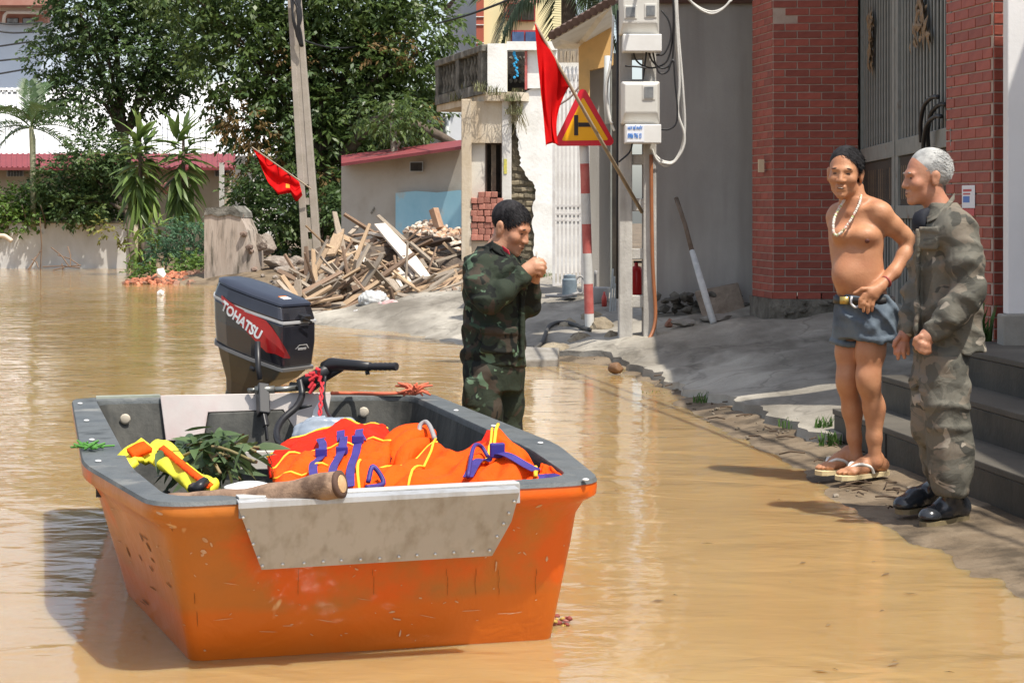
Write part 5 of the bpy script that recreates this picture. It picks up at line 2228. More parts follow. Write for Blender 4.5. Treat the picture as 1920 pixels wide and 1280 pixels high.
obj('strap', mb, M_blk, jb, smooth=True)
# right jacket
jc = thing('life_jacket', 'largest orange life jacket with wide violet strap, right of the log', 'life jacket', P(850, 930, 6.2), group='orange life jackets piled in the boat')
mb, f3_, n3_ = puff([(684, 915, 6.15), (725, 893, 6.3), (775, 862, 6.45), (820, 847, 6.5), (856, 860, 6.45), (900, 838, 6.5), (926, 818, 6.5), (948, 822, 6.45), (985, 858, 6.3), (1012, 898, 6.1)],
                    [(684, 935, 6.0), (725, 934, 5.98), (775, 932, 5.98), (820, 928, 5.98), (856, 926, 5.98), (900, 924, 5.99), (926, 922, 5.99), (948, 921, 5.99), (985, 920, 6.0), (1012, 918, 6.0)], .045,
                    nu=56, nv=20, seed=4, wr=.018)
obj('panel', mb, M_vest, jc, smooth=True)
mb, f4_, n4_ = puff([(880, 852, 6.62), (905, 832, 6.65), (928, 814, 6.65), (940, 813, 6.62), (945, 822, 6.6)],
                    [(862, 905, 6.35), (892, 890, 6.35), (915, 872, 6.35), (930, 855, 6.38), (938, 842, 6.4)], .05, nu=16, seed=6)
obj('collar', mb, M_vestin, jc, smooth=True)
obj('piping', MB().tube([f3_(u, .04) for u in np.linspace(.01, .34, 14)], 0.0047, 6), M_pipe, jc, smooth=True)
obj('piping', MB().tube([f3_(.20 + .13 * t, .98 - .93 * t) + n3_ * .012 for t in np.linspace(0, 1, 12)], 0.0047, 6), M_pipe, jc, smooth=True)
obj('piping', MB().tube([f3_(.66 + .02 * t - .10 * t * t, .04 + .55 * t) + n3_ * .012 for t in np.linspace(0, 1, 12)], 0.0047, 6), M_pipe, jc, smooth=True)
obj('piping', MB().tube([f3_(.72 - .05 * t - .06 * t * t, .04 + .5 * t) + n3_ * .012 for t in np.linspace(0, 1, 12)], 0.0062, 6), M_pipe, jc, smooth=True)
obj('piping', MB().tube([f3_(.965, v) + n3_ * .01 for v in np.linspace(.05, .98, 10)], 0.0070, 6), M_pipe, jc, smooth=True)
A_ = [f3_(u, v) + n3_ * .018 for u, v in ((.50, .86), (.55, .62), (.62, .56), (.70, .55), (.80, .60), (.90, .66), (.97, .8))]
st_ = obj('strap', ribbon(A_, .034, n3_), M_strap, jc)
mb = MB().box(f3_(.71, .55) + n3_ * .028, (.05, .02, .05), rz=.2)
obj('buckle', mb, mat('buckle_violet', (.03, .025, .2), rough=.35), st_, bevel=.005)
obj('loose_strap', MB().tube(spline([f3_(.50, .86) + n3_ * .02, f3_(.53, .58) + n3_ * .04, f3_(.57, .46) + n3_ * .03, f3_(.62, .5) + n3_ * .02], 6), .007, 6), M_strap, jc, smooth=True)
obj('loose_strap', MB().tube(spline([f3_(.03, .75) + n3_ * .02, f3_(.06, .6) + n3_ * .05, f3_(.10, .75) + n3_ * .03, f3_(.02, .95) + n3_ * .03], 6), .009, 6), M_strap, jc, smooth=True)
jd = thing('life_jacket', 'orange life jacket corner wedged in the front right corner of the boat', 'life jacket', P(1040, 910, 6.0), group='orange life jackets piled in the boat')
mb, f5_, n5_ = puff([(1018, 878, 6.15), (1030, 876, 6.15), (1048, 888, 6.05), (1068, 906, 5.95)], [(1016, 922, 6.0), (1032, 921, 6.0), (1050, 920, 5.98), (1066, 917, 5.95)], .05, nu=14, seed=8)
obj('panel', mb, M_vest, jd, smooth=True)
obj('strap', ribbon([f5_(u, .8) + n5_ * .01 for u in (.1, .4, .7, .95)], .03, n5_), M_strap, jd)

# log
la, lb = P(306, 943, 5.62), P(636, 908, 5.50)
lpts, lrad = [], []
for t in np.linspace(0, 1, 22):
    lpts.append(la.lerp(lb, t) + V(0, .01 * math.sin(t * 9), -.012 * math.sin(t * PI)))
    lrad.append(.026 + .016 * t + .003 * math.sin(t * 23) + (.004 if .18 < t < .24 else 0))
log = thing('wooden_log', 'brown barked log resting on the front rim of the boat', 'log', la.lerp(lb, .5))
obj('bark', MB().tube(lpts, lrad, 16), mat('bark', (.17, .10, .065), (.29, .19, .125), 6, .8, .6, 35, stretch=(1, 1, 1), col3=(.10, .06, .04), scale3=7, amt3=.4, bdist=.012), log, smooth=True)
ld = (lpts[-1] - lpts[-2]).normalized()
fm = frame(lpts[-1] + ld * .001, ld.orthogonal(), ld.cross(ld.orthogonal()))
mb = MB().lathe([(.034, -.02), (.042, -.002), (.042, .006), (.028, .008)], 16, fm)
obj('bark_rim', mb, mat('bark_dark', (.09, .05, .035), rough=.8), log, smooth=True)
mb = MB().lathe([(.028, .006), (.026, .010), (.01, .012)], 16, fm)
obj('cut_face', mb, mat('cut_wood', (.55, .36, .19), (.42, .27, .14), 30, .7), log)

# yellow strap vest
M_yel = mat('hi_vis_yellow', (.86, .80, .05), (.74, .66, .05), 8, .65, .2, 50, transl=.1)
yv = thing('yellow_strap_vest', 'yellow and orange vest strap lying beside the cut leaves', 'vest', P(310, 900, 6.3))
A_ = [P(283, 846, 6.55), P(300, 850, 6.5), P(322, 868, 6.38), (P(350, 892, 6.22)), P(378, 914, 6.08), P(392, 924, 6.02)]
ax_ = spline(A_, 6)
rings = []
for i, p in enumerate(ax_):
    t_ = (ax_[min(i + 1, len(ax_) - 1)] - ax_[max(i - 1, 0)]).normalized()
    u_ = t_.cross(V(-.15, -.75, .65)).normalized()
    n_v = u_.cross(t_).normalized()
    f_ = i / (len(ax_) - 1)
    wa, wb = .052 + .010 * math.sin(f_ * 8) - .012 * f_, .017 + .005 * math.sin(f_ * 21)
    tw_ = .25 * math.sin(f_ * 5)
    rings.append([p + (u_ * math.cos(tw_) + n_v * math.sin(tw_)) * wa * math.copysign(abs(math.cos(a)) ** .7, math.cos(a)) + n_v * wb * math.copysign(abs(math.sin(a)) ** .7, math.sin(a)) + n_v * .006 * math.sin(f_ * 30 + a) for a in np.linspace(0, 2 * PI, 16, endpoint=False)])
obj('padded_strap', MB().loops(rings), M_yel, yv, smooth=True)
obj('orange_stripe', ribbon([p + V(.010, -.026, .024) for p in A_[1:]], .024, V(-.15, -.75, .65), .004), M_vest, yv, smooth=True)
nn_ = V(-.3, -.8, .5)
obj('loop', ribbon([P(284, 840, 6.5), P(268, 852, 6.48), P(248, 862, 6.45), P(236, 876, 6.4), P(240, 888, 6.35)], .10, nn_, .02), M_yel, yv, smooth=True)
obj('orange_stripe', ribbon([P(276, 842, 6.46), P(264, 846, 6.44), P(246, 856, 6.42)], .05, nn_, .02), M_vest, yv, smooth=True)
mb = MB().tube([P(362, 916, 6.02), P(372, 914, 5.98), P(384, 904, 6.02)], .02, 8)
obj('black_band', mb, M_blk, yv, smooth=True)
# cut branches with leaves
M_leafb = mat('cut_leaf', (.055, .095, .035), (.10, .15, .06), 8, .5, transl=.25, rnd_amt=.35, spec=.4)


def leaf_me(name, L, w, m_, arch=.15, fold=.12, seg=5, tip=.6):
    mb = MB()
    rows = []
    for i in range(seg + 1):
        t = i / seg
        ww_ = w * (math.sin(PI * min(1, t ** tip * .97 + .03))) ** .8 * .5 + .0004
        z = -arch * L * t * t
        rows.append((V(-ww_, L * t, z + fold * ww_), V(0, L * t, z), V(ww_, L * t, z + fold * ww_)))
    vs = [p for r in rows for p in r]
    fs = []
    for i in range(seg):
        for k in range(2):
            fs.append((i * 3 + k, i * 3 + k + 1, i * 3 + k + 4, i * 3 + k + 3))
    mb.add(vs, fs)
    return meshdata(name, mb, m_, True)


lv = [leaf_me('leaf', .125, .042, M_leafb), leaf_me('leaf', .10, .034, M_leafb, .3), leaf_me('leaf', .115, .028, M_leafb, .05)]
br = thing('cut_branches', 'pile of cut green leafy branches lying in the boat', 'branches', P(400, 900, 6.5))
mb = MB()
nodes = []
for k in range(13):
    a_ = P(rnd.uniform(320, 420), rnd.uniform(850, 905), rnd.uniform(6.2, 7.0))
    b_ = P(rnd.uniform(340, 500), rnd.uniform(832, 900), rnd.uniform(6.2, 7.0))
    c_ = (a_ + b_) / 2 + V(0, 0, .05)
    sp = spline([a_, c_, b_], 5)
    mb.tube(sp, .006, 5)
    nodes += sp
mb.tube([P(300, 858, 6.7), P(400, 848, 6.8), P(436, 846, 6.8)], .008, 5)
obj('stem', mb, mat('green_stem', (.16, .15, .06), (.24, .18, .09), 9, .7), br, smooth=True)
for k in range(170):
    p = nodes[rnd.randrange(len(nodes))] + V(rnd.uniform(-.03, .03), rnd.uniform(-.04, .04), rnd.uniform(-.02, .05))
    inst('leaf', lv[k % 3], br, p, (rnd.uniform(-1.0, .7), rnd.uniform(-.8, .8), rnd.uniform(0, 6.28)), (1, 1, 1))
mb = MB()
for i in range(26):
    p = G(168 + rnd.uniform(-16, 20), 838 + rnd.uniform(-3, 4), .545)
    mb.tube([p, p + V(rnd.uniform(-.05, .06), rnd.uniform(-.03, .03), rnd.uniform(0, .02))], .004, 4)
single('grass_wisp', mb, mat('grass_bright', (.06, .2, .03), rough=.7), 'wisp of green grass caught on the left rim of the boat', 'grass')
# bucket, bowl, board, bag
pk = P(462, 902, 6.5)
mb = MB().lathe([(.10, -.2), (.12, .0), (.125, .02), (.115, .02), (.095, -.19)], 18, Matrix.Translation(V(pk.x, pk.y, .31)))
single('black_bucket', mb, mat('bucket_dark', (.03, .035, .03), rough=.5), 'dark plastic bucket under the cut leaves in the boat', 'bucket', smooth=True)
pk = P(468, 922, 5.95)
mb = MB().lathe([(.03, -.05), (.075, .0), (.082, .018), (.075, .02), (.04, .03), (.0, .034)], 20, Matrix.Translation(V(pk.x, pk.y, pk.z)))
single('white_bowl', mb, mat('white_plastic', (.74, .74, .73), rough=.4), 'upturned white plastic bowl showing behind the log', 'bowl', smooth=True)
mb = MB().box(P(488, 862, 7.6), (.16, .03, .075), rz=.1)
single('pale_board', mb, mat('pale_board', (.42, .40, .35), (.5, .47, .42), 7, .7), 'short pale board standing at the stern behind the leaves', 'board', bevel=.004)
s_ = SDF((-.22, -.15, -.06), (.22, .15, .16), .009)
s_.ell((0, 0, 0), (.125, .09, .075), 0).ripple(.014, 34, 5, n=9, sharp=.6)
v_, q_ = s_.mesh()
c = P(618, 822, 7.6)
single('plastic_bag', (v_ + np.array(c)[None, :], q_), mat('bag_blue', (.30, .36, .44), (.42, .47, .53), 14, .25, spec=.6, transl=.3), 'crumpled pale blue plastic bag behind the left life jacket', 'plastic bag', smooth=True)
# colourful rag floating at the bow
mb = MB()
mats_ = [mat('rag_pink', (.34, .13, .11), rough=.7), mat('rag_red', (.22, .05, .04), rough=.7), mat('rag_yellow', (.38, .26, .06), rough=.7)]
c = W(1046, 1166, .0)
for i in range(34):
    mb.rock(c + V(rnd.uniform(-.045, .05), rnd.uniform(-.05, .05), rnd.uniform(-.02, .02)), (rnd.uniform(.02, .045), rnd.uniform(.02, .04), rnd.uniform(.01, .025)), seed=i, sub=1, mi=i % 3)
single('floating_rag', mb, mats_, 'pink and yellow cloth scraps floating at the right side of the bow', 'rag', smooth=True)

# ================================================================ far bank: walls and houses
def ppbox(x0, y0, x1, y1, d, dep):
    return pxbox(MB(), x0, y0, x1, y1, d, dep)


M_gwall = mat('whitewashed_wall', (.60, .585, .56), (.52, .50, .47), 1.2, .9, .2, 30, col3=(.40, .37, .32), scale3=1.4, amt3=.38, stretch3=(1, 1, .5), edge3=.3)
fw = thing('garden_wall', 'low whitewashed garden wall standing in the floodwater at left', 'wall', (-12, 43, 0))
mb = ppbox(-140, 418, 243, 520, 43, .22)
obj('wall', mb, M_gwall, fw)
obj('coping', ppbox(-140, 414, 245, 418.5, 42.95, .32), M_moss, fw)
obj('end_post', ppbox(242, 408, 258, 520, 42.9, .4), mat('stained_plaster', (.5, .42, .31)), fw)
M_redroof = mat('red_metal_roof', (.25, .052, .056), (.20, .042, .047), 3, .5, spec=.4)
lh = thing('low_house', 'long low beige house with dark red roof behind the garden wall', 'house', (-11, 52, 0))
obj('wall', ppbox(-160, 318, 430, 470, 52, .3), mat('beige_wall', (.42, .34, .24), (.48, .40, .30), 1.5, .9), lh)
mb = MB()
a_, b_ = P(-160, 319, 51), P(440, 319, 51)
c_, d_ = P(440, 293, 53), P(-160, 293, 53)
mb.loops([[a_, b_, c_, d_], [p + V(0, 0, .07) for p in (a_, b_, c_, d_)]])
rf_ = obj('roof', mb, M_redroof, lh)
mb = MB()
for i in range(60):
    t = i / 59
    mb.bar(a_.lerp(b_, t) + V(0, 0, .08), d_.lerp(c_, t) + V(0, 0, .08), .04, .04)
rf_2 = obj('roof_rib', mb, M_redroof, rf_)
rf_2['kind'] = 'stuff'
for x in (12, 150, 402):
    wf = obj('window', ppbox(x, 320, x + 32, 331, 51.96, .06), mat('window_frame_grey', (.5, .5, .48)), lh)
    obj('pane', ppbox(x + 1.5, 321.5, x + 30.5, 330, 51.93, .03), M_glass, wf)
    for k in range(5):
        obj('window_bar', ppbox(x + 4 + k * 5.6, 320.5, x + 5.2 + k * 5.6, 331, 51.9, .02), M_dark, wf)
obj('column', ppbox(411, 305, 419, 470, 50, .15), mat('pale_post', (.62, .6, .57)), lh)
mb = MB().lathe([(0, -.16), (.13, -.1), (.17, 0), (.13, .1), (0, .16)], 14, Matrix.Translation(P(312, 353, 48)))
single('paper_lantern', mb, mat('lantern_pink', (.62, .25, .18), rough=.6), 'round salmon pink lantern hanging between the two dracaena plants', 'lantern', smooth=True)
wh = thing('white_house', 'large sunlit white house with pale metal roof behind the trees at left', 'house', (-10, 62, 0))
a_, b_, c_, d_ = P(-200, 292, 56), P(520, 292, 56), P(520, 150, 63), P(-200, 175, 63)
mb = MB().loops([[a_, b_, c_, d_], [p + V(0, .05, -.1) for p in (a_, b_, c_, d_)]])
rf_ = obj('roof', mb, mat('pale_roof', (.70, .70, .70), (.62, .62, .62), 2, .6), wh)
mb = MB()
for i in range(72):
    t = i / 71
    mb.bar(a_.lerp(b_, t) + V(0, -.02, .03), d_.lerp(c_, t) + V(0, -.02, .03), .05, .05)
o = obj('roof_rib', mb, mat('pale_roof', (.7, .7, .7)), rf_)
o['kind'] = 'stuff'
obj('wall', ppbox(-200, 190, 520, 470, 63.2, .3), M_chalk, wh)
mb = ppbox(-40, 192, 60, 197, 62.4, .3)
obj('balustrade_base', mb, M_chalk, wh)
obj('balustrade_rail', ppbox(-40, 165, 60, 169, 62.4, .3), M_chalk, wh)
for i in range(8):
    p = P(-30 + i * 13, 192, 62.5)
    mb = MB().lathe([(.05, 0), (.10, .12), (.05, .25), (.05, .4)], 8, Matrix.Translation(p))
    obj('baluster', mb, M_chalk, wh, smooth=True)
tb_ = thing('tall_house', 'tall pale blue house with red brown eaves at the top left corner', 'house', (-18, 72, 0))
obj('wall', ppbox(-140, 30, 150, 300, 72, .5), mat('pale_blue_wall', (.52, .60, .70), (.58, .65, .74), 1, .9), tb_)
obj('eave', ppbox(-140, -25, 96, 10, 70.5, 2), mat('terracotta_trim', (.36, .16, .12), (.42, .22, .17), 3, .8), tb_)
obj('trim_band', ppbox(-140, 14, 92, 20, 71.4, .6), mat('cream_trim', (.6, .52, .45)), tb_)
obj('lower_band', ppbox(-140, 22, 90, 42, 71.7, .3), mat('terracotta_trim', (.36, .16, .12)), tb_)
for x in (12, 42):
    wf = obj('window', ppbox(x, 34, x + 22, 44, 71.6, .1), M_dark, tb_)
    obj('pane', ppbox(x + 1, 35, x + 21, 43, 71.55, .05), M_glass, wf)
mb = MB().tube([P(6, 46, 71), P(8, 30, 71), P(14, 23, 71), P(80, 24, 71)], .07, 8)
obj('gutter_pipe', mb, mat('cream_trim', (.6, .52, .45)), tb_, smooth=True)

# houses behind the rubble, centre
ph = thing('plaster_house', 'plastered house with pink metal roof edge and blue painted lower wall', 'house', (-2, 36, 0))
HD = 36
mb = MB()
A_ = [P(640, 300, HD + 1.5), P(866, 270, HD), P(866, 470, HD), P(640, 470, HD + 1.5)]
mb.loops([A_, [p + V(0, .3, 0) for p in A_]])
obj('wall', mb, mat('grey_beige_plaster', (.44, .40, .34), (.50, .46, .40), 1.5, .9, .3, col3=(.36, .31, .25), scale3=1.5, amt3=.4, edge3=.3), ph)
A_ = [P(742, 362, HD + .66), P(866, 357, HD - .1), P(866, 470, HD - .1), P(742, 470, HD + .66)]
A_ = [P(742, 362, HD + .70), P(780, 358, HD + .42), P(820, 361, HD + .15), P(866, 356, HD - .16), P(866, 470, HD - .16), P(742, 470, HD + .66)]
mb = MB().loops([[p + V(0, -.06, 0) for p in A_], [p + V(0, .03, 0) for p in A_]])
obj('blue_dado', mb, mat('sky_blue_paint', (.27, .50, .60), (.34, .56, .65), 2, .9, .2, col3=(.42, .50, .50), scale3=2, amt3=.36), ph)
A_ = [P(640, 312, HD + .8), P(866, 280, HD - .9), P(866, 268, HD + 1), P(640, 297, HD + 2.5)]
mb = MB().loops([A_, [p + V(0, 0, .06) for p in A_]])
obj('roof', mb, M_redroof, ph)
wf = obj('vent_window', ppbox(768, 303, 793, 322, HD + .35, .05), mat('window_frame_grey', (.5, .5, .48)), ph)
obj('opening', ppbox(769.5, 305, 791.5, 320.5, HD + .32, .05), M_dark, wf)
mb = MB().tube([P(739, 212, 37.5), P(738, 300, 37.4), P(736, 400, 37.3)], [.10, .085, .10], 8)
wb = thing('white_building', 'white building with grey window strips above the pink roof edge', 'building', (-2.4, 46, 0))
obj('wall', ppbox(560, 212, 880, 300, 46, .4), mat('cool_white', (.66, .68, .72), (.6, .62, .66), 2, .8), wb)
for x in (772, 790, 828):
    wf = obj('window', ppbox(x, 222, x + 11, 296, 45.93, .08), M_iron, wb)
    obj('pane', ppbox(x + 1.5, 224, x + 9.5, 295, 45.88, .06), M_glass, wf)
obj('downpipe', MB().tube([P(838, 215, 45.6), P(839, 300, 45.6)], .06, 8), mat('pale_pipe', (.5, .52, .52)), wb, smooth=True)
yh = thing('yellow_house', 'tall yellow house with red pilaster and red framed windows', 'house', (-.3, 48, 0))
YD = 48
A_ = [P(838, 26, YD + 4), P(862, -12, YD + 1.2), P(898, -40, YD), P(898, 200, YD), P(838, 200, YD + 4)]
mb = MB().loops([A_, [p + V(.15, .4, 0) for p in A_]])
obj('side_wall', mb, mat('grey_side', (.46, .45, .46), (.5, .49, .5), 1, .9), yh)
A_ = [P(828, 18, YD + 4), P(900, -52, YD - .3), P(904, -46, YD - .3), P(836, 28, YD + 4)]
mb = MB().loops([A_, [p + V(.3, .3, 0) for p in A_]])
obj('eave', mb, mat('dark_tile', (.11, .07, .055)), yh)
obj('front_wall', ppbox(906, -60, 1060, 200, YD + .1, .3), mat('lemon_paint', (.80, .72, .42), (.74, .66, .38), 1, .85), yh)
obj('pilaster', ppbox(893, -60, 907, 200, YD - .1, .4), mat('brick_red_paint', (.40, .10, .06), (.36, .09, .055), 3, .8), yh)
for y in (31, 46, 80):
    obj('white_line', ppbox(892.5, y, 907.5, y + 1.5, YD - .13, .03), M_chalk, yh)
for (x0, y0, x1, y1) in ((952, 5, 1004, 40), (958, 57, 1010, 82)):
    wf = obj('window_frame', ppbox(x0, y0, x1, y1, YD - .02, .15), mat('window_red', (.36, .05, .05), rough=.6), yh)
    w_ = (x1 - x0 - 6) / 2
    for k in (0, 1):
        obj('pane', ppbox(x0 + 2.5 + k * (w_ + 2), y0 + 3, x0 + 1.5 + k * (w_ + 2) + w_, y1 - 2, YD - .06, .05), mat('blue_pane', (.04, .07, .16), (.08, .13, .26), 3, .25) if y0 > 50 else M_dark, wf)
obj('sun_blind', ppbox(944, -20, 1012, 6, YD - 1.2, .08), mat('terracotta_trim', (.36, .16, .12)), yh)
obj('bracket', ppbox(944, 0, 950, 28, YD - .9, .9), mat('terracotta_trim', (.36, .16, .12)), yh)

# ================================================================ left utility pole, flag, cables
LD = 41.0
pb0, pt0 = P(586, 497, LD), P(551, -20, LD)
lpole = thing('utility_pole', 'weathered concrete utility pole leaning beside the big tree', 'utility pole', pb0)
ax = (pt0 - pb0)
for sx in (-1, 1):
    mb = MB()
    rs_ = []
    for t in (0, .34, 1.0):
        c = pb0 + ax * t
        hw = .215 - .075 * t
        gapw = .045
        x0, x1 = (gapw, hw) if sx > 0 else (-hw, -gapw)
        rs_.append([V(c.x + x0, LD - .13, c.z), V(c.x + x1, LD - .13, c.z), V(c.x + x1, LD + .13, c.z), V(c.x + x0, LD + .13, c.z)])
    mb.loops(rs_)
    obj('flange', mb, mat('old_pole', (.30, .26, .21), (.38, .33, .28), 3, .9, .4, 30), lpole, bevel=.01)
holes = [(346, 371), (384, 408), (435, 448)]
ys_ = [-20] + [v for h in holes for v in h] + [497]
for a, b in zip(ys_[::2], ys_[1::2]):
    t0, t1 = (497 - b) / 517, (497 - a) / 517
    c0, c1 = pb0 + ax * t0, pb0 + ax * t1
    mb = MB()
    mb.loops([[V(c.x - .05, LD - .115, c.z), V(c.x + .05, LD - .115, c.z), V(c.x + .05, LD + .1, c.z), V(c.x - .05, LD + .1, c.z)] for c in (c0, c1)])
    obj('web', mb, mat('old_pole', (.30, .26, .21)), lpole)
mb = MB()
for k in range(9):
    mb.tube(spline([P(545 + rnd.uniform(-6, 22), -20, 40.7), P(550 + rnd.uniform(-4, 16), 30, 40.65), P(558 + rnd.uniform(-3, 8), 62, 40.7), P(566 + rnd.uniform(-2, 2), 88, 40.75)], 4), .025, 5)
single('wire_bundle', mb, M_cabb, 'dark bundle of wires bound round the top of the leaning pole', 'wires', smooth=True)
f0, f1 = P(583, 354, 40.7), P(472, 276, 40.2)
fl2 = thing('national_flag', 'distant red flag hanging from the leaning pole in front of the tree', 'flag', f0, group='red flags with a yellow star')
obj('staff', MB().tube([f0, f1], .018, 6), M_bam, fl2)


def flag2(u, v):
    # u along the staff from tip to pole, v hanging down
    tx, ty = 474 + (561 - 474) * u, 279 + (341 - 279) * u
    lo_x = np.interp(u, [0, .35, .6, .8, .92, 1], [480, 503, 522, 545, 556, 567])
    lo_y = np.interp(u, [0, .35, .6, .8, .92, 1], [290, 343, 365, 362, 380, 366])
    x, y = tx + (lo_x - tx) * v, ty + (lo_y - ty) * v
    d = 40.2 + .5 * u + .10 * math.sin(9 * v + 5 * u) * v + .06 * math.sin(22 * u + 3 * v)
    return P(x, y, d)


cl2 = obj('cloth', MB().slab(flag2, lambda u, v: (0, .005, 0), 30, 16), M_flag, fl2, smooth=True)
obj('star', MB().grid(lambda a, b: flag2(.72 + .07 * a, .52 + .20 * b) + V(0, -.02, 0), 3, 4), mat('flag_orange', (.75, .25, .02)), cl2)
wires = [[P(0, 44, 60), P(30, 46, 60), P(80, 42, 60)], [P(-20, 56, 58), P(26, 62, 58), P(90, 58, 58)], [P(-20, 90, 58), P(60, 78, 58)], [P(-20, 116, 58), P(60, 108, 58)],
         [P(-20, 142, 58), P(60, 128, 58)]]
mb = MB()
for w_ in wires:
    mb.tube(spline(w_, 6), .03, 5)
o = single('overhead_wires', mb, M_cabb, 'dark overhead wires crossing the pale blue house at far left', 'wires', group='overhead wires')
o['kind'] = 'stuff'
for k, (a_, b_, sag, lab) in enumerate(((P(568, 75, 41), P(720, 66, 46), .25, 'thin grey wire running from the leaning pole into the tree'),
                                        (P(820, 44, 38), P(1000, -20, 30), .05, 'dark wire crossing in front of the yellow house'),
                                        (V(1.2, 17.25, 3.85), V(3.72, 5.3, 4.0), .12, 'lower service wire slung from the meter pole over the water'),
                                        (V(1.1, 17.25, 4.1), V(3.72, 5.2, 4.6), .15, 'upper service wire slung from the meter pole over the water'))):
    pts = [a_.lerp(b_, t) - V(0, 0, sag * 4 * t * (1 - t)) for t in np.linspace(0, 1, 14)]
    single('overhead_wire', MB().tube(pts, .016 if k > 1 else .022, 6), M_cabb, lab, 'wire', group='overhead wires', smooth=True)

# ================================================================ vegetation
def leaf_cloud(lobes, n, L, w, seed, droop=.5, shell=.62, per=7, gap=None):
    """leaves in sprays of `per` on twigs spread through ellipsoid lobes (centre, rx, ry, rz)"""
    r = np.random.RandomState(seed)
    wts = np.array([l[1] * l[3] for l in lobes])
    wts = wts / wts.sum()
    k = n // per
    idx = r.choice(len(lobes), k, p=wts)
    c = np.array([tuple(l[0]) for l in lobes])[idx]
    R = np.array([l[1:4] for l in lobes])[idx]
    d = r.normal(0, 1, (k, 3))
    d /= np.linalg.norm(d, axis=1)[:, None]
    rad = shell + (1.05 - shell) * r.random_sample((k, 1)) ** .7
    rad *= 1 + .16 * np.sin(d[:, :1] * 5 + c[:, :1] * 3) * np.cos(d[:, 2:] * 6 + c[:, 1:2])
    p0 = c + d * R * rad
    tw = d * .8 + r.normal(0, .45, (k, 3)) + np.array([0, 0, -.15 - .3 * droop])
    tw /= np.linalg.norm(tw, axis=1)[:, None]
    V_, Q_ = [], []
    up_ = np.array([0, 0, 1.0])
    for j in range(per):
        t = (j + .5) / per
        b = p0 + tw * (L * 2.2 * t)[..., None] if False else p0 + tw * (L * 2.0 * t)
        side = np.cross(tw, up_) + 1e-6
        side /= np.linalg.norm(side, axis=1)[:, None]
        s = 1 if j % 2 else -1
        ld = side * s * .8 + tw * .65 + r.normal(0, .28, (k, 3)) - up_ * droop * r.random_sample((k, 1))
        ld /= np.linalg.norm(ld, axis=1)[:, None]
        nn = np.cross(ld, np.cross(up_ + r.normal(0, .45, (k, 3)), ld))
        nn /= np.linalg.norm(nn, axis=1)[:, None] + 1e-9
        sd = np.cross(ld, nn)
        ll = L * r.uniform(.65, 1.15, (k, 1))
        ww = w * r.uniform(.7, 1.2, (k, 1))
        a0 = b
        a1 = b + ld * ll * .45 + sd * ww * .5 - nn * ll * .03
        a2 = b + ld * ll - nn * ll * .18
        a3 = b + ld * ll * .45 - sd * ww * .5 - nn * ll * .03
        V_.append(np.stack([a0, a1, a2, a3], 1).reshape(-1, 3))
    vv_ = np.concatenate(V_)
    qq_ = np.arange(len(vv_)).reshape(-1, 4)
    return vv_, qq_


def lobes_px(lst, d, dz=1.0):
    out = []
    for i, l in enumerate(lst):
        cx, cy, rx = l[:3]
        ry = l[3] if len(l) > 3 else rx
        dd = d + (l[4] if len(l) > 4 else ((i * 37) % 11 - 5) * .12)
        out.append((P(cx, cy, dd), rx * dd / FPX, rx * dd / FPX * dz, ry * dd / FPX))
    return out


M_lf1 = mat('dark_glossy_leaf', (.050, .095, .025), (.125, .18, .046), 5, .42, transl=.45, spec=.5, col3=(.13, .165, .045), scale3=1.3, amt3=.36, edge3=.25)
M_lf2 = mat('deep_green_leaf', (.044, .088, .030), (.100, .158, .052), 6, .45, transl=.42, spec=.45, col3=(.16, .21, .06), scale3=1.7, amt3=.38, edge3=.25)
M_lf3 = mat('bright_shrub_leaf', (.075, .14, .022), (.12, .20, .035), 7, .5, transl=.3, col3=(.35, .32, .04), scale3=9, amt3=.28, edge3=.05)
M_brown = mat('withered_leaf', (.17, .095, .032), (.11, .085, .032), 6, .8, transl=.2, col3=(.22, .14, .04), scale3=3, amt3=.4)
M_trunk = mat('tree_bark', (.075, .055, .04), (.13, .10, .075), 8, .95, .7, 20, stretch=(1, 1, .3), bdist=.03)


def limb(mb, pts, r0, r1, n=8):
    sp = spline(pts, 5)
    m = len(sp)
    mb.tube(sp, [r0 + (r1 - r0) * i / (m - 1) for i in range(m)], n)


TD = 45
big = [(350, -20, 70), (450, -35, 80), (560, -40, 90), (670, -35, 90), (760, -10, 60), (395, 40, 75), (480, 20, 90), (585, 20, 95), (690, 25, 95), (775, 45, 80), (842, 62, 34, 22), (430, 110, 75), (530, 110, 90), (640, 110, 95), (740, 120, 85), (800, 140, 50),
       (470, 190, 70), (560, 200, 80), (660, 200, 85), (750, 200, 65), (800, 225, 30), (515, 270, 60), (600, 280, 75), (680, 275, 55), (560, 350, 55), (640, 345, 55), (500, 330, 40), (690, 320, 35)]
bt = thing('big_tree', 'large dark leafed tree with drooping sprays behind the leaning pole', 'tree', P(618, 470, TD))
lb_ = lobes_px(big, TD, 1.0)
v_, q_ = leaf_cloud(lb_, 29000, .21, .092, 11, .55)
obj('crown', (v_, q_), M_lf1, bt)
v_, q_ = leaf_cloud(lobes_px([(590, 180, 210, 190), (620, 320, 95, 90), (700, 130, 130, 110)], TD + 1.2), 9000, .18, .085, 12, .5, .1)
obj('inner_foliage', (v_, q_), M_lf2, bt)
v_, q_ = leaf_cloud(lobes_px([(455, 235, 45, 30), (500, 285, 35), (430, 205, 30), (615, 345, 25), (790, 215, 35, 25), (560, 115, 60, 25), (730, 95, 60, 25), (455, 310, 22)], TD - 1), 1500, .15, .06, 13, .8)
obj('withered_sprays', (v_, q_), M_brown, bt)
mb = MB()
limb(mb, [P(616, 500, TD), P(618, 400, TD), P(612, 300, TD), P(600, 180, TD), P(590, 60, TD)], .30, .07, 10)
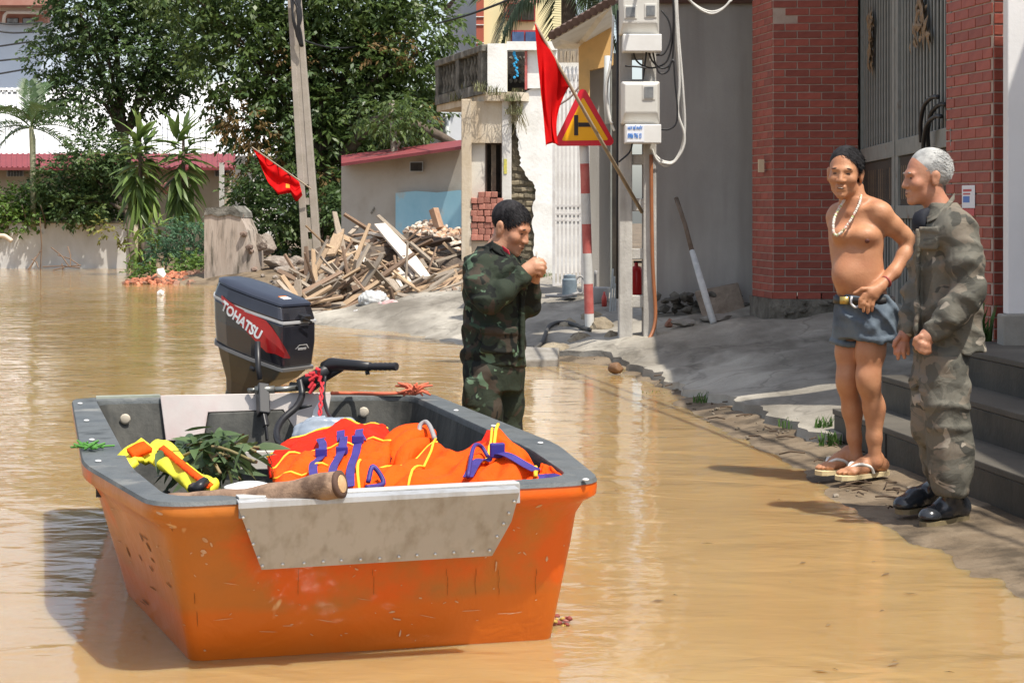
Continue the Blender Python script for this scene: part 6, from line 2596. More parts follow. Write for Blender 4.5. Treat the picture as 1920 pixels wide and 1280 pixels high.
limb(mb, [P(614, 330, TD), P(660, 230, TD), P(720, 140, TD), P(770, 60, TD)], .14, .03)
limb(mb, [P(612, 310, TD), P(560, 230, TD), P(490, 130, TD), P(420, 60, TD)], .14, .03)
limb(mb, [P(606, 240, TD), P(650, 130, TD), P(680, 20, TD)], .10, .03)
limb(mb, [P(604, 220, TD), P(540, 120, TD), P(500, 20, TD)], .10, .03)
limb(mb, [P(640, 300, TD - .5), P(700, 230, TD - 1), P(765, 232, TD - 1.5), P(815, 250, TD - 2), P(856, 272, TD - 2)], .16, .09)
for l in lb_[::2]:
    limb(mb, [P(606, 240, TD), Vector(l[0]).lerp(P(606, 240, TD), .5) + V(0, 0, .1), l[0]], .06, .02, 6)
obj('trunk', mb, M_trunk, bt, smooth=True)

lt = thing('garden_tree', 'dark green tree with fine leaves rising behind the palm at left', 'tree', P(240, 440, 48))
left = [(130, -20, 60), (240, -40, 90), (340, -30, 70), (380, 90, 50), (300, 150, 55), (110, 60, 50), (180, 20, 85), (270, 15, 85), (340, 30, 60), (95, 110, 50), (160, 100, 70), (240, 95, 75), (320, 100, 65), (100, 170, 45), (170, 180, 60), (250, 175, 55), (330, 160, 40), (80, 200, 25), (215, 225, 28)]
v_, q_ = leaf_cloud(lobes_px(left, 48), 24000, .15, .08, 21, .4, .35)
obj('crown', (v_, q_), M_lf2, lt)
mb = MB()
limb(mb, [P(238, 480, 48), P(240, 330, 48), P(225, 180, 48), P(215, 40, 48)], .16, .05)
for l in lobes_px(left, 48)[::2]:
    limb(mb, [P(232, 260, 48), Vector(l[0]).lerp(P(232, 220, 48), .45), l[0]], .07, .02, 6)
obj('trunk', mb, M_trunk, lt, smooth=True)
mt_ = thing('leaning_tree', 'small leaning tree with dense dark leaves overhanging the garden wall', 'tree', P(250, 500, 41))
midl = [(180, 290, 55, 40), (120, 340, 60, 45), (190, 350, 65, 50), (150, 385, 60, 30), (95, 385, 40, 30), (215, 405, 34, 24), (235, 310, 45), (190, 415, 36, 16)]
v_, q_ = leaf_cloud(lobes_px(midl, 43.3), 11000, .13, .07, 31, .35, .35)
obj('crown', (v_, q_), M_lf2, mt_)
v_, q_ = leaf_cloud(lobes_px([(205, 425, 30, 14), (230, 440, 16, 12), (175, 418, 30, 12)], 42.6), 260, .12, .06, 32, .6)
obj('yellow_leaves', (v_, q_), mat('yellowing_leaf', (.25, .22, .04), (.14, .17, .04), 6, .6, transl=.3), mt_)
mb = MB()
limb(mb, [P(255, 512, 41.6), P(246, 450, 42), P(236, 390, 42.6), P(205, 350, 43), P(150, 330, 43)], .10, .03)
limb(mb, [P(236, 395, 42.5), P(190, 378, 43), P(130, 388, 43)], .05, .02)
limb(mb, [P(236, 392, 42.5), P(240, 330, 43), P(225, 290, 43)], .06, .02)
obj('trunk', mb, M_trunk, mt_, smooth=True)
sh_ = thing('flowering_shrub', 'bright green shrub with yellow blooms on the wall at the left edge', 'shrub', P(50, 420, 42.4))
v_, q_ = leaf_cloud(lobes_px([(-20, 390, 50, 40), (25, 390, 48, 42), (70, 380, 42, 32), (30, 412, 55, 22), (85, 408, 36, 20), (105, 400, 22)], 43.5), 5200, .10, .07, 41, .3, .3)
obj('crown', (v_, q_), M_lf3, sh_)
mb = MB()
for x in (10, 45, 80):
    limb(mb, [P(x, 470, 43.6), P(x + 5, 420, 42.9), P(x - 4, 385, 42.4)], .03, .012, 6)
obj('stems', mb, M_trunk, sh_, smooth=True)
db = thing('dark_bush', 'dark bush filling the shade between the pole and the rubble', 'bush', P(670, 440, 40))
v_, q_ = leaf_cloud(lobes_px([(520, 400, 55, 50), (530, 450, 50, 30), (600, 420, 45), (660, 400, 50, 45), (700, 395, 40, 35), (650, 370, 40), (720, 420, 40, 20), (470, 370, 40, 30), (755, 412, 28, 14), (480, 340, 40, 30)], 42), 7500, .16, .075, 51, .4, .2)
obj('crown', (v_, q_), M_lf2, db)
mb = MB()
for x in (520, 600, 670):
    limb(mb, [P(x, 500, 42), P(x + 4, 440, 42), P(x, 390, 42)], .05, .02, 6)
obj('stems', mb, M_trunk, db, smooth=True)
st2 = thing('slender_tree', 'slender grey trunk standing before the blue painted wall', 'tree', P(736, 430, 36.5))
mb = MB()
limb(mb, [P(737, 440, 37.3), P(733, 380, 37.3), P(739, 300, 37.3), P(737, 240, 37.4), P(734, 190, 37.6)], .085, .06, 8)
limb(mb, [P(738, 262, 37.3), P(748, 268, 37.2), P(745, 276, 37.2)], .03, .03, 6)
limb(mb, [P(696, 400, 37), P(712, 372, 37.2), P(730, 340, 37.3)], .02, .02, 6)
obj('trunk', mb, mat('pale_bark', (.20, .18, .14), (.30, .27, .22), 10, .95, .6, 30), st2, smooth=True)
v_, q_ = leaf_cloud(lobes_px([(740, 228, 32, 24), (760, 205, 40, 26), (700, 215, 40, 25), (775, 245, 20, 16)], 37.8), 1100, .15, .065, 61, .7)
obj('crown', (v_, q_), M_lf1, st2)

# dracaena clumps
M_drac = mat('dracaena_leaf', (.085, .145, .035), (.18, .25, .07), 2.5, .45, transl=.3, spec=.45, rnd_amt=.4)
M_drac2 = mat('yellow_green_leaf', (.13, .20, .04), (.22, .28, .07), 3, .5, transl=.3, rnd_amt=.3)
dl = [leaf_me('leaf', .72, .12, M_drac, .40, .2, 6, .8), leaf_me('leaf', .66, .11, M_drac, .22, .2, 6, .8), leaf_me('leaf', .6, .115, M_drac, .55, .2, 6, .8)]
dl2 = [leaf_me('leaf', .5, .07, M_drac2, .35, .25, 6, .8), leaf_me('leaf', .42, .06, M_drac2, .2, .25, 5, .8)]


def dracaena(label, cx, ytop, ybot, d, nl, meshes, stem_to, seed, spread=.10):
    r = random.Random(seed)
    b = P(cx, stem_to, d)
    t = thing('dracaena', label, 'plant', b, group='strap leaved plants by the broken wall')
    mb = MB()
    z0, z1 = P(cx, ytop, d), P(cx, ybot, d)
    mb.tube([b, z1, z0], [.05, .045, .03], 7)
    obj('stem', mb, M_trunk, t, smooth=True)
    for i in range(nl):
        f_ = i / (nl - 1)
        p = z0.lerp(z1, f_ ** .9)
        a = r.uniform(0, 6.28)
        pitch = math.radians(np.interp(f_, [0, .15, .45, 1], [72, 30, -18, -58]) + r.uniform(-14, 14))
        p = p + V(math.cos(a), math.sin(a), 0) * r.uniform(.04, spread + .08)
        inst('leaf', meshes[r.randrange(len(meshes))], t, p, (pitch, r.uniform(-.4, .4), a), (1, r.uniform(.75, 1.1), 1))


dracaena('left taller dracaena with long drooping strap leaves beside the leaning trunk', 263, 258, 385, 38.4, 150, dl, 512, 1)
dracaena('right dracaena with long drooping strap leaves above the broken wall', 344, 250, 388, 38.6, 140, dl, 512, 2)
dracaena('short yellow green dracaena under the two tall ones', 288, 418, 440, 37.6, 34, dl2, 512, 3)
dracaena('lower left dracaena shoot with wide pale leaves near the bricks', 268, 452, 480, 37.2, 24, dl2, 514, 4)
fs_ = thing('feathery_shrub', 'blue green feathery shrub between the dracaenas and the broken wall', 'shrub', P(335, 500, 37))
v_, q_ = leaf_cloud(lobes_px([(315, 440, 30, 22), (350, 425, 34, 18), (370, 440, 22, 26), (300, 470, 34, 18), (345, 468, 40, 20), (375, 478, 20, 20), (280, 490, 24, 12)], 37), 4200, .075, .03, 71, .3, .2, per=9)
obj('crown', (v_, q_), mat('feathery_leaf', (.045, .11, .055), (.09, .18, .09), 6, .6, transl=.3), fs_)
mb = MB()
for x in (310, 335, 360):
    limb(mb, [P(x, 512, 37), P(x + 3, 470, 37), P(x, 430, 37)], .02, .01, 5)
obj('stems', mb, M_trunk, fs_, smooth=True)
wd = thing('weed_patch', 'light green weeds growing on the brick rubble by the water', 'weeds', P(350, 500, 36))
v_, q_ = leaf_cloud(lobes_px([(262, 510, 18, 10), (350, 492, 30, 10), (375, 488, 16, 10), (300, 505, 20, 8)], 35.6), 900, .10, .05, 81, .2, .2)
obj('foliage', (v_, q_), M_lf3, wd)


# areca palm and the palm crown at the top centre
def frond_me(name, L, nl, ll, w, m_, arch, droop, seed, vee=.5):
    r = random.Random(seed)
    mb = MB()
    pts = []
    for i in range(13):
        t = i / 12
        pts.append(V(0, L * t * (1 - .12 * t), -arch * L * t * t + .04 * L * t))
    mb.tube(pts, [.018 * (1 - .8 * i / 12) for i in range(13)], 5)
    for i in range(nl):
        t = .12 + .86 * i / (nl - 1)
        k = t * 12
        j = min(int(k), 11)
        p = pts[j].lerp(pts[j + 1], k - j)
        fl = ll * (math.sin(PI * (.12 + .80 * t)) ** .7) * r.uniform(.85, 1.1)
        for s_ in (-1, 1):
            d_ = V(s_ * .85, .62, vee * r.uniform(.6, 1.2)).normalized()
            q = p + d_ * fl * .5
            e = p + d_ * fl + V(0, 0, -droop * fl)
            sd = V(0, 1, 0).cross(d_).cross(d_).normalized() * w * .5
            mb.add([p - sd * .4, p + sd * .4, q + sd, q - sd, e], [(0, 1, 2, 3), (3, 2, 4)])
    return meshdata(name, mb, m_)


M_palm = mat('palm_leaf', (.07, .125, .05), (.13, .20, .085), 4, .5, transl=.25, rnd_amt=.25)
pd_ = 43
pm = thing('areca_palm', 'slim areca palm with arching fronds at the far left', 'palm', P(62, 345, pd_))
mb = MB()
mb.tube([P(63, 430, pd_), P(62, 340, pd_), P(61, 262, pd_), P(58, 238, pd_)], [.07, .062, .075, .05], 8)
for k in range(9):
    y = 285 + k * 7
    mb.tube([P(62, y, pd_), P(62, y + 1.2, pd_)], .071, 8)
obj('trunk', mb, mat('palm_trunk', (.20, .22, .12), (.30, .29, .2), 8, .8), pm, smooth=True)
fr1 = frond_me('frond', 1.45, 30, .52, .036, M_palm, .62, .45, 1)
fr2 = frond_me('frond', 1.35, 28, .46, .036, M_palm, .22, .25, 2)
for a, pt, me_ in ((-80, 45, fr1), (75, 20, fr1), (-100, 15, fr1), (100, 40, fr1), (30, 70, fr2), (-20, 78, fr2), (150, 45, fr1), (-150, 40, fr1), (60, -8, fr1), (-60, 2, fr1)):
    inst('frond', me_, pm, P(58, 240, pd_), (math.radians(pt), 0, math.radians(-a)))
tp_ = thing('palm_tree', 'palm crown with hanging dark fronds above the ochre house', 'palm', P(1066, 100, 33))
obj('trunk', MB().tube([P(1068, 420, 33), P(1066, 100, 33), P(1066, -40, 33)], .13, 8), M_trunk, tp_, smooth=True)
M_palm2 = mat('dark_palm_leaf', (.035, .06, .03), (.065, .095, .05), 4, .55, transl=.2, rnd_amt=.25)
fr3 = frond_me('frond', 1.5, 34, .55, .035, M_palm2, .75, .9, 5, .1)
for k in range(15):
    inst('frond', fr3, tp_, P(1066, -42, 33), (math.radians(rnd.uniform(-15, 30)), rnd.uniform(-.2, .2), k * 6.283 / 15 + rnd.uniform(-.1, .1)))

# twigs standing in the water by the garden wall
mb = MB()
for (x0, y0, x1, y1) in ((100, 506, 152, 497), (150, 498, 108, 478), (130, 500, 96, 464), (52, 506, 76, 470), (54, 508, 66, 482), (72, 502, 60, 486), (132, 500, 127, 462), (115, 518, 116, 494), (150, 502, 80, 500), (75, 408, 76, 510)):
    a_, b_ = P(x0, y0, 41.5), P(x1, y1, 41.7)
    mb.tube([a_, a_.lerp(b_, .5) + V(.03, 0, .03), b_], .014, 5)
single('dead_twigs', mb, mat('dry_twig', (.16, .10, .065), (.22, .15, .10), 9, .9), 'dead bare twigs sticking from the water before the garden wall', 'twigs')
mb = MB().tube(spline([P(-30, 444, 41), P(4, 442, 41), P(14, 446, 41), P(22, 452, 41)], 5), .05, 7)
single('cut_branch', mb, mat('pale_wood', (.55, .46, .36)), 'pale cut branch end poking in at the left edge', 'branch', smooth=True)

# ================================================================ broken wall, rubble and the debris pile
WD_ = 34.2
bwall = thing('broken_wall', 'broken stub of streaked grey wall beside the dracaenas', 'wall', P(428, 525, WD_))
A_ = [P(x, y, WD_) for x, y in ((383, 535), (383, 402), (386, 392), (436, 389), (447, 396), (455, 415), (463, 432), (467, 452), (474, 472), (480, 540))]
mb = MB().loops([A_[::-1], [p + V(.12, .5, 0) for p in A_[::-1]]])
obj('wall', mb, mat('streaked_wall', (.30, .245, .20), (.42, .355, .30), 3, .95, .6, 20, stretch=(3, 3, .3), col3=(.10, .085, .065), scale3=3, amt3=.42, stretch3=(3, 3, .5), edge3=.2), bwall)
A_ = [P(x, y, WD_ - .03) for x, y in ((382, 404), (385, 390), (438, 386), (450, 398), (452, 408), (430, 402), (410, 406), (396, 402))]
mb = MB().loops([A_[::-1], [p + V(.14, .55, 0) for p in A_[::-1]]])
obj('mossy_top', mb, M_moss, bwall)
cm_ = [meshdata('brick', MB().rock((0, 0, 0), (.24, .16, .13), seed=200 + k, sub=1), mat('dark_brick', (.12, .085, .065), (.2, .14, .11), 8, .95, rnd_amt=.3)) for k in range(3)]
for k in range(16):
    inst('brick', cm_[k % 3], bwall, P(448 + k * 2.1 + rnd.uniform(-3, 3), 398 + k * 8.2, WD_ - .02 + rnd.uniform(0, .3)), (0, rnd.uniform(-.3, .3), rnd.uniform(-.5, .5)))
chunk_lab = ['large tilted concrete chunk right of the broken wall stub', 'flat brown rock below the tilted concrete chunk', 'grey boulder at the foot of the leaning pole', 'pale angular stone leaning on the broken wall stub', 'small brown rock beside the outboard cowling top']
for k, (x, y, w_, h_, d, tilt) in enumerate(((497, 458, .55, .42, 35.5, .5), (520, 492, .55, .26, 34.5, .05), (556, 490, .36, .22, 36, 0), (484, 454, .2, .36, 34.6, .3), (545, 506, .42, .18, 33, 0))):
    R = Matrix.Rotation(tilt, 3, 'Y') @ Matrix.Rotation(k * 1.3, 3, 'Z')
    mb = MB().rock(P(x, y, d), (w_, .6, h_), seed=300 + k, sub=3, R=R)
    single('rubble_chunk', mb, mat('rubble_stone', (.20, .165, .135), (.32, .275, .23), 5, .95, .8, 18, col3=(.14, .10, .08), scale3=3, amt3=.4, bdist=.03), chunk_lab[k], 'rubble chunk', group='large rubble chunks behind the motor')
bh = thing('brick_rubble', 'low heap of broken red bricks at the water edge left of the wall stub', 'rubble', P(330, 520, 35))
M_bk = mat('broken_red_brick', (.36, .115, .06), (.45, .19, .11), 9, .95, .5, 30, rnd_amt=.35)
M_bk2 = mat('broken_brown_brick', (.20, .105, .07), (.28, .16, .11), 9, .95, .5, 30, rnd_amt=.35)
bms = [meshdata('brick', MB().rock((0, 0, 0), (.2, .12, .1), seed=400 + k, sub=1), M_bk) for k in range(3)] + [meshdata('brick', MB().cbox((0, 0, 0), (.21, .1, .06), .006), M_bk)]
bms2 = [meshdata('brick', MB().rock((0, 0, 0), (.22, .13, .1), seed=420 + k, sub=1), M_bk2) for k in range(3)] + [meshdata('brick', MB().cbox((0, 0, 0), (.21, .1, .06), .006), M_bk2)]
for k in range(130):
    x = rnd.uniform(234, 432)
    hh = np.interp(x, [234, 262, 320, 420, 435], [3, 14, 22, 30, 16])
    y = np.interp(x, [234, 300, 425], [531, 536, 533]) - rnd.random() * hh
    d = 33.9 + (536 - y) * .05
    p = P(x, y, d)
    inst('brick', (bms if (x < 350 and rnd.random() < .8) else bms2)[rnd.randrange(4)], bh, p, (rnd.uniform(-.5, .5), rnd.uniform(-.5, .5), rnd.uniform(0, 3)))
mb = MB()
mb.rock(P(330, 533, 35.0), (2.0, 1.2, .42), seed=9, sub=3, rough=.4)
mb.rock(P(260, 534, 35.0), (.9, .9, .22), seed=8, sub=2)
mb.rock(P(400, 530, 35.0), (.9, .9, .5), seed=7, sub=2)
obj('heap', mb, mat('rubble_earth', (.22, .13, .085), (.3, .2, .14), 6, .95, .6, 20), bh)
mb = MB().rock(P(301, 512, 34.0), (.26, .14, .2), seed=12, sub=1, R=Matrix.Rotation(.5, 3, 'Y'))
single('white_plaster_chunk', mb, M_chalk, 'white plaster chunk lying on the red bricks', 'plaster chunk')
mb = MB().rock(W(301, 550, .03), (.2, .15, .12), seed=13, sub=1)
single('chunk_reflection', mb, M_chalk, 'white piece at the waterline standing in for the plaster chunk reflection', 'reflection')  # solid white lump standing in for the chunk's mirror image in the water

rb = thing('rubble_heap', 'heap of broken orange bricks and plaster against the blue wall', 'rubble', P(820, 480, 31))
M_rub = [mat('rubble_orange', (.40, .23, .14), (.50, .33, .22), 9, .95, rnd_amt=.25), mat('rubble_pale', (.50, .42, .33), (.6, .53, .44), 9, .95, rnd_amt=.2), mat('rubble_dark', (.16, .12, .09), (.24, .18, .14), 9, .95, rnd_amt=.3)]
rme = [meshdata('brick', MB().rock((0, 0, 0), (.2, .14, .1), seed=500 + k, sub=1), M_rub[0 if k < 3 else (1 if k < 5 else 2)]) for k in range(7)]
for k in range(240):
    x = rnd.uniform(745, 872)
    top_ = np.interp(x, [740, 770, 800, 830, 872], [455, 425, 412, 420, 434])
    y = top_ + rnd.random() ** 1.2 * 62
    d = 32.6 - (y - top_) * .055
    s_ = rnd.uniform(.5, 1.25)
    inst('brick', rme[rnd.randrange(7)], rb, P(x, y, d), (rnd.uniform(-.7, .7), rnd.uniform(-.7, .7), rnd.uniform(0, 3)), (s_, s_, s_))
mb = MB()
mb.rock(P(820, 478, 32.4), (1.5, 1.6, 1.0), seed=31, sub=3, rough=.3)
mb.rock(P(770, 480, 32.2), (1.0, 1.4, .8), seed=32, sub=3, rough=.3)
obj('heap', mb, mat('rubble_orange_earth', (.36, .23, .15), (.45, .31, .22), 8, .95, .8, 20), rb)
obj('brick_stub', MB().bar(P(824, 428, 31.8), P(813, 392, 31.9), .12, .12), mat('rubble_orange', (.4, .23, .14)), rb)

dp = thing('debris_pile', 'pile of broken wooden planks and beams at the water edge', 'debris', P(730, 590, 25))
WOOD = [mat('grey_plank', (.24, .195, .15), (.34, .285, .225), 8, .9, .3, 30, rnd_amt=.3, stretch=(1, 1, 1)), mat('tan_plank', (.32, .22, .135), (.43, .31, .20), 8, .9, .3, 30, rnd_amt=.25),
        mat('pale_plank', (.55, .48, .40), (.64, .57, .49), 8, .85, .2, 30, rnd_amt=.12), mat('brown_plank', (.17, .11, .075), (.25, .17, .115), 8, .9, .3, 30, rnd_amt=.3)]
pme = []
for m_ in WOOD:
    mb = MB()
    c = [(-.5, -.5), (.5, -.5), (.5, .5), (-.5, .5)]
    rings = []
    for i, y in enumerate(np.linspace(-.5, .5, 4)):
        w_ = [.42, .5, .5, .33][i]
        rings.append([V(a * 2 * w_ + (.05 if i == 3 else 0), y, b) for a, b in c])
    mb.loops(rings)
    pme.append(meshdata('plank', mb, m_))


def plank(parent, a, b, w, t, mi, roll=None):
    q = b - a
    o = bpy.data.objects.new('plank', pme[mi])
    C.objects.link(o)
    o.parent = parent
    o.location = (a + b) / 2 - base_of(parent)
    R = q.to_track_quat('Y', 'Z').to_matrix() @ Matrix.Rotation(roll if roll is not None else rnd.uniform(-.7, .7), 3, 'Y')
    o.rotation_euler = R.to_euler()
    o.scale = (w, q.length, t)
    return o


def pile_top(x):
    return float(np.interp(x, [530, 580, 625, 680, 720, 780, 830, 870], [585, 510, 440, 430, 424, 452, 470, 470]))


def pd__(y):
    return float(np.interp(y, [425, 520, 605], [28.0, 25.2, 23.0]))


key = [((712, 421), (800, 520), .19, 2), ((724, 428), (775, 520), .07, 2), ((604, 591), (866, 517), .05, 1), ((600, 585), (700, 560), .06, 1), ((786, 530), (858, 505), .09, 0), ((637, 432), (622, 478), .16, 1),
       ((640, 440), (712, 474), .07, 1), ((668, 462), (695, 508), .06, 2), ((590, 506), (668, 472), .05, 1), ((545, 512), (600, 486), .05, 0), ((610, 570), (662, 512), .09, 0), ((576, 560), (604, 515), .08, 0),
       ((644, 492), (730, 530), .07, 1), ((652, 486), (724, 520), .05, 1), ((660, 524), (734, 556), .06, 3), ((664, 527), (702, 560), .08, 1), ((560, 530), (660, 478), .04, 1), ((720, 512), (748, 545), .09, 0),
       ((732, 506), (758, 544), .05, 2), ((742, 502), (775, 540), .09, 2), ((770, 556), (850, 535), .05, 1), ((800, 560), (862, 520), .06, 1), ((655, 440), (672, 424), .06, 0), ((690, 436), (735, 446), .06, 2),
       ((764, 590), (826, 573), .05, 2), ((760, 575), (790, 592), .04, 2), ((770, 560), (840, 545), .035, 2), ((820, 470), (866, 458), .04, 3), ((815, 490), (866, 475), .05, 0), ((740, 460), (765, 455), .06, 2), ((850, 500), (866, 560), .06, 1)]
for (a, b, w_, mi) in key:
    da, db_ = pd__(a[1]) - .35, pd__(b[1]) - .35
    plank(dp, P(a[0], a[1], da - (.5 if w_ > .15 else 0)), P(b[0], b[1], db_ - (.3 if w_ > .15 else 0)), w_ * 1.0, .035, mi, rnd.uniform(-.35, .35) if w_ < .15 else .1)
for k in range(268):
    x = rnd.uniform(548, 872)
    t = pile_top(x)
    y = t + 8 + rnd.random() * (592 - t)
    d = pd__(y) + rnd.uniform(-.1, .45)
    c = P(x, y, d)
    L_ = rnd.uniform(.35, 1.25)
    a = rnd.choice([rnd.gauss(.5, .3), rnd.gauss(-.55, .35), rnd.gauss(.2, .2), rnd.uniform(0, 3.14)])
    q = V(math.cos(a), rnd.uniform(-.5, .5), math.sin(a) * .8).normalized() * L_ / 2
    if (c - q).z < .02 or (c + q).z < .02:
        c.z += .12
    plank(dp, c - q, c + q, rnd.uniform(.04, .12), rnd.uniform(.015, .035), rnd.choice([0, 0, 0, 1, 1, 3, 3, 3]))
mb = MB()
for (x, y, w_, h_, d) in ((640, 560, 1.3, .9, 26.2), (720, 550, 1.5, 1.15, 26.6), (800, 555, 1.4, .9, 26.4), (690, 500, 1.2, .8, 27.6), (770, 500, 1.3, .8, 27.8), (590, 570, .9, .5, 26.0), (855, 540, .9, .8, 26.4)):
    mb.rock(P(x, y, d), (w_ * 1.2, 1.9, h_ * 1.15), seed=int(x), sub=3, rough=.5)
obj('heap', mb, mat('dark_heap', (.065, .05, .04), (.13, .10, .075), 6, .95, .9, 16, bdist=.05), dp)
mb = MB()
for k in range(150):
    x, y = rnd.uniform(470, 640), rnd.uniform(492, 600)
    p = W(x, y, .12)
    g_ = gz(p.x, p.y)
    if g_ > .0:
        r_ = rnd.uniform(.03, .12)
        mb.rock((p.x, p.y, g_ + r_ * .2), (r_ * 2, r_ * 1.6, r_), seed=k, sub=1)
o = obj('loose_rubble', mb, mat('rubble_stone', (.20, .165, .135)), kind='stuff')
# slatted pallet at the right foot of the pile
pl_ = thing('slatted_crate', 'broken slatted crate panel lying at the right foot of the plank pile', 'crate panel', P(820, 585, 23.2))
for k in range(8):
    a_, b_ = P(772 + k * 11, 562 - k * 3.4, 24.0), P(790 + k * 11, 588 - k * 3.2, 23.0)
    plank(pl_, a_, b_, .055, .03, 3 if k % 2 else 0, .1)
plank(pl_, P(768, 566, 23.9), P(860, 540, 23.9), .05, .05, 2, .0)
plank(pl_, P(784, 592, 22.95), P(862, 566, 22.95), .06, .06, 2, .0)


def bag(name, label, c, d, seed, m_, cat='plastic bag'):
    s = SDF((-.6 * d[0], -.6 * d[1], -.6 * d[2]), (.6 * d[0], .6 * d[1], .6 * d[2]), max(d) / 34)
    s.ell((0, 0, 0), (d[0] * .47, d[1] * .47, d[2] * .45), 0).ripple(min(d) * .07, 26 / max(d) * .5, seed, n=9, sharp=.6)
    v, q = s.mesh()
    return single(name, (v + np.array(c)[None, :], q), m_, label, cat, smooth=True)


M_bagw = mat('bag_white', (.68, .66, .64), (.6, .58, .56), 8, .45, transl=.2)
bag('plastic_bag', 'white and pink plastic sack at the foot of the plank pile', P(730, 583, 22.9), (.42, .3, .24), 1, mat('bag_pink', (.62, .34, .33), (.66, .60, .57), 4, .5, transl=.2, lo=.45, hi=.55))
bag('plastic_bag', 'crumpled white plastic bag at the waterline of the plank pile', P(672, 592, 22.8), (.26, .2, .13), 2, M_bagw)
bag('plastic_bag', 'grey white sack lying under the long beam', P(700, 562, 23.1), (.34, .3, .22), 3, mat('bag_grey', (.42, .43, .42), (.5, .5, .5), 5, .6))
bag('plastic_bag', 'small white bag left of the long beam', P(596, 567, 23.6), (.15, .12, .13), 4, M_bagw)
bag('foam_piece', 'small pale blue foam piece at the waterline right of the pink sack', P(762, 598, 22.7), (.16, .12, .09), 5, mat('foam_blue', (.55, .6, .65), rough=.6), 'foam')
bag('foam_piece', 'white foam scraps among the left planks', P(612, 541, 24.2), (.14, .1, .1), 6, M_bagw, 'foam')

# ================================================================ people
def skin(name, a, b, c):
    m = mat(name, a, b, 14, .5, .35, 90, spec=.35, col3=c, scale3=6, amt3=.46, edge3=.4, bump2=.12, bscale2=16, bdist=.004)
    p = m.node_tree.nodes['Principled BSDF']
    p.inputs['Subsurface Weight'].default_value = .04
    p.inputs['Subsurface Radius'].default_value = (.02, .008, .004)
    p.inputs['Subsurface Scale'].default_value = .5
    return m


M_skin1 = skin('tanned_skin', (.43, .205, .105), (.50, .255, .135), (.40, .17, .09))
M_skin2 = skin('soldier_skin', (.44, .23, .14), (.50, .28, .18), (.42, .19, .11))
M_skin3 = skin('old_skin', (.42, .205, .12), (.48, .26, .165), (.40, .16, .10))
M_hair = mat('black_hair', (.010, .009, .010), (.030, .028, .030), 60, .75, .15, 160, stretch=(1, 1, .25), spec=.2, bdist=.004)
M_ghair = mat('grey_hair', (.30, .30, .29), (.55, .55, .53), 14, .75, .12, 110, spec=.2, bdist=.004, col3=(.16, .16, .16), scale3=22, amt3=.36, edge3=.3)
M_eye = mat('dark_eye', (.03, .02, .016), rough=.25)
M_lip = mat('lip', (.30, .09, .07), rough=.5)
M_teeth = mat('teeth', (.62, .56, .48), rough=.4)
M_brow = mat('dark_brow', (.03, .024, .022), rough=.8)


from mathutils.bvhtree import BVHTree

M_mouth = mat('mouth_dark', (.10, .03, .025), rough=.5)


class Pers:
    def __init__(s, name, label, sc, px0, py0, group=None):
        s.s, s.px, s.py = sc, px0, py0
        s.loc = V((px0 - 960) / sc, FPX / sc, CAMH - (py0 - HOR) / sc)
        s.t = thing(name, label, 'person', s.loc)

    def L(s, px, py, dy=0.0):
        k = (FPX / s.s + dy) / (FPX / s.s)
        # exact perspective for a point dy behind the reference depth
        X = (px - 960) / s.s * k - s.loc.x
        Z = CAMH - (py - HOR) / s.s * k - s.loc.z
        return V(X, dy, Z)

    def add(s, name, g, m, smooth=True, parent=None, label=None):
        if isinstance(g, SDF):
            v, q = g.mesh()
            g = (v, q)
        if isinstance(g, tuple):
            me = raw_mesh(name, g[0], g[1])
        else:
            me = as_mesh(name, g, (0, 0, 0))
        for x in (m if isinstance(m, (list, tuple)) else [m]):
            me.materials.append(x)
        if smooth:
            me.polygons.foreach_set('use_smooth', [True] * len(me.polygons))
        o = bpy.data.objects.new(name, me)
        C.objects.link(o)
        o.parent = parent or s.t
        if label:
            o['label'] = label
        return o


def head_frame(c, yaw, pitch, roll=0.0, k=1.0):
    R = Matrix.Rotation(math.radians(yaw), 3, 'Z') @ Matrix.Rotation(math.radians(pitch), 3, 'X') @ Matrix.Rotation(math.radians(roll), 3, 'Y')
    return Vector(c), R, k


def head(f, H, old=False, jaw=1.0, full=1.0):
    c, R, k = H
    at = lambda x, y, z: c + R @ V(x, y, z) * k
    E = lambda p, r, kk=.02, sub=False: f.ell(at(*p), tuple(a * k for a in r), kk, R, sub)
    E((0, .012, .035), (.076, .096, .088), 0)
    E((0, -.030, -.022), (.061 * full, .066, .076), .03)
    E((0, -.044, -.085), (.040 * jaw, .044, .034), .035)
    E((0, -.078, -.105), (.022, .020, .018), .02)
    for s in (-1, 1):
        E((s * .042, -.062, -.028), (.026, .028, .026), .02)
        E((s * .040 * jaw, -.014, -.068), (.016, .030, .026), .025)
        E((s * .079, .012, -.012), (.010, .020, .034), .006)
        E((s * .084, .018, .004), (.008, .018, .024), .006)
        E((s * .093, .008, -.008), (.007, .009, .014), .004, True)
    E((0, -.082, .020), (.052, .014, .011), .018)
    f.cone(at(0, -.090, .008), at(0, -.108, -.034), .0085 * k, .0125 * k, .014)
    for s in (-1, 1):
        E((s * .014, -.101, -.036), (.010, .011, .008), .008)
        E((s * .030, -.102, .001), (.020, .013, .011), .010, True)
    E((0, -.092, -.063), (.026, .012, .008), .008)
    E((0, -.090, -.077), (.023, .012, .009), .008)


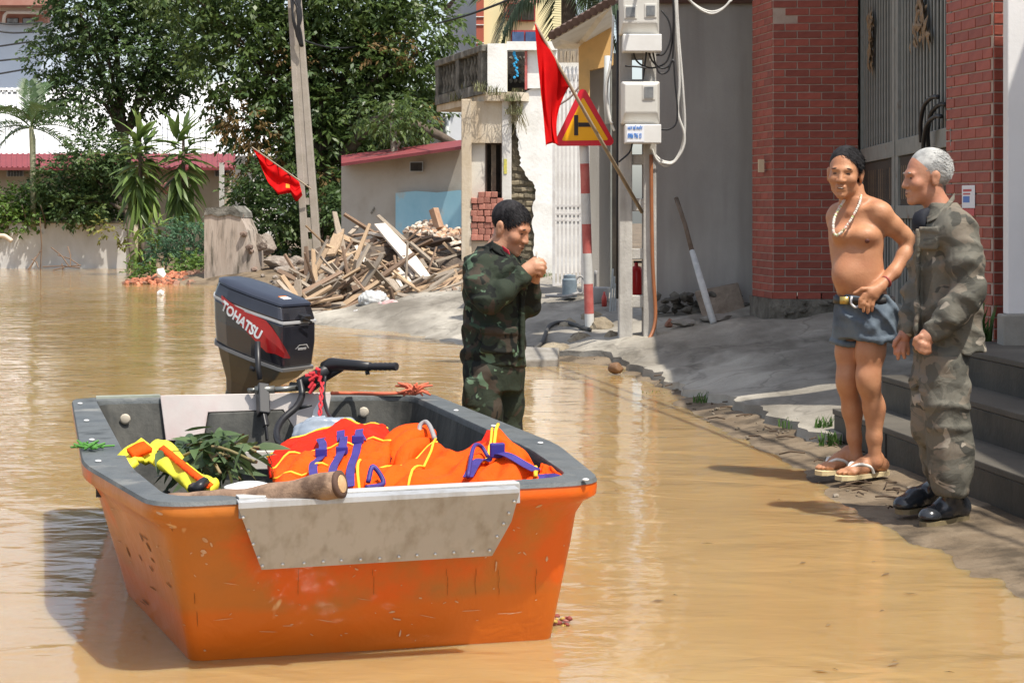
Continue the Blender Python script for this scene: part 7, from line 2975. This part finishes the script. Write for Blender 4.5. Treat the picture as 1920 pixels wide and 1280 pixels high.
def face_parts(p, H, body, teeth=False, grey=False, sides=(-1, 1), squint=1.0):
    c, R, k = H
    at = lambda x, y, z: c + R @ V(x, y, z) * k
    fwd = R @ V(0, 1, 0)

    def on(x, z, lift=0.0):
        h = body.bvh.ray_cast(at(x, -.3, z), fwd)[0]
        h = h if h is not None else at(x, -.09, z)
        return h - fwd * lift

    def blob(name, x, z, d, m, rz=0.0, lift=0.0):
        mb = MB()
        M = Matrix.Translation(on(x, z, lift)) @ R.to_4x4() @ Matrix.Rotation(rz, 4, 'Y') @ Matrix.Diagonal((d[0] * k, d[1] * k, d[2] * k, 1))
        mb.lathe([(.1, -.5), (.35, -.35), (.5, 0), (.35, .35), (.1, .5)], 10, M)
        return p.add(name, mb, m)
    for s in sides:
        blob('eye', s * .031, .000, (.025, .008, .0075 * squint), M_eye, s * .06)
        blob('eyebrow', s * .034, .0245, (.036, .007, .0065), M_brow if not grey else M_ghair, s * .10)
    blob('mouth', 0, -.0705, (.036, .008, .007 if teeth else .004), M_mouth)
    if teeth:
        blob('teeth', 0, -.069, (.026, .006, .0035), M_teeth, 0, .002)


class Skin:
    """mesh of a body with a ray caster"""
    def __init__(s, sdf):
        s.v, s.q = sdf.mesh()
        s.bvh = BVHTree.FromPolygons([tuple(map(float, a)) for a in s.v], [tuple(map(int, a)) for a in s.q])
        s.geo = (s.v, s.q)


def surf(p, body, px, py):
    """point of the body seen at photograph pixel (px, py), in the person's frame"""
    o = V(0, 0, CAMH) - p.loc
    d = V((px - 960) / FPX, 1, -(py - HOR) / FPX).normalized()
    h, n, _, _ = body.bvh.ray_cast(o, d)
    return (h, n) if h is not None else (p.L(px, py), V(0, -1, 0))


def hair(p, H, m, hl=(.062, .8, .6), low=-.05, comb=(0, -.6, -.3), thick=1.0, seed=1, top=0.0, blade=.022, n=3600, lift=.5):
    """close cap of hair carrying a few thousand short strands"""
    c, R, k = H
    s = SDF((-.11, -.13, -.09), (.11, .14, .17), .0046)
    cc = np.array((0, .020, .042 + top * .5))
    rr_ = np.array((.0805 * thick, .0975 * thick, .088 * thick + top))
    s.ell(cc, rr_, 0)
    s.plane((0, -.060, hl[0]), (0, -hl[1], -hl[2]), .015)
    s.plane((0, 0, low), (0, -.35, -.94), .015)
    for q in (-1, 1):
        s.ell((q * .088, -.004, -.034), (.022, .034, .05), .012, None, True)
    v, q = s.mesh()
    r = np.random.RandomState(seed)
    nv = len(v)
    nr_ = (v - cc) / rr_ ** 2
    nr_ /= np.linalg.norm(nr_, axis=1)[:, None]
    out = np.abs(((v - cc) / rr_ * ((v - cc) / rr_)).sum(1) - 1) < .25
    pick = r.choice(np.flatnonzero(out), n)
    b0, nn = v[pick], nr_[pick]
    d = nn * lift + np.array(comb) + r.normal(0, .10, (n, 3))
    d /= np.linalg.norm(d, axis=1)[:, None]
    sd = np.cross(d, nn)
    sd /= np.linalg.norm(sd, axis=1)[:, None] + 1e-9
    ln = blade * r.uniform(.5, 1.15, (n, 1))
    w = .0013
    b0 = b0 - nn * .003
    m1 = b0 + d * ln * .55 + nn * .002
    t1 = b0 + d * ln - nn * ln * .12
    bl = np.stack([b0 - sd * w, b0 + sd * w, m1 + sd * w, m1 - sd * w, m1 - sd * w, m1 + sd * w, t1 + sd * w * .3, t1 - sd * w * .3], 1).reshape(-1, 3)
    bq = np.arange(len(bl)).reshape(-1, 4) + nv
    v = np.concatenate([v, bl])
    q = np.concatenate([q, bq])
    v = (v * k) @ np.array(R).T + np.array(c)[None, :]
    return p.add('hair', (v, q), m)


def finger(f, pts, r0=.0092, r1=.0072, k=.006):
    n = len(pts)
    f.chain(pts, [r0 + (r1 - r0) * i / (n - 1) for i in range(n)], k)


# ---------------------------------------------------------------- shirtless man
p1 = Pers('person', 'shirtless man in rolled denim shorts standing with hand on hip', 373.0, 1615, 893)
L = p1.L
f = SDF((-.27, -.40, -.05), (.33, .36, 1.62), .0062)
tw = math.radians(-32)
f.loft([(L(0, 600)[2], L(1622, 0)[0], .0, .12, .095), (L(0, 565)[2], L(1619, 0)[0], .0, .128, .102), (L(0, 540)[2], L(1614, 0)[0], -.005, .126, .106), (L(0, 510)[2], L(1609, 0)[0], -.005, .130, .110),
        (L(0, 480)[2], L(1606, 0)[0], .0, .133, .102), (L(0, 450)[2], L(1606, 0)[0], .01, .143, .098), (L(0, 425)[2], L(1608, 0)[0], .02, .150, .092), (L(0, 405)[2], L(1609, 0)[0], .025, .140, .080),
        (L(0, 388)[2], L(1609, 0)[0], .03, .085, .06), (L(0, 378)[2], L(1607, 0)[0], .03, .06, .055)], tw, 0)
f.ell(L(1588, 518, -.050), (.066, .062, .072), .06)
# chest
f.ell(L(1582, 440, -.045), (.062, .05, .045), .035)
f.ell(L(1622, 442, -.085), (.066, .05, .046), .035)
# ribs, collar bones, shoulder blades
f.cone(L(1600, 397, -.03), L(1640, 390, -.08), .014, .016, .03)
f.cone(L(1592, 398, -.02), L(1572, 398, .06), .014, .014, .03)
f.cone(L(1605, 378, .03), L(1645, 390, .0), .05, .045, .04)
f.cone(L(1602, 380, .03), L(1574, 398, .10), .045, .04, .04)
# shoulders and arms
f.ell(L(1650, 400, -.055), (.053, .053, .058), .04)
f.ell(L(1571, 405, .12), (.05, .052, .06), .04)
f.chain([L(1654, 402, -.06), L(1674, 424, -.035), L(1692, 440, -.015), L(1705, 453, 0)], [.052, .046, .041, .037], .03)
f.chain([L(1705, 453, 0), L(1696, 478, -.03), L(1676, 510, -.08), L(1652, 536, -.13)], [.036, .038, .031, .0245], .025)
f.chain([L(1570, 410, .12), L(1574, 470, .17), L(1592, 520, .19), L(1612, 548, .18)], [.046, .042, .036, .028], .03)
# left hand on the hip
f.cone(L(1650, 537, -.135), L(1632, 548, -.155), .027, .026, .02)
f.cone(L(1648, 541, -.135), L(1640, 556, -.15), .024, .022, .02)
f.cone(L(1640, 545, -.145), L(1626, 556, -.155), .022, .018, .02)
for a, b, c in (((1620, 551, -.163), (1613, 562, -.166), (1612, 575, -.160)), ((1625, 555, -.165), (1620, 569, -.168), (1619, 583, -.162)),
                ((1632, 559, -.163), (1628, 573, -.166), (1627, 586, -.160)), ((1639, 560, -.158), (1636, 572, -.160), (1635, 582, -.156))):
    finger(f, [L(*a), L(*b), L(*c)], .0105, .0085)
finger(f, [L(1634, 541, -.16), L(1616, 542, -.168), L(1602, 550, -.162)], .0125, .009)
# neck and head
H1 = head_frame(L(1584, 325, -.005), -20, 2, 3, 1.03)
f.chain([L(1590, 356, .02), L(1604, 392, .03)], [.052, .06], .03)
f.cone(L(1612, 350, .0), L(1612, 392, -.02), .02, .022, .03)
head(f, H1, full=1.02)
# navel
f.ell(L(1570, 527, -.115), (.009, .03, .012), .012, None, True)
# legs
f.chain([L(1598, 590, .07), L(1592, 660, .06), L(1590, 705, .045), L(1589, 722, .045)], [.082, .066, .054, .050], .03)
f.chain([L(1589, 720, .045), L(1597, 770, .075), L(1602, 820, .08), L(1606, 862, .08)], [.049, .045, .033, .029], .03)
f.chain([L(1640, 590, -.05), L(1632, 660, -.06), L(1628, 705, -.07), L(1629, 722, -.07)], [.084, .070, .057, .053], .03)
f.chain([L(1629, 722, -.07), L(1638, 765, -.04), L(1639, 820, -.04), L(1641, 866, -.04)], [.052, .049, .035, .031], .03)
f.ell(L(1622, 712, -.100), (.026, .022, .034), .03)
f.ell(L(1585, 712, .015), (.024, .02, .032), .03)
f.ell(L(1644, 768, -.02), (.032, .034, .09), .04)
f.ell(L(1603, 768, .10), (.030, .034, .09), .04)


def foot(f, heel, toe, h0=.036, ankle=None, k=.02):
    heel, toe = Vector(heel), Vector(toe)
    d = (toe - heel)
    lat = V(-d.y, d.x, 0).normalized()
    up_ = V(0, 0, 1)
    f.ell(heel + up_ * .032, (.036, .036, .034), k)
    f.chain([heel + up_ * .036 + d * .05, heel + d * .5 + up_ * .036, heel + d * .78 + up_ * .02], [.034, .035, .022], k)
    f.chain([heel + d * .5 + up_ * .024 + lat * .012, heel + d * .8 + up_ * .018 + lat * .018], [.03, .02], k)
    f.chain([heel + d * .5 + up_ * .024 - lat * .012, heel + d * .8 + up_ * .018 - lat * .018], [.03, .02], k)
    if ankle is not None:
        f.chain([ankle, heel + d * .16 + up_ * .07, heel + d * .40 + up_ * .05], [.034, .036, .034], k)
    for i in range(5):
        o_ = (i - 2) * .017
        e = 1.0 - .035 * abs(i - (.6 if lat.x > 0 else 3.4)) ** 1.4
        finger(f, [heel + d * .76 + lat * o_ + up_ * .02, heel + d * (.90 * e) + lat * o_ * 1.05 + up_ * .019, heel + d * e + lat * o_ * 1.08 + up_ * .012], .0115 if i not in (0, 4) else .012, .009, .005)


zs = .030
FA = (V(.11, .03, zs - .006), V(-.118, -.105, zs - .012), L(1641, 866, -.04))
FB = (V(-.005, .17, zs), V(-.195, .045, zs - .008), L(1606, 862, .08))
for h_, t_, a_ in (FA, FB):
    foot(f, h_, t_, ankle=a_)
S1 = Skin(f)
body1 = p1.add('body', S1.geo, M_skin1)
face_parts(p1, H1, S1, teeth=True, squint=.85)
hair(p1, H1, M_hair, (.066, .78, .63), -.030, (.55, -.1, -.35), .985, 3, .006, .026, 12000, .16)
# nipples
h_, n_ = surf(p1, S1, 1626, 452)
mb = MB().lathe([(.013, -.003), (.012, .001), (.005, .004)], 12, frame(h_, n_.orthogonal(), n_.cross(n_.orthogonal())))
p1.add('nipple', mb, mat('nipple', (.13, .05, .04), rough=.6))
# denim shorts
M_denim = mat('blue_denim', (.045, .062, .085), (.085, .11, .14), 7, .85, .4, 60, col3=(.17, .21, .24), scale3=3.2, amt3=.42, edge3=.3, bdist=.006)
g = SDF((-.22, -.28, .50), (.26, .26, .96), .0065)
g.loft([(L(0, 632)[2], L(1624, 0)[0], .0, .150, .125), (L(0, 610)[2], L(1624, 0)[0], .0, .158, .135), (L(0, 580)[2], L(1622, 0)[0], .0, .148, .125), (L(0, 560)[2], L(1620, 0)[0], .0, .148, .125), (L(0, 553)[2], L(1620, 0)[0], .0, .146, .122)], tw, 0)
g.ell(L(1666, 595, .04), (.055, .09, .085), .05)
for (a, b, r0, r1) in ((L(1600, 590, .065), L(1591, 640, .06), .10, .086), (L(1643, 590, -.055), L(1640, 634, -.06), .105, .102)):
    g.cone(a, b, r0, r1, .03)
g.plane(L(1640, 641, -.06), (-.06, 0, -1))
g.folds(.010, [((1, .3, 1.0), 60), ((-1, .4, .8), 48), ((.8, .2, .3), 70)], 4, 3)
for (a, b, r0, r1, sd) in ((L(1591, 641, .06), None, .083, .0, 0), (L(1641, 632, -.06), None, .098, .0, 0)):
    # rolled hems
    for k in range(18):
        t0, t1 = k / 18 * 2 * PI, (k + 1) / 18 * 2 * PI
        g.cone(a + V(r0 * math.cos(t0), r0 * .96 * math.sin(t0), .008 * math.cos(t0 * 2)), a + V(r0 * math.cos(t1), r0 * .96 * math.sin(t1), .008 * math.cos(t1 * 2)), .015, .015, .008)
shorts = p1.add('shorts', g, M_denim)


def ringband(cx, cy, z, rx, ry, yaw, hh, th_, n=40, dz=0.0):
    mb = MB()
    rings = []
    for (r, z0) in ((0, -hh / 2), (th_, -hh / 2), (th_, hh / 2), (0, hh / 2)):
        rr2 = []
        for k in range(n):
            a = 2 * PI * k / n
            x, y = (rx + r) * math.cos(a), (ry + r) * math.sin(a)
            rr2.append(V(cx + x * math.cos(yaw) - y * math.sin(yaw), cy + x * math.sin(yaw) + y * math.cos(yaw), z + z0 + dz * math.cos(a)))
        rings.append(rr2)
    rings.append(rings[0])
    return mb.loops(rings, False, False)


zb_ = L(0, 562)[2]
bl = p1.add('belt', ringband(L(1620, 0)[0], 0, zb_, .150, .126, tw, .036, .006), mat('belt_leather', (.02, .018, .018), rough=.5))
mb = MB()
mb.box(L(1583, 563, -.138), (.042, .014, .036), rz=tw)
p1.add('buckle', mb, mat('gold_buckle', (.55, .40, .12), rough=.3, metal=.6), parent=bl)
mb = MB()
mb.tube(spline([L(1597, 556, -.132), L(1596, 568, -.145), L(1604, 576, -.15), L(1612, 572, -.14)], 5), .006, 6)
p1.add('phone_strap', mb, mat('strap_white', (.62, .62, .64), rough=.4))
mb = MB()
for i in range(4):
    mb.rock(L(1655 + 3.5 * i, 553 + 4 * (i % 2), -.05), (.018, .014, .03), seed=i, sub=1)
p1.add('key_ring', mb, mat('key_steel', (.5, .5, .5), rough=.3, metal=.7))
# necklace
mb = MB()
np_ = spline([L(1614, 362, .0), L(1611, 380, -.060), L(1596, 410, -.118), L(1580, 432, -.128), L(1569, 441, -.122), L(1562, 434, -.108), L(1563, 412, -.078), L(1572, 392, -.038), L(1582, 376, -.02)], 9)
r_ = random.Random(4)
for q in np_[::1]:
    mb.rock(q + V(0, -.012, 0), (.019, .017, .019), seed=r_.randrange(99), sub=1, mi=r_.choice([0, 0, 0, 1, 2]))
p1.add('bead_necklace', mb, [mat('bead_white', (.66, .60, .52), rough=.35), mat('bead_green', (.36, .42, .16), rough=.35), mat('bead_pink', (.55, .32, .26), rough=.35)])
mb = MB()
a_, b_ = L(1662, 527, -.11), L(1655, 533, -.125)
d_ = (b_ - a_).normalized()
p1.add('wrist_cord', MB().tube([a_, a_ + d_ * .008], .0325, 12), mat('cord_red', (.30, .06, .05), rough=.7))
M_sole = mat('sandal_sole', (.66, .54, .30), (.55, .45, .27), 9, .7)
M_sstr = mat('sandal_strap', (.70, .69, .64), rough=.5)
for h_, t_, a_ in (FA, FB):
    d_ = (t_ - h_)
    l_ = V(-d_.y, d_.x, 0).normalized()
    out_ = []
    for t, w_ in ((-.12, .0), (-.11, .025), (-.04, .036), (.15, .040), (.4, .038), (.65, .046), (.85, .050), (1.0, .044), (1.08, .026), (1.10, .0)):
        out_.append((t, w_))
    ring_ = [h_ + d_ * t + l_ * w_ for t, w_ in out_] + [h_ + d_ * t - l_ * w_ for t, w_ in out_[::-1][1:-1]]
    mb = MB().loops([[p - V(0, 0, .020) for p in ring_][::-1], [p - V(0, 0, .0) + V(0, 0, .002) for p in ring_][::-1]])
    sd_ = p1.add('sandal', mb, M_sole, smooth=False)
    mb = MB()
    tp = h_ + d_ * .84 + V(0, 0, .03)
    for s_ in (-1, 1):
        mb.tube(spline([tp, h_ + d_ * .66 + l_ * s_ * .030 + V(0, 0, .052), h_ + d_ * .42 + l_ * s_ * .043 + V(0, 0, .034), h_ + d_ * .34 + l_ * s_ * .042 + V(0, 0, .0)], 6), .0085, 6)
    p1.add('strap', mb, M_sstr, parent=sd_)

# ---------------------------------------------------------------- soldier
p2 = Pers('person', 'young soldier in dark green camouflage standing in water, looking at his hands', 400.0, 925, 800)
L = p2.L
M_scam = camo('soldier_camouflage', [((.026, .034, .023),), ((.050, .040, .030), .54, 1.0), ((.013, .015, .013), .56, 1.2), ((.105, .165, .105), .645, 1.4), ((.050, .075, .048), .64, 1.3)], 8.0)
H2 = head_frame(L(957, 426, 0), 62, 22, 0, .96)
f = SDF((-.17, -.28, .20), (.28, .2, 1.12), .0058)
head(f, H2)
f.chain([L(944, 446, 0), L(934, 468, 0), L(927, 492, 0)], [.05, .052, .07], .03)
f.loft([(L(0, 640)[2], 0, 0, .10, .10), (L(0, 500)[2], 0, 0, .11, .11)], 0, .02)
# near (right) forearm and hand
f.cone(L(955, 535, -.19), L(988, 508, -.17), .034, .027, .02)
f.cone(L(986, 510, -.17), L(1004, 500, -.165), .027, .030, .02)
f.cone(L(988, 504, -.16), L(1002, 492, -.155), .024, .022, .02)
for a, b, c, d in (((1004, 489, -.17), (1016, 488, -.165), (1021, 494, -.145), (1014, 499, -.13)), ((1006, 496, -.18), (1018, 496, -.175), (1022, 502, -.15), (1014, 506, -.135)),
                   ((1005, 503, -.185), (1017, 504, -.18), (1020, 510, -.155), (1012, 513, -.14)), ((1002, 510, -.18), (1012, 512, -.175), (1015, 517, -.155), (1008, 519, -.14))):
    finger(f, [L(*a), L(*b), L(*c), L(*d)], .0105, .0085)
finger(f, [L(994, 492, -.15), L(1004, 484, -.14), L(1012, 486, -.135)], .0115, .009)
# far hand below
f.cone(L(998, 545, -.02), L(1000, 522, -.06), .027, .027, .02)
f.cone(L(1000, 524, -.06), L(1004, 508, -.09), .027, .024, .02)
for i, (a, b, c) in enumerate((((1006, 508, -.10), (1014, 500, -.12), (1010, 494, -.14)), ((1008, 513, -.10), (1016, 506, -.12), (1013, 500, -.14)), ((1008, 519, -.09), (1016, 514, -.11), (1014, 507, -.13)))):
    finger(f, [L(*a), L(*b), L(*c)], .010, .008)
S2 = Skin(f)
p2.add('body', S2.geo, M_skin2)
face_parts(p2, H2, S2, squint=.6)
hair(p2, H2, M_hair, (.056, .80, .60), -.030, (0, -.65, -.35), .97, 5, .002, .030, 13000, .18)
g = SDF((-.24, -.34, .14), (.27, .26, .92), .0066)
g.loft([(L(0, 690)[2], L(926, 0)[0], .0, .150, .135), (L(0, 660)[2], L(926, 0)[0], .0, .149, .135), (L(0, 620)[2], L(926, 0)[0], .0, .146, .135), (L(0, 570)[2], L(928, 0)[0], .0, .142, .14), (L(0, 530)[2], L(927, 0)[0], .0, .142, .15),
        (L(0, 500)[2], L(924, 0)[0], .0, .138, .155), (L(0, 484)[2], L(922, 0)[0], .0, .120, .13), (L(0, 472)[2], L(922, 0)[0], .0, .085, .085), (L(0, 464)[2], L(924, 0)[0], .0, .07, .07)], math.radians(-6), 0, 2.4)
g.ell(L(903, 500, -.09), (.062, .066, .062), .05)
g.ell(L(955, 500, .06), (.075, .08, .07), .04)
g.chain([L(900, 500, -.12), L(898, 535, -.18), L(914, 566, -.21)], [.064, .062, .056], .03)
g.chain([L(914, 566, -.21), L(945, 548, -.21), L(978, 518, -.175)], [.055, .051, .042], .03)
g.chain([L(962, 500, .09), L(986, 545, .06), L(996, 575, .01)], [.062, .054, .048], .03)
g.chain([L(996, 575, .01), L(998, 552, -.02), L(998, 534, -.045)], [.048, .045, .038], .02)
g.cone(L(971, 524, -.182), L(979, 517, -.174), .047, .046, .004)
g.cone(L(998, 540, -.035), L(998, 533, -.045), .042, .041, .004)
# patch pocket and placket
g.rbox(L(936, 636, -.138), (.085, .012, .062), .008, .006, Matrix.Rotation(.12, 3, 'Z'))
g.rbox(L(936, 620, -.148), (.088, .010, .018), .006, .004, Matrix.Rotation(.12, 3, 'Z'))
g.rbox(L(975, 590, -.09), (.012, .03, .20), .008, .01, Matrix.Rotation(.5, 3, 'Z'))
g.plane(L(925, 686), (-.03, -.06, -1))
g.folds(.0085, [((.9, .3, 1.0), 55), ((-.9, .4, .9), 42), ((1, .1, .2), 50), ((.2, .5, 1), 75)], 21, 3)
jk = p2.add('jacket', g, M_scam)
# collar with red tabs
mb = MB()
for s_, a_ in ((1, -.2),):
    mb.slab(lambda u, v: L(922 + 36 * u, 452 + 20 * u + 16 * v, -.055 - .03 * v - .02 * math.sin(u * PI)), lambda u, v: (0, .006, 0), 10, 4)
mb.slab(lambda u, v: L(905 + 20 * u, 462 - 12 * u + 16 * v, -.02 - .06 * u - .03 * v), lambda u, v: (0, .006, 0), 8, 4)
p2.add('collar', mb, M_scam, parent=jk)
mb = MB().slab(lambda u, v: L(941 + 13 * u + 3 * v, 460 + 9 * u + 10 * v, -.098 - .015 * u), lambda u, v: (0, .006, 0), 4, 4)
p2.add('red_collar_tab', mb, mat('tab_red', (.45, .02, .04), rough=.6), parent=jk)
g = SDF((-.22, -.22, -.72), (.22, .24, .36), .0072)
g.loft([(L(0, 730)[2], L(928, 0)[0], 0, .125, .12), (L(0, 690)[2], L(928, 0)[0], 0, .14, .125), (L(0, 668)[2], L(928, 0)[0], 0, .135, .12)], 0, 0, 2.3)
g.chain([L(905, 700, -.06), L(906, 760, -.07), L(910, 810, -.06), L(912, 900, -.05), L(912, 1078, -.04)], [.092, .084, .080, .072, .07], .03)
g.chain([L(952, 700, .06), L(952, 760, .06), L(950, 810, .06), L(948, 900, .06), L(948, 1078, .07)], [.080, .074, .072, .068, .066], .03)
g.rbox(L(893, 735, -.145), (.05, .016, .07), .01, .01)
g.folds(.007, [((.8, .3, .8), 50), ((-.9, .4, .6), 44), ((1, .2, .15), 45)], 31, 3)
p2.add('trousers', g, M_scam)
mb = MB().tube([L(1008, 487, -.15), L(1006, 476, -.15)], .005, 6)
mb.box(L(1006, 474, -.15), (.010, .01, .012))
single('cigarette', MB().add([tuple(Vector(v) + p2.loc) for v in mb.v], mb.f), mat('cig_white', (.66, .64, .58)), 'small pale cigarette held in the soldier hands', 'cigarette')

# ---------------------------------------------------------------- old man
p3 = Pers('person', 'grey haired old man in faded camouflage jacket and black rubber shoes', 428.0, 1765, 960)
L = p3.L
M_ocam = camo('faded_camouflage', [((.140, .132, .108),), ((.098, .094, .078), .50, .8), ((.180, .155, .122), .56, 1.0), ((.070, .068, .058), .60, 1.0), ((.34, .30, .245), .655, 1.3)], 6.5, (1, 1, 1.5))
H3 = head_frame(L(1737, 332, 0), -82, 4, 0, .96)
f = SDF((-.23, -.26, .60), (.16, .22, 1.62), .0058)
head(f, H3, jaw=.92, full=.96)
f.chain([L(1748, 362, 0), L(1760, 392, 0), L(1766, 410, 0)], [.05, .052, .07], .03)
f.loft([(L(0, 600)[2], L(1775, 0)[0], 0, .09, .09), (L(0, 420)[2], L(1770, 0)[0], 0, .10, .11)], 0, .02)
# near fist
f.cone(L(1756, 612, -.18), L(1740, 630, -.185), .027, .030, .02)
f.cone(L(1740, 630, -.185), L(1730, 642, -.185), .034, .032, .02)
for a, b, c in (((1722, 640, -.20), (1720, 652, -.195), (1730, 656, -.175)), ((1728, 644, -.215), (1726, 657, -.21), (1734, 660, -.185)), ((1735, 647, -.215), (1734, 660, -.21), (1739, 661, -.185)), ((1742, 647, -.205), (1742, 658, -.20), (1744, 659, -.18))):
    finger(f, [L(*a), L(*b), L(*c)], .0125, .010)
finger(f, [L(1726, 630, -.205), L(1717, 636, -.20), L(1714, 645, -.19)], .012, .0095)
# far hand hanging
f.cone(L(1702, 612, .06), L(1695, 632, .05), .026, .030, .02)
for a, b, c in (((1686, 640, .04), (1680, 652, .03), (1678, 662, .03)), ((1690, 645, .03), (1685, 660, .02), (1684, 672, .025)), ((1696, 646, .03), (1694, 660, .02), (1696, 670, .025)), ((1701, 644, .04), (1702, 654, .035), (1703, 663, .04))):
    finger(f, [L(*a), L(*b), L(*c)], .011, .0085)
finger(f, [L(1687, 630, .03), L(1679, 640, .02), L(1676, 648, .02)], .011, .009)
S3 = Skin(f)
p3.add('body', S3.geo, M_skin3)
face_parts(p3, H3, S3, grey=True, squint=.8)
hair(p3, H3, M_ghair, (.058, .84, .54), -.045, (0, .55, -.35), .98, 8, .004, .022, 12000, .18)
g = SDF((-.22, -.31, .66), (.25, .27, 1.40), .0066)
g.loft([(L(0, 672)[2], L(1786, 0)[0], 0, .140, .145), (L(0, 640)[2], L(1783, 0)[0], 0, .140, .145), (L(0, 580)[2], L(1780, 0)[0], 0, .140, .145), (L(0, 520)[2], L(1779, 0)[0], 0, .140, .15), (L(0, 460)[2], L(1777, 0)[0], 0, .136, .16),
        (L(0, 425)[2], L(1773, 0)[0], 0, .120, .165), (L(0, 405)[2], L(1770, 0)[0], 0, .098, .125), (L(0, 390)[2], L(1767, 0)[0], 0, .075, .08), (L(0, 381)[2], L(1766, 0)[0], 0, .066, .068)], 0, 0, 2.4)
g.ell(L(1788, 428, -.13), (.08, .085, .085), .04)
g.ell(L(1760, 425, .12), (.07, .08, .075), .04)
g.chain([L(1795, 430, -.14), L(1810, 490, -.18), L(1815, 548, -.20)], [.080, .078, .072], .03)
g.chain([L(1815, 548, -.20), L(1790, 585, -.205), L(1755, 617, -.19)], [.070, .066, .052], .03)
g.chain([L(1752, 430, .13), L(1736, 500, .15), L(1722, 550, .13)], [.072, .07, .062], .03)
g.chain([L(1722, 550, .13), L(1712, 585, .09), L(1704, 612, .065)], [.06, .052, .045], .03)
g.cone(L(1764, 609, -.196), L(1754, 618, -.190), .059, .056, .004)
g.cone(L(1707, 604, .07), L(1704, 612, .065), .050, .048, .004)
g.rbox(L(1724, 540, -.06), (.010, .03, .26), .008, .01, Matrix.Rotation(-.6, 3, 'Z'))
g.cone(L(1720, 656, -.05), L(1842, 656, -.05), .012, .012, .03)
g.rbox(L(1742, 446, -.138), (.045, .008, .05), .006, .006, Matrix.Rotation(-.7, 3, 'Z'))
g.rbox(L(1741, 430, -.145), (.048, .008, .013), .005, .004, Matrix.Rotation(-.7, 3, 'Z'))
g.plane(L(1790, 660), (-.02, -.04, -1))
g.folds(.009, [((.9, .3, 1.0), 48), ((-.9, .4, .8), 40), ((1, .1, .15), 46), ((.2, .4, 1), 60)], 41, 3)
jk3 = p3.add('jacket', g, M_ocam)
mb = MB()
mb.slab(lambda u, v: L(1790 - 52 * u, 362 + 44 * u + 12 * v + 8 * math.sin(u * PI), -.02 - .085 * math.sin(u * PI * .8) - .025 * v), lambda u, v: (0, .008, 0), 14, 4)
p3.add('collar', mb, M_ocam, parent=jk3)
mb = MB().rock(L(1733, 418, -.03), (.10, .12, .14), seed=3, sub=3, rough=.0)
p3.add('undershirt', mb, mat('navy_shirt', (.012, .014, .022), rough=.8))
mb = MB()
mb.lathe([(.008, 0), (.006, .003)], 8, frame(L(1841, 650, -.05), V(1, 0, 0), V(0, 0, 1)))
p3.add('snap_button', mb, mat('button_metal', (.6, .58, .52), rough=.3, metal=.5), parent=jk3)
g = SDF((-.20, -.26, .02), (.22, .26, .78), .0068)
g.loft([(L(0, 720)[2], L(1767, 0)[0], 0, .105, .13), (L(0, 680)[2], L(1768, 0)[0], 0, .115, .135), (L(0, 640)[2], L(1770, 0)[0], 0, .115, .13)], 0, 0, 2.3)
g.chain([L(1774, 690, -.085), L(1772, 750, -.095), L(1776, 790, -.095), L(1782, 840, -.08), L(1782, 885, -.075), L(1784, 912, -.075)], [.094, .089, .084, .086, .083, .072], .05)
g.chain([L(1746, 690, .07), L(1743, 760, .06), L(1745, 800, .055), L(1754, 850, .09), L(1760, 892, .10)], [.082, .076, .070, .064, .058], .05)
g.plane(L(1780, 928, -.07), (0, 0, -1))
g.folds(.010, [((.8, .2, .7), 40), ((-.9, .2, .9), 34), ((1, .2, .15), 42), ((.1, .3, 1), 52)], 51, 3)
p3.add('trousers', g, M_ocam)
M_boot = mat('black_rubber_shoe', (.016, .018, .022), (.03, .033, .038), 6, .22, spec=.6)


def shoe(heel, toe, ankle):
    heel, toe, ankle = Vector(heel), Vector(toe), Vector(ankle)
    d = toe - heel
    lat = V(-d.y, d.x, 0).normalized()
    up_ = V(0, 0, 1)
    lo = np.minimum(heel, toe) - .08
    hi = np.maximum(heel, toe) + .09
    lo[2], hi[2] = -.04, .22
    s = SDF(lo, hi, .0055)
    s.ell(heel + up_ * .035 + d * .06, (.040, .040, .042), 0)
    s.chain([heel + up_ * .045 + d * .12, heel + d * .5 + up_ * .042, heel + d * .85 + up_ * .026], [.042, .046, .034], .03)
    s.ell(toe + up_ * .026 - d * .12, (.045, .045, .032), .03)
    s.chain([heel + up_ * .05 + d * .14, ankle], [.046, .048], .03)
    s.plane((0, 0, heel.z + .006), (0, 0, -1))
    o = p3.add('shoe', s, M_boot)
    mb = MB()
    pr = [(-.06, .0), (-.04, .03), (.1, .042), (.4, .042), (.7, .050), (.92, .044), (1.03, .022), (1.05, .0)]
    ring_ = [heel + d * t + lat * w for t, w in pr] + [heel + d * t - lat * w for t, w in pr[::-1][1:-1]]
    mb.loops([[p + V(0, 0, -.014) for p in ring_][::-1], [p + V(0, 0, .008) for p in ring_][::-1]])
    p3.add('sole', mb, mat('shoe_sole', (.12, .10, .06), (.22, .17, .09), 4, .6), smooth=False, parent=o)


shoe(V(.10, .02, -.018), V(-.10, -.11, -.03), L(1784, 925, -.06))
shoe(V(.0, .20, .0), V(-.165, .085, -.008), L(1764, 905, .11))
